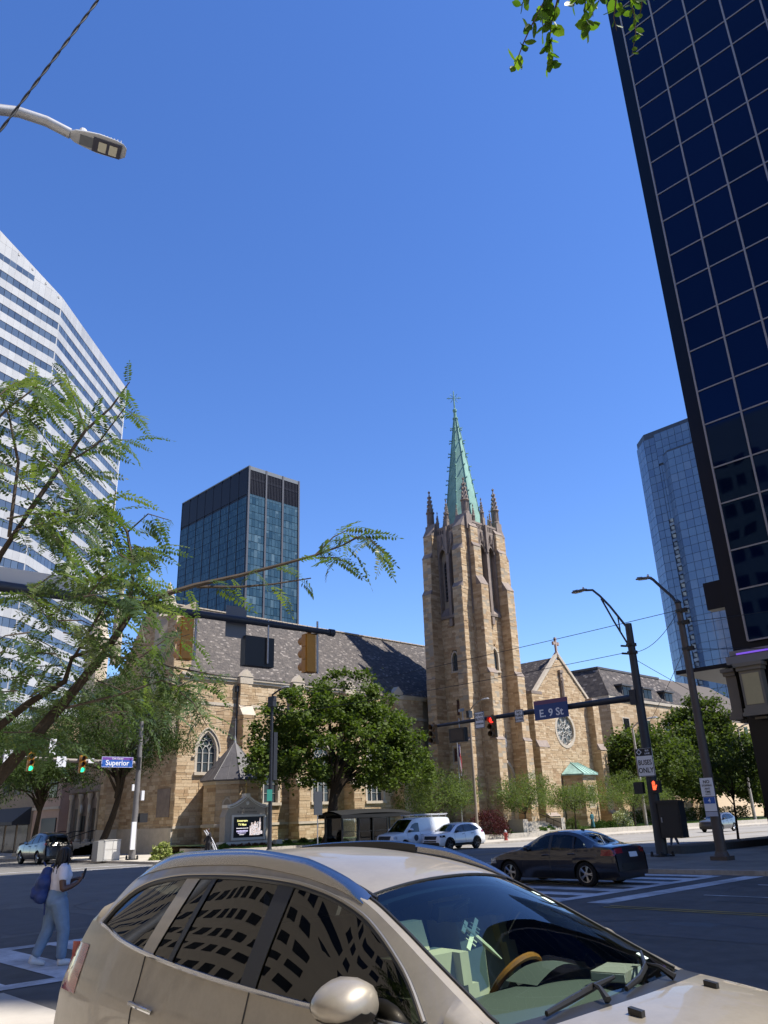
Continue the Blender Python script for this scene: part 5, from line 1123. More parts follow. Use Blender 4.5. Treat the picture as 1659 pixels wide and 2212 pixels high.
l0 = [np.array((.85, 4.5, 1.35)), np.array((1.02, 4.12, 1.65))]+[at(*q) for q in ((-10, 1688, 3.98), (140, 1516, 3.95), (225, 1412, 3.92), (285, 1320, 3.9))]
tk.tube(l0, [.055, .038, .03, .024, .019, .016], 9)
tk.tube([np.array((.85, 4.5, 1.35)), np.array((.95, 4.4, 2.0))]+[at(*q) for q in ((-40, 1600, 4.3), (60, 1520, 4.2), (140, 1472, 4.15), (156, 1420, 4.1), (240, 1388, 4.05))], [.05, .036, .022, .018, .014, .010, .006], 8)
tk.tube([np.array((.95, 4.4, 2.0)), at(-60, 1350, 4.2), at(0, 1200, 4.0), at(60, 1110, 3.9)], [.036, .02, .014, .010], 7)
tk.build('trunk', M_BARK, nt_, True)
TW = []   # twig polylines with their radii
def twig(pts, r0, r1, leaves=True, den=1.):
    P = [at(*q) for q in pts]; TW.append((P, r0, r1, leaves, den))
twig([(285, 1320, 3.9), (340, 1290, 3.85), (420, 1265, 3.8), (520, 1243, 3.78), (600, 1222, 3.75), (680, 1200, 3.72), (740, 1178, 3.7), (790, 1152, 3.68)], .016, .003, True, .35)
twig([(425, 1268, 3.8), (520, 1268, 3.74), (590, 1262, 3.7), (672, 1249, 3.66)], .008, .003, True, .3)
twig([(740, 1178, 3.7), (770, 1160, 3.65), (800, 1165, 3.6), (830, 1195, 3.58)], .004, .002, True, 1.3)
twig([(680, 1200, 3.72), (720, 1160, 3.76), (760, 1140, 3.8)], .005, .002, True, 1.5)
twig([(690, 1205, 3.72), (730, 1205, 3.66), (745, 1215, 3.6)], .004, .002, True, 1.3)
twig([(280, 1325, 3.9), (288, 1230, 3.92), (275, 1150, 3.95), (245, 1105, 3.98), (250, 1060, 4.0)], .012, .003, True, .8)
twig([(275, 1150, 3.95), (320, 1110, 3.9), (370, 1125, 3.86)], .005, .002, True, 1.2)
twig([(60, 1110, 3.9), (130, 1010, 3.88), (185, 930, 3.86), (240, 880, 3.84), (280, 825, 3.82)], .014, .003, True, .9)
twig([(130, 1010, 3.88), (210, 960, 3.8), (270, 880, 3.76), (296, 905, 3.74)], .006, .002, True, .9)
twig([(185, 930, 3.86), (160, 860, 3.9), (140, 800, 3.92)], .005, .002, True, .9)
twig([(20, 1160, 3.9), (40, 1000, 3.86), (20, 900, 3.84), (0, 850, 3.82)], .01, .003, True, 1.1)
twig([(-60, 960, 3.8), (20, 880, 3.78), (80, 835, 3.76), (110, 850, 3.74)], .008, .002, True, 1.0)
twig([(60, 1110, 3.9), (130, 1110, 3.84), (200, 1090, 3.8), (250, 1130, 3.78)], .006, .002, True, 1.1)
twig([(225, 1415, 3.92), (320, 1430, 3.86), (420, 1450, 3.82), (490, 1462, 3.8)], .008, .002, True, 1.1)
twig([(160, 1420, 4.1), (230, 1300, 4.05), (190, 1280, 4.0), (130, 1300, 3.98)], .008, .003, True, .9)
twig([(140, 1530, 3.95), (260, 1500, 3.86), (350, 1470, 3.82), (430, 1500, 3.8)], .007, .002, True, 1.0)
rs = np.random.RandomState(17)
for (x0, x1, y0, y1, n) in ((0, 220, 960, 1150, 8), (0, 210, 1230, 1420, 13), (150, 340, 1180, 1340, 9), (0, 300, 1380, 1540, 12), (260, 400, 1430, 1520, 4), (0, 100, 1560, 1610, 2), (-20, 80, 800, 940, 4), (0, 180, 1120, 1240, 5)):
    for _ in range(n):
        px, py, d = rs.uniform(x0, x1), rs.uniform(y0, y1), rs.uniform(3.3, 4.6); a = rs.uniform(-.9, .9)+(0 if rs.rand() < .75 else 3.1); l = rs.uniform(70, 130)
        twig([(px, py, d), (px+l*.5*math.cos(a), py-l*.5*math.sin(a)-8, d-rs.uniform(-.1, .15)), (px+l*math.cos(a), py-l*math.sin(a)+10, d-rs.uniform(-.2, .3))], .004, .0015, True, 1.25)
tw = MB(); leaves = []
for P, r0, r1, lv_, den in TW:
    m_ = len(P); tw = MB(); tw.tube(P, list(np.linspace(r0, r1, m_)), 5); tw.build('branch' if r0 > .0065 else 'twig', M_TWIG, nt_, True)
    seg = [np.linalg.norm(P[i+1]-P[i]) for i in range(m_-1)]; tot = sum(seg); n = max(3, int(tot*26*den))
    for k in range(n):
        t = tot*(k+.6)/n; i = 0
        while i < m_-2 and t > seg[i]: t -= seg[i]; i += 1
        p = P[i]+(P[i+1]-P[i])*min(1, t/seg[i]); dr = nrm(P[i+1]-P[i]); side = nrm(np.cross(dr, (0, 0, 1)))*(1 if k % 2 else -1)
        x = nrm(dr*rs.uniform(.1, .8)+side*rs.uniform(.5, 1)+np.array([0, 0, rs.uniform(-.75, .25)])); zup = nrm(np.array([0, 0, 1.])+rs.normal(0, .45, 3)); y = nrm(np.cross(zup, x)); z = np.cross(x, y)
        leaves.append((p, x, y, z, rs.uniform(.75, 1.15), rs.randint(5)))
lv = sorted(leaves, key=lambda q: 0 if (0 < project(q[0])[0] < 1659) else 1)
order = list(range(len(lv)))
for (p, x, y, z, s, k) in lv[:300]:
    o = link('leaf', CLM[k], nt_); M = Matrix((tuple(x*s), tuple(y*s), tuple(z*s))).transposed().to_4x4(); M.translation = Vector(p); o.matrix_basis = M
vv, ff, rr, k0 = [], [], [], 0
for (p, x, y, z, s, k) in lv[300:]:
    v, f = CL[k]; vv.append(p+(v[:, :1]*x+v[:, 1:2]*y+v[:, 2:3]*z)*s); ff.append(f+k0); rr.append(np.full(len(f), rs.rand())); k0 += len(v)
if vv: link('foliage', fast_mesh('foliage', np.concatenate(vv), 4, np.concatenate(ff), L_NEAR, np.concatenate(rr)), nt_, kind='stuff')
# --- drooping twigs with oval leaves hanging into the top right corner
L_OVAL = leaf_mat('oval_leaf', [(.04, .085, .018), (.07, .13, .02), (.12, .19, .025), (.03, .06, .015), (.10, .16, .025)], .5, .3)
ov = MB(); seg = [(-.0, 0), (.18, .17), (.45, .26), (.75, .2), (1, 0)]
ov.add([(t, 0, .02*math.sin(t*3)) for t, _ in seg]+[(t, w_, -.04) for t, w_ in seg[1:-1]]+[(t, -w_, -.04) for t, w_ in seg[1:-1]], [(0, 1, 5), (1, 2, 6, 5), (2, 3, 7, 6), (3, 4, 7), (0, 8, 1), (1, 8, 9, 2), (2, 9, 10, 3), (3, 10, 4)])
OVM = ov.mesh('leaf', L_OVAL, 'all')
hb = thing('overhanging_tree', 'tree with drooping twigs of oval leaves hanging into the top right corner', 'tree', (.9, -3.2, .14))
tk = MB(); tk.tube([(.9, -3.2, .1), (.95, -3.1, 1.5), (1.1, -2.7, 3.2), (1.5, -1.6, 4.9), (2.2, .2, 5.9), (2.45, 1.1, 6.1)], [.17, .13, .1, .06, .03, .012], 9)
tk.build('trunk', M_BARK, hb, True)
def ct(x, y, d=2.7): return ((1560+x/2.592)/1.507, y/2.592/1.507, d)
tws = [[(600, -90), (555, 0), (430, 240), (370, 370), (330, 480), (280, 590)], [(690, -90), (660, 0), (610, 200), (592, 350), (592, 480), (570, 590)], [(600, -90), (560, 60), (525, 130), (540, 230), (530, 330)], [(930, -90), (895, 0), (890, 120), (925, 200), (893, 270)], [(1150, -90), (1152, 20), (1135, 150), (1160, 260)], [(1255, -90), (1275, 10), (1310, 130), (1320, 280), (1290, 455)], [(400, -80), (385, 0), (350, 50)], [(1450, -80), (1430, 0)], [(1010, -80), (1010, 20)], [(800, -80), (830, 0), (775, 60)], [(1370, -80), (1370, 60), (1350, 140)], [(960, -80), (960, 60), (960, 140)]]
tb_ = MB(); cnt = 0
for ti, tw_ in enumerate(tws):
    P = [at(*ct(x, y, 2.7+.04*ti+.05*i)) for i, (x, y) in enumerate(tw_)]; tb_ = MB(); tb_.tube(P, list(np.linspace(.005, .0018, len(P))), 5)
    if len(P) > 1: tb_.tube([np.array((2.45, 1.1, 6.1)), (P[0]+np.array((2.45, 1.1, 6.1)))/2+np.array([0, 0, .3]), P[0]], [.012, .009, .005], 5)
    tb_.build('twig', M_TWIG, hb, True)
    for i in range(len(P)-1):
        n = max(2, int(np.linalg.norm(P[i+1]-P[i])/.02*(1.9 if ti in (1, 3, 5, 8, 9) else 1.0)))
        for k in range(n):
            p = P[i]+(P[i+1]-P[i])*(k+rs.rand()*.6)/n; s = (.08 if ti != 5 else .046)*rs.uniform(.6, 1.15)
            x = nrm(rs.normal(0, .8, 3)+np.array([0, 0, -.75])); y = nrm(np.cross(rs.normal(0, 1, 3), x)); z = np.cross(x, y)
            o = link('leaf', OVM, hb); M = Matrix((tuple(x*s), tuple(y*s*1.15), tuple(z*s))).transposed().to_4x4(); M.translation = Vector(p); o.matrix_basis = M; cnt += 1
    if cnt > 290: break

rs = np.random.RandomState(33); d = rs.normal(0, 1, (260, 3)); d /= np.linalg.norm(d, axis=1)[:, None]
v, r_ = leaf_cloud(np.array((1.6, -2.6, 7.6))+d*rs.uniform(.3, 1, (260, 1))*np.array((2.5, 2.4, 1.5)), .22, 40, .09, .5, rs, .4, .4)  # unseen crown overhead, added to shade the near pavement and darken reflections
link('crown', fast_mesh('crown', v, 4, np.arange(len(v)), L_OVAL, r_), hb)
# ------------------------------------------------------------------ street furniture
def on_x(px, py, X):
    d = view_ray(px, py); return np.array(Vector((0, 0, CAM_H))+d*(X/d.x))
def on_z(px, py, z):
    d = view_ray(px, py); return np.array(Vector((0, 0, CAM_H))+d*((z-CAM_H)/d.z))
M_SIGY = mat('signal_yellow', (.46, .20, .015), .5, var=.12, scale=9, wear=.1)
M_SIGB = mat('signal_black', (.015, .015, .017), .55)
M_LRED = mat('lens_red_lit', (.3, .01, .01), .3, emit=(1, .03, .02), es=1.6)
M_LGRN = mat('lens_green_lit', (.01, .3, .15), .3, emit=(.03, .9, .45), es=1.1)
M_LOFF = mat('lens_dark', (.02, .014, .012), .25, spec=.6)
M_BLUE = mat('sign_blue', (.02, .10, .40), .5); M_PURPS = mat('sign_purple', (.16, .06, .30), .5); M_NAVYS = mat('sign_navy', (.02, .055, .19), .5); M_MAROON = mat('sign_maroon', (.15, .06, .13), .5)
M_LETW = mat('sign_white_letters', (.75, .76, .80), .5)
def traffic_light(label, pos, rz, lit=None, housing=None, group=None):
    """three-lens signal, front toward local -Y, centre at pos"""
    t = thing('traffic_light', label, 'traffic light', pos, rz, group, world=False); hm = housing or M_SIGY
    h = MB()
    for k in (-1, 0, 1): h.box(-.17, .17, -.09, .10, k*.35-.168, k*.35+.168)
    h.box(-.14, .14, .1, .14, -.5, .5); h.box(-.05, .05, -.03, .05, .5, .62)
    h.build('housing', hm, t)
    for k, nm in ((1, 'red'), (0, 'amber'), (-1, 'green')):
        m_ = {('red', 'red'): M_LRED, ('green', 'green'): M_LGRN}.get((lit, nm), M_LOFF)
        ln = MB(); ln.lathe([(.0, 0), (.142, .002), (.142, .02), (.0, .035)], n=14); ln.xf(Matrix.Translation((0, -.092, k*.35)) @ Matrix.Rotation(R(90), 4, 'X')); ln.build('lens', m_, t)
        v = MB(); n = 12
        for i in range(n):
            a0, a1 = math.pi*(-.2+1.4*i/n), math.pi*(-.2+1.4*(i+1)/n)
            q = [(.155*math.cos(a), y, k*.35+.155*math.sin(a)) for a in (a0, a1) for y in (-.09, -.30+.10*max(0, -math.sin(a)))]
            q2 = [(.163*math.cos(a), y, k*.35+.163*math.sin(a)) for a in (a0, a1) for y in (-.09, -.30+.10*max(0, -math.sin(a)))]
            v.add(q, [(0, 1, 3, 2)]); v.add(q2, [(0, 2, 3, 1)]); v.add([q[1], q[3], q2[3], q2[1]], [(0, 1, 2, 3)])
        v.build('visor', hm, t)
    return t
def plate(name, label, c, U, w_, h_, m_, lines=(), border=None, cat='sign', thick=.012, panels=(), back=True):
    """flat sign at c, reading along U, upright; lines = (text, size, dz, material[, dx])"""
    U = nrm(U); c = np.array(c, float); Z = np.array([0, 0, 1.]); N = np.cross(U, Z); t = thing(name, label, cat, tuple(c))
    MB().obox(c, U*w_/2, Z*h_/2, N*thick).build('plate', m_, t)
    for dz, hh, mm in panels: MB().obox(c+Z*dz+N*thick*.9, U*(w_/2-.015), Z*hh/2, N*.004).build('panel', mm, t)
    if border:
        b = MB(); e = .02
        for s in (-1, 1): b.obox(c+Z*s*(h_/2-e)+N*(thick+.002), U*(w_/2), Z*e*.6, N*.003); b.obox(c+U*s*(w_/2-e)+N*(thick+.002), U*e*.6, Z*h_/2, N*.003)
        b.build('border', border, t)
    for ln in lines:
        body, size, dz, mm = ln[:4]; dx = ln[4] if len(ln) > 4 else 0; sq = ln[5] if len(ln) > 5 else 1
        text_mb(body, size, tuple(c+Z*dz+U*dx+N*(thick+.006)), U, Z, mm, parent=t, bold=size*.018, squash=sq)
    return t
def lamp_head(pos, d, L_, parent=None, name='lamp_head', m_=None, led=True):
    """flat LED road lantern: starts at pos, runs along d; returns (body, panels)"""
    d = nrm(d); s = nrm(np.cross((0, 0, 1), d)); u = np.cross(d, s); P = lambda a, b, c_: np.array(pos)+d*a*L_+s*b*L_+u*c_*L_
    prof = [(0, .07, .06), (.1, .15, .085), (.25, .19, .10), (.5, .235, .095), (.8, .225, .065), (.93, .19, .05), (1.0, .11, .03)]
    rows = [[P(a, w_*math.cos(th), h*math.sin(th) if math.sin(th) > 0 else -.055*math.sin(-th)*.6) for th in np.linspace(0, 2*math.pi, 17)[:-1]] for a, w_, h in prof]
    b = MB()
    for i in range(len(rows)-1):
        for k in range(16): b.add([rows[i][k], rows[i][(k+1) % 16], rows[i+1][(k+1) % 16], rows[i+1][k]], [(0, 1, 2, 3)])
    b.add(rows[0], [tuple(range(16))]); b.add(rows[-1], [tuple(range(15, -1, -1))])
    for k in range(6): b.obox(P(.58+.06*k, 0, .085), d*L_*.008, s*L_*.15, u*L_*.025)
    o = b.build(name, m_ or M_GALV, parent)
    if led:
        q = MB(); q.obox(P(.66, 0, -.035), d*L_*.25, s*L_*.17, u*L_*.012); q.build('lens_frame', mat('lens_frame_dark', (.07, .07, .09), .4), o)
        for a in (.58, .77): MB().obox(P(a, .01, -.05), d*L_*.07, s*L_*.115, u*L_*.005).build('led_panel', mat('led_panel_unlit', (.62, .60, .48), .35), o)
        MB().obox(P(.3, 0, -.03), d*L_*.12, s*L_*.12, u*L_*.01).build('driver_cover', mat('driver_cover', (.16, .17, .18), .5), o)
        ph_ = MB(); ph_.lathe([(.05, .08), (.05, .15), (.03, .17)], n=8); ph_.xf(Matrix.Translation(Vector(P(.22, 0, 0)))); ph_.build('photocell', M_SIGNW, o)
    return o
# near street lamp at top left
la = thing('street_lamp', 'grey curved street lamp arm with flat lantern reaching in at the top left', 'street lamp', (.9, 9.5, .14))
ap = [np.array((.9, 9.5, .1)), np.array((.9, 9.5, 6)), np.array((.93, 9.48, 9.6)), np.array((1.05, 9.4, 10.6))]
ar = [np.array((1.05, 9.4, 10.4)), np.array((1.2, 9.2, 10.72))]+[at(*q) for q in ((-70, 236, 8.95), (-10, 236, 9.0), (40, 242, 9.0), (100, 262, 9.0), (152, 289, 9.0))]
MB().tube(ap, [.13, .11, .09, .08], 12).build('pole', M_GALV, la, True); MB().tube(ar, .072, 12).build('arm', M_GALV, la, True)
h0 = at(150, 290, 9.0); h1 = on_z(272, 331, h0[2]-.02); dd_ = h1-h0; lamp_head(h0, dd_, np.linalg.norm(dd_), la, m_=mat('lantern_grey', (.42, .43, .45), .45))
# twisted service cable crossing the top left corner
cw = thing('overhead_cable', 'twisted dark overhead cable crossing the top left corner', 'cable', (1.5, 6.6, 9))
a, b = at(212, 0, 7.0), at(0, 283, 7.4); a2, b2 = a+(a-b)*.8, b+(b-a)*1.2; n = 150; mid = [a2+(b2-a2)*t for t in np.linspace(0, 1, n)]
t_ = nrm(b2-a2); e1 = nrm(np.cross(t_, (0, 0, 1))); e2 = np.cross(t_, e1)
for ph_ in (0, math.pi):
    MB().tube([p+(e1*math.cos(i*.62+ph_)+e2*math.sin(i*.62+ph_))*.0085 for i, p in enumerate(mid)], .0095, 6).build('strand', M_SIGB, cw, True)
# near mast arm on the left with two yellow signals seen from behind
ma = thing('mast_arm_signal_pole', 'near dark mast arm reaching in from the left across the church roof', 'signal pole', (.9, 17.6, .14))
A0, A1 = np.array((.9, 17.75, 6.75)), np.array((13.75, 16.35, 6.62))
MB().tube([(.9, 17.75, -.1), (.9, 17.75, 8)], [.19, .14], 12).build('pole', M_DARKPOLE, ma, True)
am = MB(); am.tube([A0, A0+(A1-A0)*.5, A1], [.15, .108, .075], 12); am.tube([A1-(A1-A0)*.006, A1+(A1-A0)*.006], .105, 12); am.build('arm', M_DARKPOLE, ma, True)
dA = nrm(A1-A0); rzA = math.atan2(dA[1], dA[0])
def arm_at(px): # point of the arm seen at picture column px
    ts = np.linspace(0, 1, 400); P = [A0+(A1-A0)*t for t in ts]; return P[int(np.argmin([abs(project(p)[0]-px) for p in P]))]
for px, lab in ((416, 'yellow signal seen from behind on the near mast arm, nearer the leaves'), (679, 'yellow signal seen from behind at the tip of the near mast arm')):
    p = arm_at(px); traffic_light(lab, tuple(p+np.array([-.08, .16, -.62])), R(180)+rzA, None)
    q = p+np.array([.14, .05, 0]); MB().tube([q+np.array([0, 0, .28]), q+np.array([0, 0, -1.15])], .028, 8).build('signal_tube', M_GALV, ma, True)
    mb = MB(); 
    for dz in (-.08, -1.12): mb.tube([q+np.array([0, 0, dz]), p+np.array([-.08, .16, dz])], .022, 6)
    mb.build('bracket', M_SIGB, ma)
p = arm_at(568); bo_ = thing('blank_out_sign', 'black box sign seen from behind hanging below the near mast arm', 'sign', tuple(p+np.array([0, .1, -.75])))
MB().obox(p+np.array([-.05, .16, -.74]), dA*.42, (0, 0, .38), nrm(np.cross(dA, (0, 0, 1)))*.13).build('case', M_SIGB, bo_); MB().tube([p+np.array([.12, -.06, .1]), p+np.array([.12, -.06, -1.05])], .025, 8).build('hanger', M_GALV, bo_, True)
p = arm_at(519); plate('sign_back', 'plain dark grey sign back clamped to the near mast arm', p+np.array([0, .17, -.02]), -dA, .58, .82, mat('sign_back_grey', (.11, .12, .14), .6), cat='sign')
p = arm_at(90); MB().obox(p+np.array([0, .2, .32]), dA*1.0, (0, 0, .17), (0, .02, 0)).build('name_sign', mat('sign_back_pale', (.55, .52, .48), .6), thing('street_name_sign', 'back of a long pale street name sign behind the leaves at left', 'sign', tuple(p)))
# right-hand mast arm pole with the street name
P1 = np.array((32.8, 17.7, gz(32.8, 17.7)+.14))
mp = thing('mast_arm_signal_pole', 'tall dark pole with mast arm carrying the blue E. 9 St sign', 'signal pole', tuple(P1))
MB().tube([P1-(0, 0, .1), P1+(0, 0, 4), (32.8, 17.7, 9.75)], [.25, .21, .155], 14).build('pole', M_DARKPOLE, mp, True)
bs = MB(); bs.lathe([(.36, 0), (.36, .05), (.27, .1)], tuple(P1), 12)
for k in range(4): bs.lathe([(.06, .0), (.06, .16), (.03, .2)], (P1[0]+.42*math.cos(k*1.57+.4), P1[1]+.42*math.sin(k*1.57+.4), P1[2]), 8); bs.obox(P1+np.array([.3*math.cos(k*1.57+.4), .3*math.sin(k*1.57+.4), .03]), (.14, 0, 0), (0, .14, 0), (0, 0, .03))
bs.build('base_plate', M_BLACKM, mp)
MB().tube([(32.8, 17.8, 6.42), (32.8, 24, 6.42), (32.8, 30.2, 6.36)], [.16, .12, .075], 12).build('mast_arm', M_DARKPOLE, mp, True); MB().box(32.58, 33.02, 17.75, 18.05, 6.1, 6.75).build('flange', M_DARKPOLE, mp)
lam = MB(); lt = [(32.8, 17.8, 9.62), (32.8, 18.5, 10.75), (32.8, 18.95, 11.35), (32.8, 19.3, 11.72), (32.8, 19.7, 11.8)]; lam.tube(lt, .055, 8); lam.tube([(32.8, 17.85, 8.8), (32.8, 18.4, 10.0), (32.8, 18.9, 11.2)], .045, 8); lam.tube([(32.8, 18.14, 9.4), (32.8, 18.17, 10.15)], .035, 6); lam.build('lamp_arm', M_DARKPOLE, mp, True)
lamp_head((32.8, 19.62, 11.82), (0, 1, .0), .82, mp, m_=mat('lantern_brown', (.17, .16, .16), .5))
ins = MB()
for z in (8.35, 8.7): ins.lathe([(.24, z), (.24, z+.12)], (32.8, 17.7, 0), 10); ins.tube([(32.8, 17.95, z+.05), (32.75, 18.2, z+.1)], .05, 6)
ins.build('insulator', M_BLACKM, mp)
traffic_light('signal with red lit, second from the tip of the E. 9 St arm', (32.62, 25.95, 5.9), R(-90), 'red', mat('signal_brown', (.16, .085, .03), .55)); traffic_light('unlit looking signal at the tip of the E. 9 St arm', (32.62, 30.1, 5.92), R(-90), None, MATS['signal_brown'])
plate('street_name_sign', 'blue E. 9 St street name sign with maroon strip on the mast arm', (32.55, 22.27, 6.4), (0, -1, 0), 1.95, .92, M_NAVYS, [('E. 9 St', .50, -.33, M_LETW, 0, 1.08)], panels=[(.36, .2, M_MAROON)])
plate('regulatory_sign', 'small white NO TURN ON RED sign on the mast arm', (32.58, 24.22, 6.28), (0, -1, 0), .52, .62, M_SIGNW, [('NO', .17, .11, M_INK), ('TURN', .17, -.06, M_INK), ('ON RED', .14, -.22, M_INK, 0, .9)], border=M_INK)
plate('regulatory_sign', 'white DO NOT BLOCK INTERSECTION sign near the arm tip', (32.58, 26.78, 6.34), (0, -1, 0), .62, .84, M_SIGNW, [('DO NOT', .17, .2, M_INK, 0, .85), ('BLOCK', .19, -.02, M_INK, 0, .85), ('INTERSECTION', .1, -.22, M_INK, 0, .75)], border=M_INK)
bo_ = thing('blank_out_sign', 'black box sign hanging under the E. 9 St arm between the signals', 'sign', (32.7, 28.35, 5.7)); MB().box(32.5, 32.75, 27.8, 28.9, 5.36, 6.08).build('case', M_SIGB, bo_); MB().box(32.488, 32.5, 27.9, 28.8, 5.44, 6.0).build('screen', mat('dark_screen', (.03, .025, .03), .2), bo_); MB().tube([(32.75, 28.35, 6.0), (32.75, 28.35, 6.6)], .03, 6).build('hanger', M_GALV, bo_)
dcam = thing('traffic_camera', 'small grey traffic camera on a riser above the arm', 'camera', (32.8, 28.1, 6.9)); MB().tube([(32.8, 28.1, 6.3), (32.8, 28.1, 6.95)], .025, 6).build('riser', M_GALV, dcam); MB().obox((32.7, 28.1, 7.0), (.16, 0, .03), (0, .07, 0), (0, 0, .07)).build('body', M_GALV, dcam)
plate('regulatory_sign', 'white BUSES ONLY sign with black diamond panel on the tall pole', (32.52, 17.72, 3.62), (0, -1, 0), .80, 1.16, M_SIGNW, [('BUSES', .29, -.10, M_INK, 0, .82), ('ONLY', .29, -.42, M_INK, 0, .9), ('BUS', .1, .45, M_LETW, .16), ('LANE', .1, .33, M_LETW, .16), ('\u25C7', .26, .34, M_LETW, -.22)], border=M_INK, panels=[(.42, .30, M_INK)])
ps = thing('pedestrian_signal', 'pedestrian signal with lit orange-red hand on the tall dark pole', 'pedestrian signal', (32.6, 17.4, 2.6))
MB().box(32.42, 32.62, 17.18, 17.62, 2.36, 2.86).build('housing', M_SIGB, ps); MB().box(32.5, 32.7, 18.0, 18.42, 2.36, 2.84).build('housing', M_SIGB, ps)
hv = MB()
for y, z, w_, h_ in ((17.41, 2.57, .14, .17), (17.475, 2.73, .026, .14), (17.44, 2.75, .026, .17), (17.405, 2.76, .026, .18), (17.37, 2.74, .026, .15)): hv.obox((32.412, y, z), (.004, 0, 0), (0, w_/2, 0), (0, 0, h_/2))
hv.obox((32.412, 17.315, 2.62), (.004, 0, 0), (0, .015, .012), (0, -.03, .06)); hv.build('hand_symbol', mat('hand_lit', (.3, .05, .02), .4, emit=(1, .09, .03), es=1.5), ps)
cb = thing('signal_cabinet', 'black signal control cabinet strapped to the tall dark pole', 'cabinet', (32.8, 17.1, .6)); MB().box(32.5, 33.0, 16.5, 17.45, .6, 1.95).build('case', M_SIGB, cb); MB().box(32.48, 32.5, 16.56, 17.39, .68, 1.88).build('door', M_SIGB, cb); MB().box(32.44, 32.48, 17.3, 17.34, 1.2, 1.4).build('handle', M_GALV, cb); MB().prism([(32.44, 16.45, 1.95), (33.05, 16.45, 1.95), (33.05, 16.45, 2.0), (32.44, 16.45, 2.06)], (0, 1.05, 0)).build('lid', M_SIGB, cb)
# second pole
P2 = np.array((30.6, 14.15, gz(30.6, 14.15)+.14))
l2 = thing('street_lamp', 'brown street lamp pole with curved arm nearest the dark tower', 'street lamp', tuple(P2))
MB().tube([P2-(0, 0, .1), (30.6, 14.15, 4), (30.6, 14.15, 9.7)], [.2, .165, .115], 14).build('pole', mat('brown_pole', (.075, .055, .045), .6, var=.15, scale=5), l2, True)
bs = MB(); bs.box(P2[0]-.32, P2[0]+.32, P2[1]-.32, P2[1]+.32, P2[2]-.03, P2[2]+.14); bs.lathe([(.27, .14), (.22, .3)], tuple(P2), 10); bs.build('base', MATS['brown_pole'], l2)
MB().tube([(30.6, 14.15, 9.55), (30.6, 14.35, 9.95), (30.6, 14.75, 10.45), (30.6, 15.05, 10.85), (30.6, 15.2, 10.98)], .06, 8).build('arm', M_DARKPOLE, l2, True)
lamp_head((30.6, 15.1, 10.95), (0, 1, .12), .72, l2, m_=MATS['lantern_brown'])
MB().lathe([(.13, 9.62), (.15, 9.66), (.02, 9.8)], (30.6, 14.15, 0), 10).build('cap', M_DARKPOLE, l2)
ib = MB()
for z in (7.68, 8.75, 9.25): ib.lathe([(.16, z), (.16, z+.1)], (30.6, 14.15, 0), 10); ib.box(30.5, 30.62, 13.8, 14.05, z-.05, z+.12)
ib.build('insulator', M_BLACKM, l2)
plate('regulatory_sign', 'white NO STOPPING ANY TIME sign on the lamp pole', (30.36, 14.15, 2.45), (0, -1, 0), .5, .66, M_SIGNW, [('NO', .16, .14, M_INK), ('STOPPING', .09, .03, M_INK, 0, .9), ('ANY', .1, -.09, M_INK), ('TIME', .1, -.2, M_INK), ('\u2014', .2, -.3, M_INK)])
plate('bus_stop_sign', 'blue and white bus stop sign below the no stopping sign', (30.36, 14.15, 1.85), (0, -1, 0), .46, .5, M_SIGNW, [('4', .2, .06, M_LETW)], panels=[(.13, .23, M_BLUE)], cat='sign'); plate('route_sign', 'small pale grey route plate, lowest on the lamp pole', (30.36, 14.15, 1.5), (0, -1, 0), .46, .16, mat('pale_blue_grey', (.42, .44, .52), .5))
# corner pole across the junction with the Superior sign
P3 = np.array((25.75, 50.6, gz(25.75, 50.6)+.14))
mp = thing('mast_arm_signal_pole', 'grey mast arm pole at the church corner carrying the Superior sign', 'signal pole', tuple(P3))
pg = mat('grey_pole', (.17, .16, .155), .55, var=.15, scale=5)
MB().tube([P3-(0, 0, .1), (25.75, 50.6, 4), (25.7, 50.6, 8.35)], [.22, .18, .13], 12).build('pole', pg, mp, True); MB().tube([(25.7, 50.6, 5.62), (21, 50.6, 5.72), (14.6, 50.6, 5.95)], [.15, .12, .08], 10).build('mast_arm', mat('brown_grey_arm', (.20, .17, .15), .6), mp, True)
bs = MB()
for k in range(4): bs.lathe([(.07, 0), (.07, .2), (.03, .26)], (P3[0]+.36*math.cos(k*1.57+.7), P3[1]+.36*math.sin(k*1.57+.7), P3[2]), 8)
bs.lathe([(.34, 0), (.34, .06)], tuple(P3), 10); bs.box(25.5, 25.72, 50.34, 50.44, 5.2, 6.0); bs.build('base_plate', M_BLACKM, mp); MB().box(25.45, 25.75, 50.3, 50.42, .35, 2.0).build('notice', M_SIGNW, mp); MB().box(25.3, 25.45, 50.4, 50.5, 3.9, 4.3).build('tag', M_SIGNW, mp); MB().box(25.95, 26.15, 50.3, 50.5, 3.3, 3.9).build('tag', M_SIGNW, mp)
GS_ = 'green-lit signals on the Superior arm'
traffic_light('green-lit signal nearer the Superior sign', (21.75, 50.35, 5.5), 0, 'green'); traffic_light('green-lit signal at the far left of the Superior arm', (18.55, 50.35, 5.55), 0, 'green')
plate('street_name_sign', 'bright blue Superior street name sign with purple Civic Center strip', (24.1, 50.36, 5.66), (1, 0, 0), 2.16, .66, M_BLUE, [('Superior', .46, -.2, M_LETW), ('Civic Center', .15, .17, M_LETW)], border=mat('sign_pale_border', (.6, .6, .8), .5), panels=[(.225, .18, M_PURPS)])
plate('regulatory_sign', 'small blank white sign between the Superior sign and the signals', (22.35, 50.4, 5.72), (1, 0, 0), .36, .28, M_SIGNW)
plate('regulatory_sign', 'white tilted arrow sign between the two green signals', (20.45, 50.4, 5.62), (1, 0, 0), .6, .62, M_SIGNW, [('\u2191', .4, -.15, M_INK)])
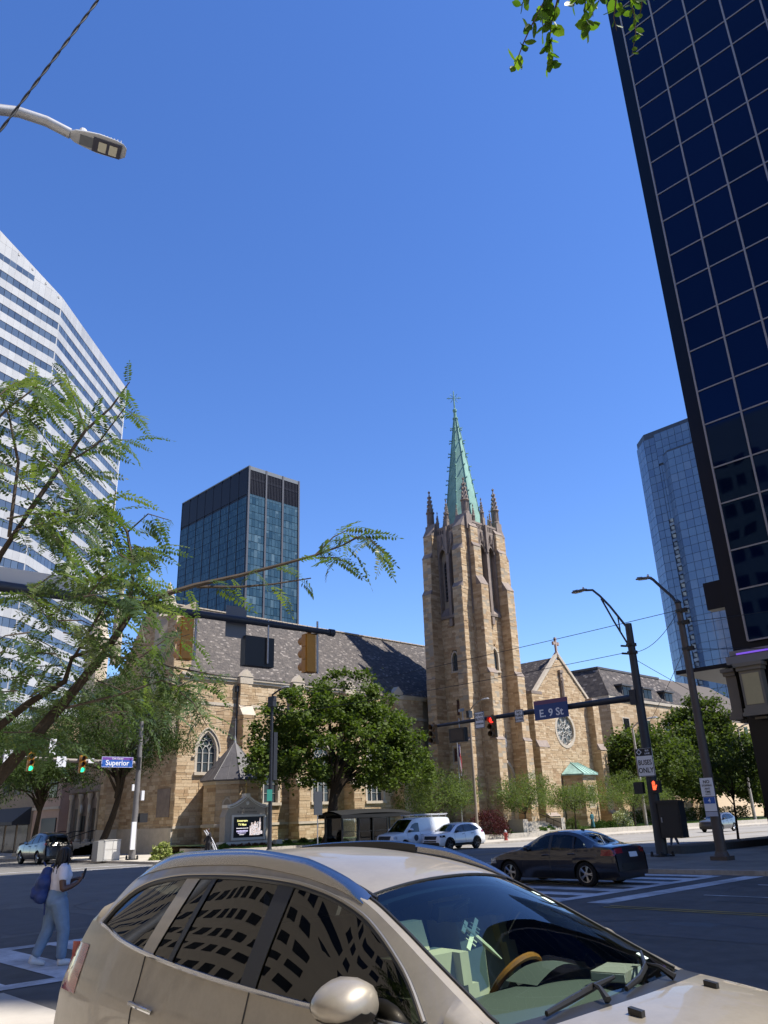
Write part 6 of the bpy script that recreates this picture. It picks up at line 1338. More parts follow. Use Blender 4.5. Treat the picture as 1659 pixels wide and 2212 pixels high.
plate('regulatory_sign', 'white DO NOT BLOCK sign at the left edge behind leaves', (17.3, 50.4, 5.85), (1, 0, 0), .66, .8, M_SIGNW, [('DO NOT', .18, .12, M_INK, 0, .85), ('BLOCK', .19, -.14, M_INK, 0, .85)], border=M_INK)
plate('regulatory_sign', 'white tall lane sign standing above the Superior arm', (19.85, 50.5, 6.5), (1, 0, 0), .4, .95, M_SIGNW, [('\u2191', .4, .05, M_INK)])
ps = thing('pedestrian_signal', 'black pedestrian signal box on the grey corner pole', 'pedestrian signal', (26.1, 50.5, 2.2)); MB().box(25.95, 26.5, 50.3, 50.7, 1.95, 2.5).build('housing', M_SIGB, ps); MB().box(25.85, 26.0, 50.45, 50.55, 2.1, 2.3).build('bracket', M_SIGB, ps)
uc = thing('utility_cabinet', 'pale grey utility cabinet on the corner by the locust trunk', 'utility cabinet', (24.6, 51.6, gz(24.6, 51.6)+.14)); uz = gz(24.6, 51.6)+.14
uw = mat('cabinet_white', (.62, .60, .56), .6, wear=.12); ug = mat('cabinet_grey', (.32, .31, .29), .6)
MB().box(23.75, 24.15, 51.3, 52.1, uz, uz+1.18).build('side_unit', ug, uc); MB().box(24.16, 25.25, 51.28, 52.1, uz, uz+1.2).build('case', uw, uc)
for x in (24.2, 24.74):
    MB().box(x, x+.5, 51.255, 51.285, uz+.66, uz+1.14).build('door', uw, uc); MB().box(x, x+.5, 51.255, 51.285, uz+.08, uz+.63).build('door', uw, uc)
MB().box(24.14, 25.28, 51.24, 52.14, uz+1.2, uz+1.23).build('lid', uw, uc)
# lamp poles along the church pavement
def lamp_pole(label, base, top_z, head, m_, r0=.13, hl=.8):
    t = thing('street_lamp', label, 'street lamp', tuple(base)); b = np.array(base, float); tp = np.array((b[0], b[1], top_z)); hd_ = np.array(head, float)
    MB().tube([b-(0, 0, .1), (b+tp)/2, tp], [r0, r0*.8, r0*.6], 10).build('pole', m_, t, True); MB().lathe([(r0*1.9, 0), (r0*1.9, .1), (r0*1.2, .35)], tuple(b), 10).build('base', m_, t)
    m1 = tp+(hd_-tp)*.3+np.array([0, 0, (hd_[2]-tp[2])*.25]); MB().tube([tp-(0, 0, .15), tp+np.array([0, 0, .1]), m1, tp+(hd_-tp)*.75+np.array([0, 0, (hd_[2]-tp[2])*.12]), hd_], r0*.42, 7).build('arm', m_, t, True)
    d = hd_-tp; d[2] = .05; lamp_head(hd_, d, hl, t, led=False, m_=M_GALV); return t
b = (32.45, 45.0, gz(32.45, 45)+.14); lm = lamp_pole('dark street lamp pole standing in front of the lit church sign', b, 9.8, on_x(608, 1488, 32.45), M_DARKPOLE, .15); MB().box(32.55, 32.85, 44.85, 45.15, 4.3, 7.4).build('conduit_box', M_DARKPOLE, lm); MB().box(32.3, 32.6, 44.7, 45.3, 9.1, 9.8).build('equipment_box', M_DARKPOLE, lm)
plate('street_sign', 'small green plate on the dark lamp pole by the church sign', (32.25, 44.82, 3.35), (1, 0, 0), .42, .72, mat('sign_green', (.03, .22, .17), .5))
lm = lamp_pole('slim pale street lamp pole in front of the church tower', (53.4, 45, gz(53.4, 45)+.14), 9.9, on_x(1040, 1512, 53.4), mat('pale_brown_pole', (.26, .21, .16), .7), .13); MB().box(53.1, 53.6, 44.8, 45.1, 9.5, 10.1).build('photocell_box', M_DARKPOLE, lm)
lamp_pole('concrete street lamp post left of the black signal cabinet', (85.6, 47.6, gz(85.6, 47.6)+.2), 10.3, on_x(1398, 1553, 85.6), mat('concrete_pole', (.38, .34, .29), .85), .2, 1.3)
lamp_pole('concrete street lamp post behind the far grey car', (114.3, 47.4, gz(114.3, 47.4)+.2), 11.5, (114.3, 44.5, 12.4), MATS['concrete_pole'], .24, 1.3)
fp = thing('flagpole', 'slim flagpole in front of the tower', 'flagpole', gl(54.3, 47.4)); MB().tube([gl(54.3, 47.4), (54.3, 47.4, 8.0)], [.07, .04], 8).build('pole', M_GALV, fp); MB().lathe([(.0, 0), (.08, .06), (.0, .14)], (54.3, 47.4, 8), 8).build('ball', M_GALV, fp)
fl = thing('flag', 'limp red and white striped flag hanging on the flagpole', 'flag', (54.4, 47.3, 6)); fb = MB()
Pf = [[(54.36+.34*u*(1-.3*v)+.06*math.sin(v*7+u*5), 47.36-.10*math.sin(u*11+v*2)-.05*v, 7.5-2.3*v-.35*u*v) for v in np.linspace(0, 1, 15)] for u in np.linspace(0, 1, 9)]
fb.grid(Pf); me = fb.mesh('cloth', [mat('flag_red', (.36, .04, .045), .8), mat('flag_white', (.6, .58, .57), .8), mat('flag_blue', (.04, .05, .16), .8)], 'all')
me.polygons.foreach_set('material_index', [2 if j < 6 and i < 4 else i % 2 for i in range(8) for j in range(14)]); link('cloth', me, fl)
# overhead wires
def wire(label, a, b, sag, r_=.013, n=24):
    a, b = np.array(a, float), np.array(b, float); t = thing('overhead_wire', label, 'wire', tuple(a)); MB().tube([a+(b-a)*s-np.array([0, 0, sag*4*s*(1-s)]) for s in np.linspace(0, 1, n)], r_, 5).build('wire', M_SIGB, t, True)
wire('upper overhead wire running from the lamp pole across the church to the corner pole', (30.6, 14.0, 9.35), (25.7, 50.6, 8.1), .25, .014); wire('lower overhead wire running from the tall dark pole across the church front', (32.75, 18.0, 8.45), (25.7, 50.6, 7.7), .35, .014)
wire('short wire between the tall dark pole and the lamp pole', (32.8, 17.5, 8.4), (30.6, 14.3, 9.2), .3, .013); wire('wire slanting down behind the lamp pole to the right', (32.8, 17.5, 8.0), (62, 21, 5.6), .3); wire('wire rising past the lamp pole toward the dark tower', (30.6, 14.0, 7.7), (38, 8, 7.9), .1)
wire('wire crossing in front of the blue tower', (30.6, 14.0, 8.8), (38, 7, 10.2), .15); wire('thin wire dropping from the lamp pole over the slate roof', (30.6, 14.2, 7.75), (70, 40, 6.2), .4); wire('thin far wire over the slate roof', (70, 36, 7.2), (58, 19.6, 14), .4)
# fire hydrant
hy = thing('fire_hydrant', 'red fire hydrant with silver bonnet on the sunny church pavement', 'fire hydrant', (54.4, 42.9, gz(54.4, 42.9)+.14)); hz = gz(54.4, 42.9)+.14
hr = mat('hydrant_red', (.32, .04, .03), .5); MB().lathe([(.19, 0), (.19, .05), (.13, .07), (.125, .5), (.16, .52), (.16, .57), (.12, .6)], (54.4, 42.9, hz), 12).build('barrel', hr, hy, True); MB().lathe([(.13, .6), (.12, .7), (.05, .76), (.04, .82), (.0, .83)], (54.4, 42.9, hz), 12).build('bonnet', M_GALV, hy, True)
for dx, dy in ((-.2, 0), (.2, 0), (0, -.2)): nz = MB(); nz.tube([(54.4, 42.9, hz+.42), (54.4+dx, 42.9+dy, hz+.42)], .065, 8); nz.build('nozzle', hr, hy)
# bus shelter
bsx0, bsx1 = 37.4, 43.4; by0, by1 = 43.5, 45.3; bz = gz(40, 44)+.14
sh = thing('bus_shelter', 'dark framed glass bus shelter with low curved roof under the maple', 'bus shelter', (40, 44.4, bz))
rf_ = [[(bsx0-.4+(bsx1-bsx0+.8)*i/10, by0-.4+(by1-by0+.8)*j/6, bz+2.25+.28*math.sin(math.pi*j/6)+.12*math.sin(math.pi*i/10)) for j in range(7)] for i in range(11)]
ro_ = MB(); ro_.grid(rf_, flip=True); ro_.grid([[(x, y, z-.12) for x, y, z in r_] for r_ in rf_]); ro_.box(bsx0-.4, bsx1+.4, by0-.42, by0-.36, bz+2.06, bz+2.28); ro_.box(bsx0-.4, bsx1+.4, by1+.36, by1+.42, bz+2.06, bz+2.28); ro_.build('roof', mat('shelter_roof', (.018, .018, .018), .6, spec=.2), sh)
for i in range(5):
    x = bsx0+(bsx1-bsx0)*i/4
    for y in (by0, by1):
        if y == by1 or i in (0, 1, 3, 4): MB().box(x-.05, x+.05, y-.05, y+.05, bz, bz+2.22).build('post', M_BLACKM, sh)
G_SH = glass_mat('shelter_glass', (.85, .9, .88), .92)
for i in range(4):
    x0, x1 = bsx0+(bsx1-bsx0)*i/4+.06, bsx0+(bsx1-bsx0)*(i+1)/4-.06; MB().box(x0, x1, by1-.01, by1+.01, bz+.25, bz+2.05).build('glass_panel', G_SH, sh); MB().box(x0-.06, x1+.06, by1-.03, by1+.03, bz+1.12, bz+1.17).build('rail', M_BLACKM, sh); MB().box(x0-.06, x1+.06, by1-.03, by1+.03, bz+2.02, bz+2.08).build('rail', M_BLACKM, sh)
MB().box(bsx0-.01, bsx0+.01, by0+.1, by1-.1, bz+.25, bz+2.05).build('glass_panel', G_SH, sh); MB().box(bsx0+.4, bsx1-.6, by1-.55, by1-.15, bz+.42, bz+.47).build('bench', M_BLACKM, sh); MB().box(bsx0+.7, bsx0+.8, by1-.08, by1-.03, bz+.9, bz+1.9).build('route_map', mat('map_red', (.5, .16, .1), .6), sh)
t = thing('bus_stop_sign', 'tall dark blank stop sign on a thin post left of the maple trunk', 'sign', tuple(on_y(688, 1825, 44)*np.array([1, 1, 0])+np.array([0, 0, gz(38, 44)+.14]))); q = on_y(687, 1736, 44); MB().box(q[0]-.36, q[0]+.36, 43.97, 44.02, q[2]-.72, q[2]+.78).build('plate', mat('dark_plate', (.05, .055, .065), .6), t); MB().tube([(q[0], 44.05, gz(38, 44)), (q[0], 44.05, q[2]+.7)], .035, 6).build('post', M_GALV, t)
# church notice sign with LED screen
SY = 50.5; sg_ = thing('church_sign', 'stone church sign with curved top, cross and lit LED screen', 'sign', (34.4, SY, .3))
M_SST = mat('sign_stone', (.34, .30, .25), .85, var=.12, scale=5, bump=.2, bscale=40); M_SWH = mat('sign_trim_white', (.62, .59, .54), .7)
def ogee(n=17):
    out = []
    for i in range(n):
        u = -1+2*i/(n-1); a = abs(u); h = 2.83+.72*(1-a)**1.7*1.0; out.append((34.4+1.62*u, h))
    return out
og = ogee(); bdy = MB(); bdy.prism([(32.78, SY, .45), (36.02, SY, .45)]+[(x, SY, z) for x, z in og[::-1]], (0, .5, 0)); bdy.box(32.5, 32.95, SY-.1, SY+.6, .1, 2.1); bdy.box(35.85, 36.3, SY-.1, SY+.6, .1, 2.1); bdy.build('body', M_SST, sg_)
sh_ = MB()
for s in (-1, 1): sh_.prism([(34.4+s*1.66, SY-.1, 2.1), (34.4+s*1.95, SY-.1, 2.1), (34.4+s*1.66, SY-.1, 2.75)], (0, .7, 0))
sh_.build('shoulder', M_SST, sg_)
tr = MB(); tr.tube([(x, SY+.02, z+.03) for x, z in og], .07, 6); tr.tube([(x, SY-.04, z-.13) for x, z in og], .03, 5)
tr.box(32.6, 32.86, SY-.12, SY+.55, 2.72, 2.92); tr.box(35.94, 36.2, SY-.12, SY+.55, 2.72, 2.92); tr.box(34.22, 34.58, SY-.08, SY+.5, 3.42, 3.68); tr.box(32.3, 36.5, SY-.22, SY+.7, .32, .47); tr.build('coping', M_SWH, sg_); MB().box(32.3, 36.5, SY-.18, SY+.66, -.2, .32).build('plinth', M_SST, sg_)
frm = MB()
for a, b, c_, d in ((33.05, 35.95, 2.1, 2.24), (33.05, 35.95, .55, .72), (33.05, 33.2, .72, 2.1), (35.8, 35.95, .72, 2.1)): frm.box(a, b, SY-.12, SY+.02, c_, d)
frm.build('screen_frame', M_SWH, sg_)
scr = MB().box(33.2, 35.8, SY-.04, SY, .72, 2.1).build('screen', mat('led_black', (.012, .012, .016), .35), sg_)
gx = MB(); gx.obox((34.4, SY+.2, 4.05), (.035, 0, 0), (0, .035, 0), (0, 0, .4)); gx.obox((34.4, SY+.2, 4.15), (.24, 0, 0), (0, .03, 0), (0, 0, .035)); gx.build('cross', mat('gilt', (.35, .26, .10), .45, metal=.6), sg_)
se = MB(); se.lathe([(.0, 0), (.13, .01), (.13, .04), (.1, .05), (.0, .06)], n=16); se.xf(Matrix.Translation((34.4, SY-.0, 3.02)) @ Matrix.Rotation(R(90), 4, 'X')); se.build('seal', M_SWH, sg_)
text_mb('The Cathedral of', .19, (34.4, SY-.004, 2.62), (1, 0, 0), (0, 0, 1), mat('carved_letters', (.14, .11, .09), .8), parent=sg_, bold=.004); text_mb('St. John the Evangelist', .19, (34.4, SY-.004, 2.38), (1, 0, 0), (0, 0, 1), MATS['carved_letters'], parent=sg_, bold=.004)
LY = mat('led_yellow', (.02, .02, .01), .5, emit=(.95, .92, .35), es=.9); LWH = mat('led_white', (.02, .02, .02), .5, emit=(.95, .90, .95), es=.85); LV_ = mat('led_violet', (.02, .02, .03), .5, emit=(.72, .66, 1), es=.85); LP = mat('led_peach', (.02, .02, .02), .5, emit=(.95, .72, .62), es=.8)
sf = SY-.046
text_mb('Livestream', .2, (33.98, sf, 1.78), (1, 0, 0), (0, 0, 1), LY, 'led_text', sg_, bold=.004); text_mb('TV Mass', .2, (33.98, sf, 1.52), (1, 0, 0), (0, 0, 1), LY, 'led_text', sg_, bold=.004)
dsh = MB(); rs = np.random.RandomState(8)
for z, x0, x1, mi in ((1.34, 33.5, 34.48, 0), (1.18, 33.5, 34.46, 1), (1.13, 33.5, 34.46, 1), (1.03, 33.62, 34.3, 1), (.92, 33.75, 34.15, 0)):
    x = x0
    while x < x1: w_ = rs.uniform(.03, .09); dsh.box(x, min(x+w_, x1), sf-.004, sf, z-.022, z+rs.uniform(.012, .03), mi=mi); x += w_+rs.uniform(.012, .03)
dsh.build('led_dashes', [LWH, LV_], sg_)
bm_ = MB()
def lbar(x0, x1, z0, z1):
    z = z0
    while z < z1:
        x = x0
        while x < x1: w_ = rs.uniform(.025, .07); bm_.box(x, min(x+w_, x1), sf-.004, sf, z, z+.03, mi=int(rs.rand() < .35)); x += w_+(.008 if rs.rand() < .7 else .03)
        z += .045
lbar(34.62, 35.5, .86, 1.35); lbar(34.62, 34.78, .86, 1.45); lbar(34.74, 34.86, 1.35, 1.68); lbar(34.86, 35.3, 1.35, 1.55); lbar(34.96, 35.2, 1.55, 1.68); lbar(35.04, 35.12, 1.66, 1.76); lbar(35.28, 35.36, 1.4, 1.72); lbar(35.42, 35.58, 1.2, 1.72); lbar(35.46, 35.54, 1.7, 1.86); lbar(35.485, 35.515, 1.84, 2.02); lbar(35.5, 35.72, .92, 1.14)
bm_.build('led_picture', [LWH, LP], sg_)
sl_ = thing('ground_floodlight', 'small white floodlight beside the church sign', 'floodlight', gl(36.9, 50.2)); MB().box(36.7, 37.2, 50.0, 50.5, LAWN_Z(36.9, 50.2)-.05, LAWN_Z(36.9, 50.2)+.32).build('case', M_SWH, sl_); MB().lathe([(.16, .0), (.2, .3), (.12, .34)], (37.75, 50.2, LAWN_Z(37.7, 50.2)), 10).build('lamp', ug, sl_)
# planter tub at the dark tower corner
tx, ty = 39.2, 14.2; tz = gz(tx, ty)+.14; tbx, tby = 37.6, 12.9
tub = thing('planter_tub', 'dark square planter tub with rod at the right edge of the pavement', 'planter', (tbx, tby, tz)); pb_ = MB(); A = [(-.5, -.5, 0), (.5, -.5, 0), (.5, .5, 0), (-.5, .5, 0), (-.68, -.68, 1.1), (.68, -.68, 1.1), (.68, .68, 1.1), (-.68, .68, 1.1)]
pb_.add([(tbx+x, tby+y, tz+z) for x, y, z in A], [(3, 2, 1, 0), (4, 5, 6, 7), (0, 1, 5, 4), (1, 2, 6, 5), (2, 3, 7, 6), (3, 0, 4, 7)]); pb_.box(tbx-.74, tbx+.74, tby-.74, tby+.74, tz+1.1, tz+1.2); pb_.build('tub', M_BLACKM, tub); MB().tube([(tbx-.5, tby+.8, tz+.3), (tbx-.75, tby+1.15, tz+1.9)], .03, 6).build('rod', M_BLACKM, tub)
rs = np.random.RandomState(9); cs = np.c_[rs.uniform(tbx-.6, tbx+.6, 120), rs.uniform(tby-.6, tby+.6, 120), rs.uniform(tz+1.15, tz+1.35, 120)]; v, r_ = leaf_cloud(cs, .06, 4, .12, .5, rs); link('foliage', fast_mesh('foliage', v, 4, np.arange(len(v)), L_BOX, r_), tub)
rl = thing('handrail', 'black iron handrail climbing the steps of the church front', 'handrail', (29.5, 70, .2))
for y in (69.0, 72.3, 75.4):
    hm = MB(); hm.tube([(27.7, y, .55), (31.2, y, 1.45), (31.9, y, 1.45)], .04, 6)
    for k in range(5): x = 27.8+.85*k; hm.tube([(x, y, -.3+.1*k), (x, y, .58+.22*k)], .03, 6)
    hm.build('rail', M_BLACKM, rl)
rl = thing('handrail', 'black handrail beside the tower doorway steps', 'handrail', (68.7, 48, .2)); hm = MB(); hm.tube([(68.3, 46.9, .6), (68.3, 49.4, 1.5), (68.3, 50.3, 1.5)], .04, 6)
for k in range(4): hm.tube([(68.3, 47+.8*k, -.3+.28*k), (68.3, 47+.8*k, .62+.27*k)], .03, 6)
hm.build('rail', M_BLACKM, rl)
# ------------------------------------------------------------------ vehicles
M_TINT = glass_mat('privacy_glass', (.10, .115, .11), .5, ior=1.6); M_WSG = glass_mat('windscreen_glass', (.80, .93, .84), .86, ior=1.5); M_SIDEG = glass_mat('side_glass', (.75, .82, .78), .85, ior=1.42)
M_INT = mat('dark_cabin', (.028, .029, .030), .8); M_BEIGE = mat('beige_leather', (.52, .49, .34), .6, var=.08, scale=10, spec=.3); M_DASH = mat('grey_green_dash', (.085, .095, .085), .75, bump=.1, bscale=300)
M_BLKT = mat('black_trim', (.012, .012, .013), .45); M_RIM = mat('alloy_rim', (.42, .42, .43), .3, metal=.85); M_HEAD = mat('headlamp', (.35, .36, .38), .12, spec=.9, coat=1); M_TAIL = mat('tail_lamp', (.22, .012, .016), .18, coat=1)
M_PLATE = mat('number_plate', (.6, .62, .66), .5)
def paint(name, col, metal=.45, rough=.35, var=.0):
    if name in MATS: return MATS[name]
    m = mat(name, col, rough, metal=metal, coat=1., var=var or .03, scale=2.); return m
class Car:
    def __init__(s, P):
        s.P = P; s.L = P['L']; s.top = np.array(P['top'], float)
    def zt(s, u): return smooth_curve(s.top[:, 0], s.top[:, 1], u)
    def vt(s, u): return smooth_curve(s.top[:, 0], s.top[:, 2], u)
    def cr(s, u): return smooth_curve(s.top[:, 0], s.top[:, 3], u)
    def bow(s, u): return smooth_curve(s.P['bow'][0], s.P['bow'][1], u)
    def zl(s, u): return min(smooth_curve(s.P['zlo'][0], s.P['zlo'][1], u), s.zt(u)-.012)
    def zh(s, u): return min(smooth_curve(s.P['zhi'][0], s.P['zhi'][1], u), s.zt(u)-.01)
    def vm(s, u):
        t = abs(u-s.L*.52)/(s.L*.52); return s.P['W']/2*(1-.13*t**5)
    def T(s, u, q):
        z = s.zt(u)+s.cr(u)*(1-abs(q)**2.3); return np.array([u-s.bow(u)*(1-q*q), q*s.vt(u), z])
    def S(s, u, z, side=1):
        zb = s.zl(u); vm = s.vm(u); vb = vm*(1-.10*max(0, (z if z < zb else zb)-.62)**1.5/.35 - .16*max(0, .55-z)**1.6/.2)
        vb = max(vb, s.vt(u))
        sh = s.P.get('shoulder')
        if z > zb:
            zt = s.zt(u); t = min(1, (z-zb)/max(zt-zb, .02)); e = s.P.get('tumble', 1.25); v = vb+(s.vt(u)-vb)*(t**e if zt-zb > .12 else (1-math.sqrt(max(0, 1-t*t))))
        else:
            v = vb
            for zc, h, d in s.P.get('crease', []): v += d*math.exp(-((z-zc-.04*(u-2))/h)**2)
        return np.array([u-s.bow(u)*.0, side*v, z])
    def nS(s, u, z, side):
        a = s.S(u+.02, z, side)-s.S(u-.02, z, side); b = s.S(u, z+.02, side)-s.S(u, z-.02, side); n = nrm(np.cross(a, b)); return n if n[1]*side > 0 else -n
    def nT(s, u, q):
        a = s.T(u+.02, q)-s.T(u-.02, q); b = s.T(u, q+.03)-s.T(u, q-.03); n = nrm(np.cross(a, b)); return n if n[2] > 0 or n[0]*(u-s.L/2) > 0 else -n
    def zbot(s, u):
        z = s.P['sill']+.10*max(0, (.5-u))+.12*max(0, u-(s.L-.6))
        for uc in s.P['wheels']:
            r = s.P['wr']*1.17
            if abs(u-uc) < r: z = max(z, s.P['wr']+math.sqrt(r*r-(u-uc)**2)*.98-.01)
        return z
    def patchT(s, u0, u1, q0, q1, off=.004, nu=6, nq=6): return [[s.T(u, q)+s.nT(u, q)*off for q in np.linspace(q1, q0, nq)] for u in np.linspace(u0, u1, nu)]
    def patchS(s, f0, f1, u0, u1, side, off=.004, nu=10, nz=4, sl=0.):
        out = []
        for u in np.linspace(u0, u1, nu):
            row = []
            for t in np.linspace(0, 1, nz):
                z0, z1 = f0(u) if callable(f0) else f0, f1(u) if callable(f1) else f1; z = z0+(z1-z0)*t; uu = u+sl*(z-z0); row.append(s.S(uu, z, side)+s.nS(uu, z, side)*off)
            out.append(row)
        return out
def build_car(name, label, cat, loc, rz, P, body, group=None):
    c = Car(P); t = thing(name, label, cat, loc, rz, group, world=False); L = c.L; nq = P.get('nq', 11)
    us = np.unique(np.concatenate([np.linspace(0, L, P.get('nu', 60)), np.linspace(0, .35, 10), np.linspace(L-.4, L, 10)]))
    def Tpart(u0, u1, q0, q1, n=nq):
        uu = np.unique(np.concatenate([[u0, u1], us[(us > u0) & (us < u1)]])); return [[c.T(u, q) for q in np.linspace(q1, q0, n)] for u in uu]
    def Spart(f0, f1, u0, u1, side, nz=8, off=0.):
        uu = np.concatenate([[u0, u1], us[(us > u0) & (us < u1)]])
        for uc in P['wheels']: uu = np.concatenate([uu, [q for q in uc+P['wr']*1.17*np.cos(np.linspace(0, math.pi, 21)) if u0 < q < u1]])
        uu = np.unique(uu); out = []
        for u in uu:
            z0, z1 = f0(u), max(f0(u), f1(u)); out.append([c.S(u, z0+(z1-z0)*k/nz, side)+(c.nS(u, z0+(z1-z0)*k/nz, side)*off if off else 0) for k in range(nz+1)])
        return out
    w0, w1 = P['ws']; r0, r1 = P['rw']; d0, d1 = P['dlo']; qa, qb = P.get('qa', .9), P.get('qb', .86)
    sides = MB()
    for sd_ in (1, -1):
        fl = sd_ < 0
        sides.grid(Spart(c.zbot, c.zl, 0, L, sd_, 10), flip=fl); sides.grid(Spart(c.zl, c.zt, 0, d0, sd_, 4), flip=fl); sides.grid(Spart(c.zl, c.zt, d1, L, sd_, 5), flip=fl); sides.grid(Spart(c.zh, c.zt, d0, d1, sd_, 3), flip=fl)
        # arch lips and sill turn-in
        uu = np.linspace(.02, L-.02, 160); sides.grid([[c.S(u, c.zbot(u), sd_), c.S(u, c.zbot(u), sd_)*np.array([1, .8, 1])] for u in uu], flip=not fl)
    sides.build('body', body, t, True)
    cap = MB()
    for u, f in ((0, True), (L, False)):
        P_ = [c.S(u, c.zbot(u)+(c.zt(u)-c.zbot(u))*k/4, 1) for k in range(5)]; Q = [p*np.array([1, -1, 1]) for p in P_]; cap.grid([P_, Q], flip=f)
    cap.build('bumper_face', P.get('bumper', M_BLKT), t)
    h = MB(); h.grid(Tpart(0, w0-P.get('cowl', .06), -1, 1)); h.build('bonnet', body, t, True)
    h = MB(); h.grid(Tpart(w0-P.get('cowl', .06), w0, -1, 1)); h.build('cowl', M_BLKT, t, True)
    ap = MB(); ap.grid(Tpart(w0, w1, -1, -qa, 4)); ap.grid(Tpart(w0, w1, qa, 1, 4)); ap.grid(Tpart(r0, r1, -1, -qb, 4)); ap.grid(Tpart(r0, r1, qb, 1, 4)); ap.build('pillar', body, t, True)
    MB().grid(Tpart(w0, w1, -qa, qa, 13)).build('windscreen', P.get('wsg', M_WSG), t, True)
    MB().grid(Tpart(w1, r0, -1, 1)).build('roof', body, t, True)
    if r1 > r0: MB().grid(Tpart(r0, r1, -qb, qb)).build('rear_window', P.get('rwg', M_TINT), t, True)
    MB().grid(Tpart(r1, L, -1, 1)).build('tailgate', body, t, True)
    # side windows
    for a, b, sl_, nm, m_ in P['win']:
        for sd_ in (1, -1):
            a_, b_ = max(a, d0), min(b, d1); rows = []
            for u in np.linspace(a_, b_, 22):
                z0, z1 = c.zl(u)+.006, c.zh(u)
                if z1-z0 < .004: z1 = z0+.004
                row = []
                for k in range(6):
                    z = z0+(z1-z0)*k/5; e0, e1 = sl_ if isinstance(sl_, tuple) else (sl_, sl_); f = (u-a_)/(b_-a_+1e-9); uu = min(max(u+(e0*(1-f)+e1*f)*(z-z0), d0), d1)
                    z = min(max(z, c.zl(uu)), c.zh(uu)); row.append(c.S(uu, z, sd_)+c.nS(uu, z, sd_)*(.003 if nm != 'window' else -.004))
                rows.append(row)
            MB().grid(rows, flip=sd_ < 0).build(nm, m_ or P['sg'], t, 'all')
    # underbody, wheel wells, cabin floor
    ub = MB(); ub.box(.12, L-.12, -P['W']*.42, P['W']*.42, P['sill']-.02, P['sill']+.06)
    for uc in P['wheels']:
        for sd_ in (1, -1):
            rr = P['wr']*1.15; pts = [(uc+rr*math.cos(a), P['wr']+rr*math.sin(a)) for a in np.linspace(-.3, math.pi+.3, 18)]
            y0, y1 = sd_*(P['W']/2-.02), sd_*(P['W']/2-.34); ub.grid([[(x, y0*.97, z), (x, y1, z)] for x, z in pts]); ub.add([(uc, y1, P['wr'])]+[(x, y1, z) for x, z in pts], [(0, i, i+1) for i in range(1, 18)])
    ub.build('underbody', M_BLKT, t)
    fz = P.get('floor', .42)
    cbn = MB(); cbn.box(w0+.25, r0+.1, -P['W']*.43, P['W']*.43, fz-.04, fz); cbn.box(w0+.1, w0+.16, -P['W']*.42, P['W']*.42, fz, P['dash']-.06); cbn.build('cabin_floor', M_INT, t)
    # wheels
    for uc in P['wheels']:
        for sd_ in (1, -1):
            wh = MB(); R_ = P['wr']; wd = P.get('tw', .21); M_ = Matrix.Translation((uc, sd_*(P['W']/2-.03-wd/2), R_)) @ Matrix.Rotation(R(-90*sd_), 4, 'X')
            wh.lathe([(R_*.64, -wd/2), (R_*.9, -wd/2), (R_, -wd/2+.035), (R_, wd/2-.035), (R_*.9, wd/2), (R_*.66, wd/2-.005), (R_*.64, wd/2-.05)], n=28); wh.xf(M_); wo = wh.build('wheel', M_RUBBER, t, True)
            rm = MB(); rm.lathe([(R_*.66, wd/2-.09), (R_*.68, wd/2-.01), (R_*.62, wd/2-.012), (R_*.60, wd/2-.06)], n=28)
            ns = P.get('spokes', 5)
            for k in range(ns):
                for dd in ((-.13, .13) if P.get('twin', True) else (0,)):
                    a = 2*math.pi*k/ns; p0 = np.array([R_*.13*math.cos(a), R_*.13*math.sin(a), wd/2-.03]); p1 = np.array([R_*.65*math.cos(a+dd), R_*.65*math.sin(a+dd), wd/2-.018]); rm.tube([p0, p1], [R_*.05, R_*.055], 5)
            rm.lathe([(.0, wd/2-.02), (R_*.2, wd/2-.025), (R_*.2, wd/2-.05)], n=14); rm.xf(M_); rm.build('rim', P.get('rim', M_RIM), wo, True)
            bk = MB(); bk.lathe([(.0, wd/2-.09), (R_*.64, wd/2-.09), (R_*.64, wd/2-.1)], n=20); bk.xf(M_); bk.build('brake_disc', M_BLKT, wo)
    # patches: lamps, grilles, plates, seams
    for nm, kind, m_, args in P.get('patch', []):
        mb = MB()
        if kind == 'T': mb.grid(c.patchT(*args)); mb.build(nm, m_, t, 'all')
        else:
            for sd_ in (1, -1):
                mb = MB(); f0, f1, u0, u1 = args[:4]; mb.grid(c.patchS(f0, f1, u0, u1, sd_, sl=args[4] if len(args) > 4 else 0), flip=sd_ < 0); mb.build(nm, m_, t, 'all')
    sm_ = MB()
    for u, sl_ in P.get('seams', []):
        for sd_ in (1, -1):
            z0 = c.zbot(u)+.02; zz = np.linspace(z0, c.zl(u), 12); sm_.tube([c.S(u+sl_*(z-z0), z, sd_)+c.nS(u+sl_*(z-z0), z, sd_)*.0 for z in zz], .006, 4)
    if P.get('seams'): sm_.build('door_seam', M_BLKT, t)
    for u, z in P.get('handles', []):
        for sd_ in (1, -1):
            p = c.S(u, z, sd_); n = c.nS(u, z, sd_); hb_ = MB(); hb_.tube([p+np.array([-.11, 0, -.01])+n*.005, p+np.array([-.08, 0, 0])+n*.04, p+np.array([.08, 0, .01])+n*.04, p+np.array([.11, 0, .01])+n*.005], .016, 8, flat=.8); hb_.build('handle', P.get('hm', body), t, True)
    mu, mz, ms = P['mirror']
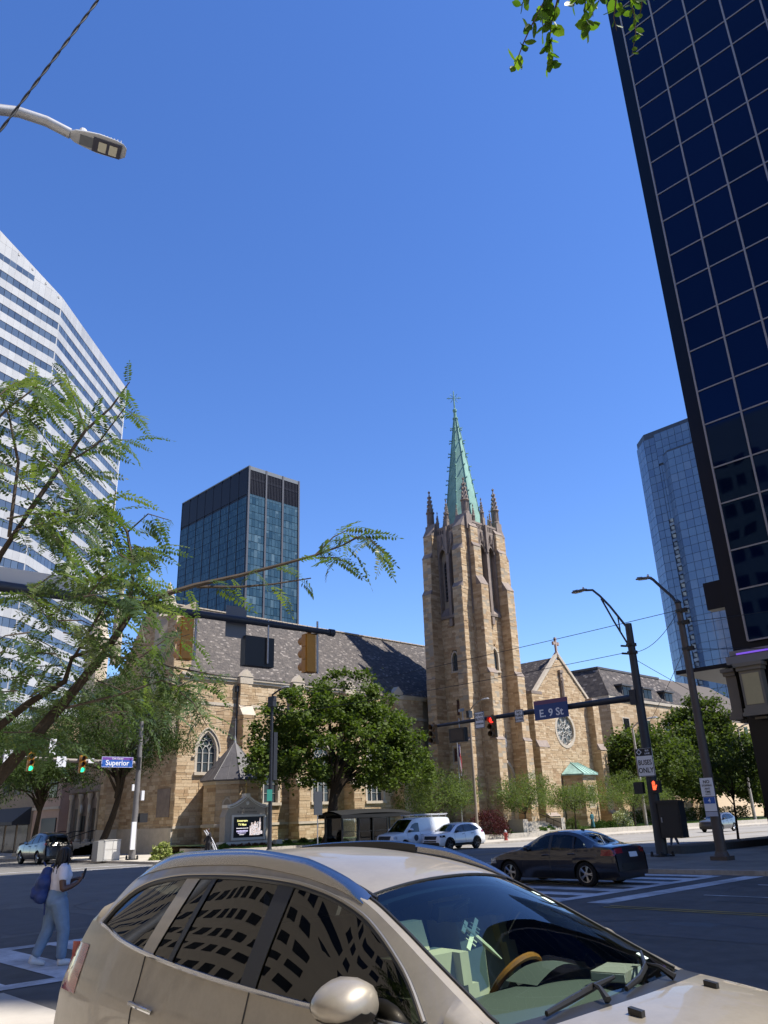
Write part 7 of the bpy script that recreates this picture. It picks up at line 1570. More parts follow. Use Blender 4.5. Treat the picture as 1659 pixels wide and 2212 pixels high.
    for sd_ in (1, -1):
        p = c.S(mu, c.zl(mu)+.01, sd_); q = np.array([mu+ms*.15, sd_*(abs(p[1])+ms*.62), mz]); mm = MB()
        for i in range(7):
            pass
        prof = [(-.0, .22), (.07, .62), (.28, .90), (.6, 1.0), (.88, .97), (1, .86)]; rows = []
        for a, r_ in prof:
            rows.append([q+np.array([(-.6+1.1*a)*ms, sd_*ms*.74*r_*math.cos(th), ms*(.44 if math.sin(th) < 0 else .5)*r_*math.sin(th)*(1-.16*math.cos(th))]) for th in np.linspace(0, 2*math.pi, 19)[:-1]])
        mm.add([p_ for r__ in rows for p_ in r__], [(i*18+k, i*18+(k+1) % 18, (i+1)*18+(k+1) % 18, (i+1)*18+k) for i in range(5) for k in range(18)]+[tuple(range(17, -1, -1))])
        mo = mm.build('wing_mirror', P.get('mm', body), t, 'all'); sk_ = MB(); sk_.grid([[rows[i][k]+(rows[i][k]-q)*.02 for k in (11, 12, 13, 14, 15, 16)] for i in range(6)]); sk_.build('mirror_skirt', M_BLKT, mo, 'all'); gl_ = MB(); gl_.add([r_+np.array([.004, 0, 0]) for r_ in rows[5]], [tuple(range(18))]); gl_.build('mirror_glass', M_CHROME, mo); ar_ = MB(); ar_.tube([p, q+np.array([.0, -sd_*ms*.45, -ms*.3])], [.05, .04], 8); ar_.build('mirror_arm', M_BLKT, mo, True)
    return t, c
def seat(t, x, y, m_, fz=.42, w_=.27, lean=.42, top=.72):
    sb_ = MB(); P_ = lambda a, b, c_: np.array([x+a, y+b, fz+c_])
    def cushion(name, rows):
        mb = MB(); R_ = [[P_(a+dx*0, w_*wf*math.cos(th)*abs(math.cos(th))**-.5 if abs(math.cos(th)) > .05 else 0, c_) for th in np.linspace(0, 2*math.pi, 13)[:-1]] for a, wf, c_, dx in rows]; return mb
    b = MB()   # backrest as a bevelled slab with side bolsters
    for z0, z1, ww in ((.28, .55, 1.0), (.55, .82, .98), (.82, .96, .8)):
        x0, x1 = .0+lean*(z0-.28), .0+lean*(z1-.28)
        for s0, s1, th in ((-ww, -.68*ww, .15), (-.68*ww, .68*ww, .10), (.68*ww, ww, .15)):
            vs = [P_(x0-th, w_*s0, z0), P_(x0-th, w_*s1, z0), P_(x0+.08, w_*s1, z0), P_(x0+.08, w_*s0, z0), P_(x1-th, w_*s0, z1), P_(x1-th, w_*s1, z1), P_(x1+.08, w_*s1, z1), P_(x1+.08, w_*s0, z1)]
            b.add(vs, [(3, 2, 1, 0), (4, 5, 6, 7), (0, 1, 5, 4), (1, 2, 6, 5), (2, 3, 7, 6), (3, 0, 4, 7)])
    so_ = b.build('seat', m_, t); b = MB(); b.obox(P_(lean*.9+.06, 0, 1.03), (.045, 0, 0), (0, w_*.4, 0), (.025, 0, .065)); b.build('headrest', m_, so_)
    b = MB(); b.box(x-.52, x+.02, y-w_, y+w_, fz+.16, fz+.30); b.build('seat_cushion', m_, so_)
# --- the parked champagne SUV
CHAMP = mat('champagne_metallic', (.325, .285, .225), .44, metal=.4, coat=.55, var=.05, scale=40, wear=.08)
SUVP = dict(L=4.95, W=1.90, sill=.26, wheels=(.95, 3.80), wr=.37, tw=.24, spokes=5, dash=1.02, floor=.42,
    top=[(0, .42, .70, .0), (.04, .60, .74, .0), (.12, .80, .78, .015), (.3, .94, .80, .03), (.6, 1.035, .80, .05), (.95, 1.085, .79, .045), (1.10, 1.105, .775, .025), (1.25, 1.17, .75, .025), (1.5, 1.285, .705, .035), (1.75, 1.40, .655, .05), (2.0, 1.50, .61, .066), (2.2, 1.56, .60, .068), (2.6, 1.625, .60, .06), (3.1, 1.66, .60, .055), (3.7, 1.645, .60, .05), (4.15, 1.60, .60, .045), (4.42, 1.53, .60, .04), (4.6, 1.38, .66, .03), (4.76, 1.16, .74, .02), (4.84, 1.0, .80, .01), (4.9, .85, .82, .0), (4.935, .6, .82, 0), (4.95, .42, .80, 0)],
    bow=([0, .5, 1.1, 2.0, 2.3, 4.3, 4.7, 4.95], [.16, .13, .12, .06, .0, .0, -.07, -.05]),
    zlo=([0, .3, .9, 1.37, 2.0, 2.65, 3.3, 3.7, 4.14, 4.45, 4.7, 4.95], [.3, .80, .98, 1.075, 1.075, 1.09, 1.12, 1.15, 1.20, 1.26, 1.28, 1.2]),
    zhi=([1.37, 1.6, 1.97, 2.3, 2.6, 3.1, 3.6, 4.0, 4.25, 4.42, 4.47], [1.085, 1.25, 1.435, 1.525, 1.565, 1.585, 1.575, 1.535, 1.47, 1.35, 1.27]),
    dlo=(1.38, 4.47), ws=(1.10, 2.02), rw=(4.46, 4.78), qa=.93, qb=.9, tumble=1.12, crease=[(.80, .10, .012)], nu=90, nq=15, cowl=.10,
    win=[(1.38, 2.56, (0, -.06), 'window', None), (2.70, 3.42, (-.06, -.30), 'window', None), (3.80, 4.47, (-.42, 0), 'window', None), (2.56, 2.70, -.06, 'door_pillar', M_BLKT), (3.42, 3.47, -.3, 'window_divider', M_BLKT), (3.47, 3.66, (-.3, -.4), 'window', None), (3.66, 3.80, -.42, 'door_pillar', CHAMP)],
    sg=M_TINT, rwg=M_TINT, seams=[(1.45, 0), (2.62, -.02), (3.72, .06)], handles=[(2.52, .90), (3.60, .90)], hm=M_CHROME, mirror=(1.68, 1.15, .195),
    patch=[('tail_lamp', 'S', M_TAIL, (lambda u: .86, lambda u: 1.14, 4.58, 4.86)), ('headlamp', 'S', M_HEAD, (lambda u: .70, lambda u: .86, .1, .42)), ('grille', 'T', M_BLKT, (.03, .11, -.55, .55)), ('number_plate', 'T', M_PLATE, (4.86, 4.92, -.3, .3))])
suv, sc_ = build_car('parked_suv', 'champagne silver SUV parked closest to the viewer with chrome roof rails', 'car', (3.5, 1.2, -.045), R(90), SUVP, CHAMP)
tr = MB(); lo_ = [sc_.S(u, sc_.zl(u)+.004, 1)+sc_.nS(u, sc_.zl(u), 1)*.006 for u in np.linspace(1.38, 4.47, 60)]; hi = [sc_.S(u, sc_.zh(u), 1)+sc_.nS(u, sc_.zh(u), 1)*.006 for u in np.linspace(1.38, 4.47, 60)]
for sd_ in (1, -1):
    m_ = np.array([1, sd_, 1]); q = MB(); q.tube([p*m_ for p in lo_], .013, 6); q.build('chrome_strip', M_CHROME, suv, True); q = MB(); q.tube([p*m_+np.array([0, 0, .012]) for p in hi], .009, 6); q.build('window_trim', mat('satin_trim', (.34, .31, .26), .3, metal=.8), suv, True); q = MB(); q.tube([p*m_+np.array([0, 0, -.0])-sc_.nS(2, 1.3, sd_)*.006 for p in hi], .016, 6); q.build('window_seal', M_BLKT, suv, True)
    # roof rail
    us_ = np.linspace(2.0, 4.38, 44); rl_ = []
    for i, u in enumerate(us_):
        e = min(1, ((u-2.0)/.5)**.7, ((4.38-u)/.4)**.7); b0 = sc_.T(u, 1.0*sd_)+np.array([0, sd_*.012, -.012]); b1 = sc_.T(u, .91*sd_)
        rl_.append([b0, b0+np.array([0, -sd_*.004, .028*e+.004]), b0+np.array([0, -sd_*.02, .058*e+.006]), b1+np.array([0, sd_*.02, .055*e+.008]), b1+np.array([0, 0, .035*e+.004]), b1+np.array([0, -sd_*.004, -.005])])
    q = MB(); q.grid(rl_); q.build('roof_rail', mat('polished_rail', (.50, .49, .48), .2, metal=1), suv, 'all')
    q = MB(); q.tube([sc_.T(u, .9*sd_)+np.array([0, 0, .004]) for u in np.linspace(1.98, 4.4, 40)], .009, 5); q.build('roof_channel', M_BLKT, suv, True)
    q = MB(); q.tube([sc_.T(u, .935*sd_)+np.array([0, 0, .004]) for u in np.linspace(1.12, 2.0, 20)], .007, 5); q.build('windscreen_seal', M_BLKT, suv, True)
q = MB(); q.tube([sc_.T(2.02, s)+np.array([0, 0, .003]) for s in np.linspace(-.92, .92, 15)], .007, 5); q.build('windscreen_seal', M_BLKT, suv, True)
for sd_ in (1, -1):   # black inner face of the rail
    q = MB(); q.grid([[sc_.T(u, .895*sd_)+np.array([0, 0, h]) for h in (-.005, .055)] for u in np.linspace(2.75, 4.15, 24)]); q.build('rail_inner_face', M_BLKT, suv, True)
# dark band and stickers on the windscreen, wipers
MB().grid(sc_.patchT(1.86, 2.02, -.92, .92, -.004, 5, 15)).build('sun_band', glass_mat('sun_band_glass', (.25, .38, .6), .55, ior=1.2), suv, True)
for a in ((1.72, 1.78, -.86, -.78), (1.80, 1.84, -.86, -.80), (1.22, 1.27, -.80, -.74)): MB().grid(sc_.patchT(*a, .003)).build('sticker', mat('sticker_pale', (.55, .66, .58), .6), suv)
for pts_, pv in (([(1.06, .70), (1.115, .45), (1.15, .2), (1.17, -.06)], (1.03, .28)), ([(1.07, .02), (1.12, -.25), (1.17, -.5), (1.25, -.74)], (1.03, -.52))):
    P_ = [sc_.T(u, q_)+sc_.nT(u, q_)*.022 for u, q_ in pts_]; bl = MB(); bl.tube(P_, [.009, .012, .012, .007], 6, flat=1.3); wo = bl.build('wiper_blade', M_BLKT, suv, True)
    a = sc_.T(*pv)+(0, 0, .015); ar_ = MB(); ar_.tube([a, (a+P_[2])/2+(0, 0, .022), P_[2]+(0, 0, .012), (P_[2]+P_[1])/2+(0, 0, .01)], [.018, .011, .008, .006], 6); ar_.build('wiper_arm', M_BLKT, wo, True)
for y in (.28, -.42): MB().obox(tuple(sc_.T(.86, y/.79)+np.array([0, 0, .012])), (.03, 0, .004), (0, .014, 0), (0, 0, .012)).build('washer_jet', M_BLKT, suv)
MB().grid([[sc_.T(u, s)+(0, 0, -.02) for s in np.linspace(-.98, .98, 13)] for u in np.linspace(.86, 1.1, 4)]).build('scuttle', M_BLKT, suv)
# cabin: dash, wheel, seats
q = MB(); q.grid([[(u, y, z-.05*(y/.75)**2) for y in np.linspace(-.76, .76, 13)] for u, z in ((1.12, 1.05), (1.3, 1.075), (1.5, 1.075), (1.68, 1.06), (1.78, 1.0), (1.8, .85), (1.82, .62))]); q.build('dashboard', M_DASH, suv, True)
q = MB(); q.grid([[(1.55+.2*i/4, -.38+.24*math.sin(j/8*math.pi*2)*0+(-.24+.48*j/8), 1.075+.07*math.sin(math.pi*j/8)*math.sin(math.pi*(.35+.4*i/4))) for j in range(9)] for i in range(5)]); q.build('instrument_hood', M_DASH, suv, True)
q = MB(); ctr = np.array([1.88, -.38, 1.0]); ax = nrm((.82, 0, .57)); e1 = np.array([0, 1, 0.]); e2 = np.cross(ax, e1); n_ = 28
q.tube([ctr+.19*(e1*math.cos(a)+e2*math.sin(a)) for a in np.linspace(0, 2*math.pi, n_+1)], .02, 8, cap=False); swo = q.build('steering_wheel', mat('wood_rim', (.36, .15, .035), .3, var=.25, scale=18, coat=.6), suv, True)
q = MB(); q.obox(ctr-ax*.03, e1*.08, e2*.07, ax*.025); q.obox(ctr-ax*.02, e1*.18, e2*.022, ax*.012); q.obox(ctr-ax*.02-e2*.1*np.sign(e2[2]), e1*.025, e2*.09, ax*.012); q.build('hub', M_BLKT, swo)
seat(suv, 1.80, .36, M_BEIGE, .29, .25, .12); seat(suv, 2.1, -.40, M_BEIGE, .36, .27, .24)
b = MB(); b.box(3.35, 3.5, -.7, .7, .5, 1.25); b.box(2.95, 3.4, -.7, .7, .5, .75); b.build('rear_bench', M_BEIGE, suv)
q = MB(); q.obox((2.0, -.02, 1.40), (.025, 0, .01), (0, .12, 0), (-.01, 0, .035)); q.tube([(1.86, -.02, 1.46), (1.98, -.02, 1.41)], .012, 6); q.build('rear_view_mirror', M_BLKT, suv, True)
MB().grid([[sc_.T(u, s)+(0, 0, -.05) for s in np.linspace(-.95, .95, 9)] for u in np.linspace(2.0, 4.4, 12)]).build('headlining', mat('headlining', (.24, .23, .20), .9), suv)
bk_ = thing('book', 'pale grey book lying on the dashboard behind the windscreen', 'book', (3.5, 2.45, 1.05)); MB().obox((3.98, 2.50, 1.065), (.13, .03, 0), (-.02, .085, 0), (0, 0, .022)).build('cover', mat('book_cover', (.36, .33, .30), .7), bk_); MB().obox((3.978, 2.497, 1.065), (.132, .03, 0), (-.018, .083, 0), (0, 0, .016)).build('page', M_SIGNW, bk_)
og_ = thing('hanging_ornament', 'pale plane-shaped ornament hanging below the rear-view mirror', 'ornament', (3.52, 3.2, 1.2)); q = MB(); oc = np.array([3.60, 3.12, 1.24]); pm = mat('ornament_cream', (.62, .66, .50), .6)
fd = nrm((.55, -.35, -.55)); wd_ = nrm((.75, .45, .28)); q.tube([oc-fd*.06, oc, oc+fd*.12, oc+fd*.2], [.008, .014, .012, .004], 8); q.build('fuselage', pm, og_, True)
q = MB(); q.obox(oc, wd_*.17, fd*.012, np.cross(fd, wd_)*.003); q.obox(oc-fd*.055, wd_*.06, fd*.012, np.cross(fd, wd_)*.003); [q.tube([oc+wd_*a+fd*.035, oc+wd_*a-fd*.03], [.006, .004], 6) for a in (.05, -.05, .09, -.09)]; q.build('wing', pm, og_); MB().tube([oc, (3.52, 3.2, 1.37)], .0015, 4).build('string', M_INK, og_)
# --- dark saloon crossing the junction
SEDP = dict(L=4.55, W=1.82, sill=.2, wheels=(.9, 3.55), wr=.325, tw=.21, spokes=5, dash=.92, floor=.3,
    top=[(0, .35, .62, 0), (.04, .5, .68, 0), (.15, .66, .72, .01), (.5, .80, .74, .03), (1.0, .90, .74, .04), (1.2, .945, .73, .04), (1.6, 1.14, .65, .04), (2.0, 1.33, .58, .04), (2.2, 1.385, .565, .045), (2.6, 1.425, .56, .045), (3.0, 1.405, .56, .045), (3.3, 1.34, .56, .045), (3.7, 1.17, .61, .04), (4.05, 1.045, .68, .035), (4.25, 1.03, .70, .03), (4.42, 1.0, .70, .02), (4.48, .88, .74, .01), (4.53, .65, .76, 0), (4.55, .4, .74, 0)],
    bow=([0, .5, 1.2, 2.1, 2.4, 3.3, 4.1, 4.55], [.18, .14, .12, .05, 0, 0, -.07, -.1]), zlo=([0, .3, 1.2, 2, 3, 3.6, 4.1, 4.4, 4.55], [.3, .68, .9, .925, .96, .99, 1.0, .93, .8]),
    zhi=([1.45, 1.8, 2.1, 2.5, 2.9, 3.2, 3.5, 3.66], [.925, 1.16, 1.29, 1.345, 1.335, 1.28, 1.13, 1.0]), dlo=(1.46, 3.66), ws=(1.22, 2.1), rw=(3.28, 4.05), qa=.92, qb=.88,
    win=[(1.46, 2.36, (0, -.08), 'window', None), (2.46, 3.18, (-.08, -.2), 'window', None), (2.36, 2.46, -.08, 'door_pillar', M_BLKT), (3.18, 3.24, -.2, 'window_divider', M_BLKT), (3.24, 3.66, 0, 'window', None)], sg=M_SIDEG, rwg=M_SIDEG, wsg=M_SIDEG, bumper=paint('dark_plum_grey_paint', (.022, .022, .030), .4, .3),
    seams=[(1.42, 0), (2.42, -.02), (3.3, .1)], handles=[(2.25, .80), (3.15, .83)], mirror=(1.62, 1.0, .15), crease=[(.72, .05, .016)],
    patch=[('tail_lamp', 'S', M_TAIL, (lambda u: .80, lambda u: .95, 4.1, 4.50)), ('tail_lamp', 'T', M_TAIL, (4.44, 4.49, -1, -.62)), ('tail_lamp', 'T', M_TAIL, (4.44, 4.49, .62, 1)), ('number_plate', 'T', M_PLATE, (4.485, 4.515, -.28, .28)), ('headlamp', 'S', M_HEAD, (lambda u: .56, lambda u: .68, .08, .4)), ('grille', 'T', M_BLKT, (.02, .12, -.6, .6)), ('rear_diffuser', 'T', M_BLKT, (4.535, 4.548, -.8, .8))])
DKC = paint('dark_plum_grey_paint', (.022, .022, .030), .4, .3)
sd, sdc = build_car('saloon_car', 'dark charcoal saloon with red tail lamps driving over the crosswalk', 'car', (21.35, 17.0, gz(21, 15)), R(-90), SEDP, DKC)
for y in (.36, -.36): seat(sd, 2.35, y, mat('grey_cloth', (.07, .07, .075), .9), .3, .25)
b = MB(); b.box(3.0, 3.14, -.62, .62, .35, .95); b.build('rear_bench', MATS['grey_cloth'], sd); MB().obox((3.05, 0, 1.445), (.05, 0, 0), (0, .02, 0), (0, 0, .03)).build('antenna', M_BLKT, sd)
# --- white compact crossover
CRP = dict(L=4.6, W=1.86, sill=.28, wheels=(.92, 3.62), wr=.36, tw=.23, spokes=5, dash=1.0, floor=.4,
    top=[(0, .5, .66, 0), (.05, .75, .70, 0), (.2, .95, .76, .02), (.6, 1.03, .78, .03), (1.05, 1.09, .77, .04), (1.2, 1.12, .76, .04), (1.6, 1.34, .68, .04), (1.95, 1.52, .61, .04), (2.3, 1.60, .60, .05), (2.8, 1.64, .60, .05), (3.4, 1.62, .60, .05), (3.95, 1.56, .60, .04), (4.1, 1.50, .60, .03), (4.3, 1.25, .68, .02), (4.42, 1.08, .74, .01), (4.52, .95, .78, 0), (4.57, .75, .78, 0), (4.6, .45, .76, 0)],
    bow=([0, .5, 1.2, 2, 2.3, 4, 4.3, 4.6], [.16, .12, .1, .05, 0, 0, -.06, -.05]), zlo=([0, .3, 1.2, 2, 2.8, 3.4, 4, 4.3, 4.6], [.4, .9, 1.05, 1.06, 1.09, 1.13, 1.2, 1.22, 1.0]),
    zhi=([1.4, 1.7, 2.0, 2.4, 3.0, 3.5, 3.8, 4.0], [1.065, 1.28, 1.44, 1.52, 1.55, 1.50, 1.38, 1.23]), dlo=(1.42, 4.0), ws=(1.2, 1.97), rw=(4.1, 4.38), qa=.92,
    win=[(1.42, 2.42, (0, -.05), 'window', None), (2.52, 3.3, (-.05, -.25), 'window', None), (2.42, 2.52, -.05, 'door_pillar', M_BLKT), (3.3, 3.38, -.25, 'window_divider', M_BLKT), (3.38, 4.0, (-.25, 0), 'window', None)], sg=M_TINT, wsg=M_TINT, bumper=M_BLKT,
    seams=[(1.4, 0), (2.47, 0), (3.4, .1)], handles=[(2.28, .95), (3.2, .98)], hm=M_BLKT, mirror=(1.6, 1.14, .16), mm=M_BLKT, rim=mat('dark_rim', (.06, .06, .065), .5),
    patch=[('headlamp', 'S', mat('smoked_lamp', (.03, .03, .035), .2, coat=1), (lambda u: .80, lambda u: .93, .1, .5)), ('grille', 'T', M_BLKT, (.03, .12, -.75, .75)), ('lower_grille', 'T', M_BLKT, (.003, .02, -.8, .8)), ('tail_lamp', 'S', M_TAIL, (lambda u: 1.0, lambda u: 1.14, 4.2, 4.46)), ('arch_trim', 'S', M_BLKT, (lambda u: .29, lambda u: .42, 1.4, 3.15)), ('roof_strip', 'T', M_BLKT, (2.0, 3.9, -.99, -.93)), ('roof_strip', 'T', M_BLKT, (2.0, 3.9, .93, .99))])
WPA = paint('white_car_paint', (.74, .75, .76), .0, .35)
cr1, crc = build_car('crossover_car', 'white compact crossover waiting beside the white van', 'car', (40.2, 37.93, gz(42, 37.9)), 0, CRP, WPA)
def arch_trim(t, c):
    mb = MB()
    for uc in c.P['wheels']:
        for sd_ in (1, -1):
            r = c.P['wr']*1.19; mb.tube([c.S(min(max(uc+r*math.cos(a), .02), c.L-.02), c.P['wr']+r*math.sin(a), sd_) for a in np.linspace(-.1, math.pi+.1, 20)], .035, 6)
    mb.build('wheel_arch_trim', M_BLKT, t, True)
arch_trim(cr1, crc)
CR2 = dict(CRP); CR2['patch'] = [q for q in CRP['patch'] if q[0] not in ('headlamp', 'arch_trim')]+[('headlamp', 'S', M_HEAD, (lambda u: .78, lambda u: .93, .08, .45))]; CR2['rim'] = M_RIM
c2, _ = build_car('crossover_car', 'grey crossover with bright headlamp far down the sunny cross street', 'car', (74.2, 35.2, gz(76, 35)), 0, CR2, paint('grey_car_paint', (.10, .10, .105), .5, .3)); 
c3, c3c = build_car('crossover_car', 'dark SUV parked under the locust trees by the church steps', 'car', (22.9, 60.2, gz(22.9, 58)), R(-90), dict(CR2, W=1.95), paint('bronze_black_paint', (.035, .03, .024), .4, .3)); c3.scale = (1.1, 1.06, 1.16)
# --- white panel van
VNP = dict(L=5.7, W=2.0, sill=.3, wheels=(1.0, 4.45), wr=.36, tw=.23, spokes=6, dash=1.1, floor=.5,
    top=[(0, .5, .74, 0), (.05, .8, .78, 0), (.2, 1.02, .82, .02), (.7, 1.12, .84, .03), (1.0, 1.17, .84, .03), (1.2, 1.30, .82, .03), (1.7, 1.72, .76, .03), (2.0, 1.93, .74, .04), (2.3, 2.0, .75, .05), (3, 2.04, .76, .05), (5.2, 2.03, .76, .05), (5.5, 1.98, .76, .04), (5.62, 1.7, .80, .01), (5.66, 1.2, .86, 0), (5.69, .8, .88, 0), (5.7, .45, .88, 0)],
    bow=([0, .5, 1.2, 2.1, 2.6, 5.4, 5.7], [.16, .12, .08, .03, 0, 0, -.02]), zlo=([0, .3, 1.1, 2.2, 3, 5.7], [.4, .95, 1.15, 1.17, 1.17, 1.17]), zhi=([1.3, 1.6, 1.9, 2.2, 2.45], [1.17, 1.42, 1.66, 1.74, 1.74]), dlo=(1.32, 2.44), ws=(1.05, 1.98), rw=(5.52, 5.6), qa=.93,
    win=[(1.32, 2.44, 0, 'window', None)], sg=M_TINT, wsg=M_TINT, seams=[(1.25, 0), (2.5, 0), (4.0, 0)], handles=[(2.62, 1.0)], hm=M_BLKT, mirror=(1.5, 1.32, .2), mm=M_SIGNW, rim=M_GALV, tumble=1.0, crease=[(1.0, .05, .012)],
    patch=[('headlamp', 'S', M_HEAD, (lambda u: .78, lambda u: .95, .06, .3)), ('grille', 'T', M_BLKT, (.03, .14, -.7, .7)), ('tail_lamp', 'S', M_TAIL, (lambda u: .9, lambda u: 1.3, 5.55, 5.66))])
vn, vnc = build_car('panel_van', 'white panel van with roof ladder rack parked by the bus shelter', 'van', (38.3, 40.3, gz(41, 40.3)), 0, VNP, paint('white_van_paint', (.70, .71, .72), 0., .45))
rk = MB()
for y in (-.62, .62): rk.tube([(2.2, y, 2.2), (5.5, y, 2.2)], .03, 6)
for x in (2.3, 3.1, 3.9, 4.7, 5.4): rk.tube([(x, -.66, 2.06), (x, -.66, 2.2), (x, .66, 2.2), (x, .66, 2.06)], .025, 6)
rk.build('roof_rack', M_GALV, vn, True)
ld = MB()
for y in (-.5, -.12): ld.tube([(2.4, y, 2.26), (5.75, y, 2.26)], .03, 6)
for k in range(11): ld.tube([(2.5+.3*k, -.5, 2.26), (2.5+.3*k, -.12, 2.26)], .018, 5)
lad = thing('ladder', 'aluminium ladder lying on the white van roof rack', 'ladder', (40, 40.3, 2)); ld.xf(Matrix.Translation((38.3, 40.3, gz(41, 40.3)))); ld.build('rails', M_GALV, lad, True)
em_ = MB(); em_.lathe([(.13, 0), (.2, 0), (.2, .006), (.13, .006)], n=18); em_.xf(Matrix.Translation((2.0, -vnc.vm(2)*.985-.012, .82)) @ Matrix.Rotation(R(90), 4, 'X')); em_.build('door_emblem', mat('emblem_grey', (.05, .06, .08), .6), vn)
# ------------------------------------------------------------------ people
def blob(name, chains, m_, parent, voxel=.014, smooth_it=4):
    """one continuous surface grown from tapered chains: (points, radii[, flatten])"""
    mb = MB()
    for ch_ in chains:
        pts, rs = ch_[0], ch_[1]; fl = ch_[2] if len(ch_) > 2 else 1.
        P = [np.array(p, float) for p in pts]; Q, RR = [], []
        for i in range(len(P)-1):
            for t in (0, .25, .5, .75): Q.append(P[i]+(P[i+1]-P[i])*t); RR.append(rs[i]+(rs[i+1]-rs[i])*(3*t*t-2*t**3))
        Q.append(P[-1]); RR.append(rs[-1]); d0, d1 = nrm(Q[0]-Q[1]), nrm(Q[-1]-Q[-2])
        Q = [Q[0]+d0*RR[0]*.62]+[Q[0]+d0*RR[0]*.35]+Q+[Q[-1]+d1*RR[-1]*.35, Q[-1]+d1*RR[-1]*.62]; RR = [RR[0]*.3, RR[0]*.8]+RR+[RR[-1]*.8, RR[-1]*.3]
        mb.tube(Q, RR, 12, flat=fl)
    me = mb.mesh(name+'_base', m_); o = bpy.data.objects.new(name+'_base', me); C.objects.link(o)
    r = o.modifiers.new('r', 'REMESH'); r.mode = 'VOXEL'; r.voxel_size = voxel; r.use_smooth_shade = True
    s = o.modifiers.new('s', 'SMOOTH'); s.iterations = smooth_it; s.factor = .5
    dg_ = bpy.context.evaluated_depsgraph_get(); out = bpy.data.meshes.new_from_object(o.evaluated_get(dg_)); bpy.data.objects.remove(o)
    out.name = name; out.materials.clear(); out.materials.append(m_); out.polygons.foreach_set('use_smooth', [True]*len(out.polygons)); return link(name, out, parent)
M_SKIN = mat('brown_skin', (.105, .05, .03), .5, var=.05); M_HAIR = mat('black_hair', (.008, .007, .007), .55, var=.3, scale=60)
M_JEAN = mat('light_denim', (.20, .285, .40), .9, var=.16, scale=9, bump=.3, bscale=200); M_TEE = mat('white_cotton', (.70, .67, .71), .9, var=.06, scale=12); M_BAG = mat('navy_nylon', (.022, .045, .16), .6, var=.15, scale=10, bump=.3, bscale=60); M_SHOE = mat('white_trainer', (.62, .62, .62), .6)
def hand(parent_chains, wrist, d, side, curl=.5, up=(0, 0, 1)):
    """palm, four unequal bent fingers and a thumb"""
    w_ = np.array(wrist, float); d = nrm(d); u = nrm(up); s = nrm(np.cross(d, u))*side; n = np.cross(s, d)
    out = [([w_, w_+d*.05], [.024, .03], 1.0), ([w_+d*.03-s*.018, w_+d*.085-s*.022], [.018, .014]), ([w_+d*.03+s*.018, w_+d*.085+s*.022], [.018, .014])]
    for k, L_ in enumerate((.062, .074, .07, .055)):
        o_ = (k-1.5)*.0175; a = w_+d*.08+s*o_; b = a+d*L_*.5+n*L_*.12*curl; c_ = b+(d*(1-curl)+n*curl)*L_*.55; out.append(([a, b, c_], [.0105, .0095, .008]))
    a = w_+d*.03-s*.03; b = a+d*.03-s*.025+n*.01; out.append(([a, b, b+d*.028+n*.012], [.0125, .011, .009])); return out
wm = thing('person', 'woman in white cropped top and light jeans crossing the road with a phone', 'person', (5.55, 13.18, gz(5.6, 13)), R(-12), world=False)
hd_ = np.array((.035, 0, 1.545))
body = [([(-.02, 0, .95), (0, 0, 1.08), (.0, 0, 1.22), (.0, 0, 1.34)], [.125, .115, .13, .12], 1.0), ([(0, -.13, 1.345), (0, .13, 1.345)], [.062, .062]), ([(0, 0, 1.36), (.012, 0, 1.44), (.03, 0, 1.5)], [.058, .052, .055]),
        ([hd_+(0, 0, -.055), hd_, hd_+(0, 0, .045)], [.066, .088, .075]), ([hd_+(.075, 0, -.005), hd_+(.098, 0, -.02)], [.018, .013]), ([hd_+(.03, 0, -.08), hd_+(.07, 0, -.085)], [.04, .03]),
        ([hd_+(.0, .082, -.01), hd_+(-.01, .092, .01)], [.016, .014]), ([hd_+(.0, -.082, -.01), hd_+(-.01, -.092, .01)], [.016, .014]),
        ([(0, -.17, 1.345), (-.02, -.235, 1.19), (-.01, -.265, 1.06)], [.058, .052, .045]), ([(-.01, -.265, 1.06), (.11, -.255, 1.09), (.215, -.23, 1.14)], [.045, .038, .026]),
        ([(0, .17, 1.345), (.0, .225, 1.2), (.03, .245, 1.07)], [.056, .05, .044]), ([(.03, .245, 1.07), (.14, .17, 1.12), (.22, .09, 1.17)], [.044, .036, .026]),
        ([(.0, -.085, .88), (.1, -.09, .48), (.11, -.09, .10)], [.09, .055, .04]), ([(.0, .085, .88), (-.1, .095, .47), (-.24, .1, .15)], [.09, .055, .04])]
body += hand(None, (.215, -.23, 1.14), (.55, .1, .8), 1, .6, (-.8, 0, .55)); body += hand(None, (.22, .09, 1.17), (.75, -.5, .25), -1, .5)
bo_ = blob('body', body, M_SKIN, wm, .0085, 2)
eyes = MB()
for s in (-1, 1): eyes.obox(hd_+np.array([.083, s*.032, .012]), (.004, 0, 0), (0, .013, 0), (0, 0, .006))
eyes.build('eyes', mat('eye_dark', (.02, .015, .012), .2), bo_); MB().obox(hd_+np.array([.092, 0, -.052]), (.005, 0, 0), (0, .022, 0), (0, 0, .007)).build('mouth', mat('lips', (.13, .045, .04), .5), bo_)
blob('shirt', [([(-.01, 0, 1.045), (0, 0, 1.15), (0, 0, 1.25), (0, 0, 1.345)], [.142, .145, .152, .135]), ([(0, -.14, 1.345), (0, .14, 1.345)], [.075, .075]), ([(0, -.16, 1.345), (-.018, -.225, 1.2)], [.08, .074]), ([(0, .16, 1.345), (0, .215, 1.21)], [.078, .072]), ([(-.02, -.06, 1.12), (-.02, .06, 1.12)], [.12, .12]), ([(.06, -.06, 1.24), (.06, .06, 1.24)], [.1, .1])], M_TEE, bo_, .012, 3)
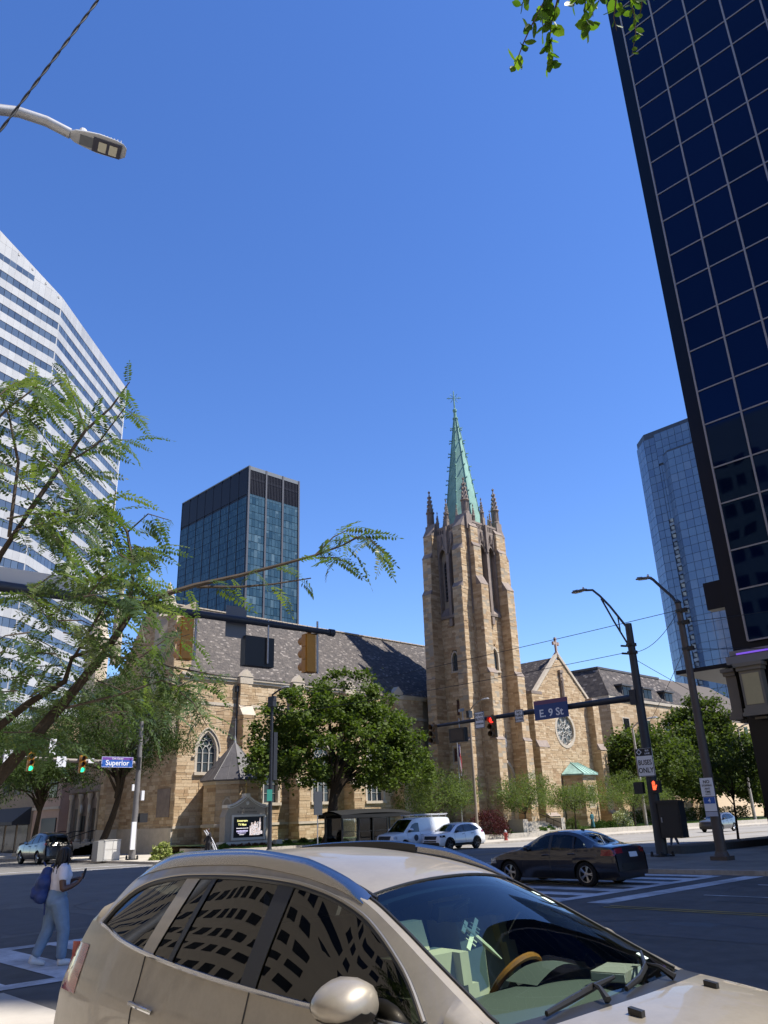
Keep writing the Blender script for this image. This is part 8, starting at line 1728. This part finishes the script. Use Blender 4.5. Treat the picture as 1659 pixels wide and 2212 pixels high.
blob('jeans', [([(-.03, -.05, .96), (-.03, .05, .96)], [.145, .145]), ([(-.01, -.05, 1.03), (-.01, .05, 1.03)], [.118, .118]), ([(-.05, -.07, .9), (-.05, .07, .9)], [.14, .14]), ([(-.01, -.09, .88), (.045, -.095, .68), (.10, -.092, .47), (.10, -.09, .13)], [.135, .115, .092, .074]), ([(-.01, .09, .88), (-.06, .098, .68), (-.10, .097, .47), (-.225, .1, .17)], [.135, .115, .092, .072])], M_JEAN, bo_, .012, 3)
for (ax, ay, az_), (tx_, tz_) in (((.11, -.09, .065), (.27, .035)), ((-.255, .1, .10), (-.10, .035))):
    d = np.array([tx_-ax, 0, tz_-az_]); blob('shoe', [([(ax-.035, ay, az_-.01), (ax+d[0]*.5, ay, az_+d[2]*.55), (tx_, ay, tz_+.005)], [.048, .046, .036]), ([(ax-.03, ay, az_+.03), (ax+.02, ay, az_+.03)], [.042, .04])], M_SHOE, bo_, .011, 3)
rs = np.random.RandomState(21); hr = [([hd_+(-.022, 0, .0), hd_+(-.012, 0, .05)], [.1, .09]), ([hd_+(-.05, 0, -.05), hd_+(-.06, 0, -.12)], [.082, .075])]
blob('hair', hr, M_HAIR, bo_, .012, 2)
lk = MB()
for k in range(46):
    a = rs.uniform(.9, 2*math.pi-.9); r0 = .088; p = hd_+np.array([math.cos(a)*r0-.02, math.sin(a)*r0, rs.uniform(.0, .07)]); L_ = rs.uniform(.22, .36) if abs(a-math.pi) < 1.5 else rs.uniform(.14, .2)
    q = p+np.array([math.cos(a)*.03, math.sin(a)*.03, -L_*.45]); e = q+np.array([rs.uniform(-.03, .015)-.02, rs.uniform(-.03, .03), -L_*.55]); lk.tube([p+(0, 0, .02), p, q, e], [.007, .014, .013, .006], 6)
lk.build('hair_locks', M_HAIR, bo_, 'all')
bp = thing('backpack', "navy blue backpack hanging off the crossing woman's left shoulder", 'backpack', (5.55, 13.18, gz(5.6, 13)+1.0), R(-12), world=False)
bb_ = blob('bag', [([(-.235, .13, -.06), (-.225, .13, .12), (-.18, .13, .32)], [.115, .13, .085]), ([(-.25, .02, -.05), (-.25, .24, -.05)], [.1, .1]), ([(-.23, .04, .15), (-.23, .22, .15)], [.11, .11]), ([(-.34, .1, -.03), (-.34, .17, .06)], [.07, .06])], M_BAG, bp, .014, 4)
q = MB(); q.tube([(-.14, .15, .37), (-.04, .17, .425), (.09, .16, .38), (.13, .16, .22), (.02, .17, .02), (-.14, .16, -.04)], .014, 6, flat=1.5); q.tube([(-.22, .1, .38), (-.26, .1, .44), (-.22, .16, .38)], .01, 5); q.tube([(-.2, .03, -.1), (-.19, .0, -.3)], .012, 5); q.build('strap', M_BAG, bp, True)
phn = thing('phone', "dark phone held up in the crossing woman's right hand", 'phone', (5.55, 13.18, gz(5.6, 13)+1.2), R(-12), world=False); MB().obox((.296, -.205, .055), (.02, .03, 0), (-.004, .003, .004), (.018, -.004, .07)).build('case', M_SIGB, phn)
def simple_person(label, loc, rz, top, legs, skin=M_SKIN, hair=M_HAIR, h=1.72, stride=.18, armout=.0, dress=False):
    t = thing('person', label, 'person', loc, rz, world=False); k = h/1.72; S_ = lambda *p: tuple(q*k for q in p)
    hd2 = np.array((.03, 0, 1.60))*k
    ch_ = [([S_(0, 0, .95), S_(0, 0, 1.2), S_(0, 0, 1.4)], [.12*k, .13*k, .11*k]), ([S_(0, -.16, 1.41), S_(0, .16, 1.41)], [.06*k, .06*k]), ([S_(0, 0, 1.42), S_(.02, 0, 1.52)], [.055*k, .052*k]), ([hd2-(0, 0, .05*k), hd2+(0, 0, .045*k)], [.078*k, .085*k]), ([hd2+(.08*k, 0, -.01), hd2+(.1*k, 0, -.02)], [.018*k, .013*k])]
    for s, dx in ((-1, 1), (1, -1)):
        ch_.append(([S_(0, s*.19, 1.41), S_(-.03*dx, s*(.25+armout), 1.15), S_(.1*dx+.02, s*(.24+armout), .92)], [.055*k, .045*k, .03*k])); ch_ += hand(None, S_(.1*dx+.02, s*(.24+armout), .9), (.1*dx, 0, -1), s, .4, (1, 0, 0)); ch_.append(([S_(0, s*.09, .9), S_(stride*.4*dx+.03, s*.09, .48), S_(stride*dx, s*.09, .09)], [.09*k, .058*k, .042*k]))
    b_ = blob('body', ch_, skin, t, .014, 2)
    blob('top', [([S_(0, 0, .9), S_(0, 0, 1.15), S_(0, 0, 1.41)], [.155*k, .15*k, .125*k]), ([S_(0, -.1, 1.2), S_(0, .1, 1.2)], [.115*k, .115*k]), ([S_(0, -.17, 1.41), S_(0, .17, 1.41)], [.075*k, .075*k])]+[([S_(0, s*.18, 1.41), S_(-.03*dx, s*(.25+armout), 1.15), S_(.09*dx+.02, s*(.24+armout), .96)], [.075*k, .064*k, .05*k]) for s, dx in ((-1, 1), (1, -1))], top, b_, .016, 3)
    if dress: blob('skirt', [([S_(0, 0, 1.0), S_(0, 0, .6), S_(0, 0, .2)], [.14*k, .2*k, .22*k])], legs, b_, .02, 3)
    else: blob('trousers', [([S_(0, -.05, .95), S_(0, .05, .95)], [.14*k, .14*k])]+[([S_(0, s*.09, .9), S_(stride*.4*dx+.03, s*.09, .48), S_(stride*dx, s*.09, .12)], [.115*k, .085*k, .07*k]) for s, dx in ((-1, 1), (1, -1))], legs, b_, .016, 3)
    for s, dx in ((-1, 1), (1, -1)): blob('shoe', [([S_(stride*dx-.04, s*.09, .05), S_(stride*dx+.16, s*.09, .035)], [.045*k, .035*k])], M_BLKT if top is not M_TEE else M_SHOE, b_, .014, 2)
    blob('hair', [([hd2+(-.02*k, 0, .01*k), hd2+(-.012*k, 0, .05*k)], [.092*k, .085*k])], hair, b_, .014, 2)
    return t
M_BLACKC = mat('black_cloth', (.012, .012, .016), .9); p = on_y(455, 1838, 45.2)
simple_person('person in loose black clothes walking below the church sign', (p[0]-.32, 45.0, gz(p[0], 45.2)+.14), R(175), M_BLACKC, M_BLACKC, armout=.08)
pol = thing('leaning_board', 'long pale-edged thin board carried beside the person in black', 'board', (p[0]+.3, 44.9, gz(p[0], 45)+.14)); bq = MB(); pp_ = [on_y(x, y, 44.85) for x, y in ((445, 1793), (456, 1810), (463, 1824), (468, 1837))]; bq.tube(pp_, [.03, .045, .045, .035], 6); bq.tube([q+np.array([-.06, .12, -.03]) for q in pp_], [.02, .05, .05, .03], 6); bq.build('board', M_SIGNW, pol, True)
q = on_y(1288, 1797, 47.6); simple_person('person in teal standing beyond the gable corner', (q[0], 47.9, LAWN_Z(q[0], 47.9)-.02), R(-90), mat('teal_cloth', (.03, .13, .16), .9), MATS['teal_cloth'], h=1.66, dress=True)
q = np.array((45.2, 22.6)); simple_person('person whose lower leg shows under the black signal cabinet', (45.9, 23.9, gz(45.9, 23.9)), R(150), mat('grey_cloth_top', (.12, .12, .13), .9), mat('dull_denim', (.08, .10, .14), .9), h=1.7)
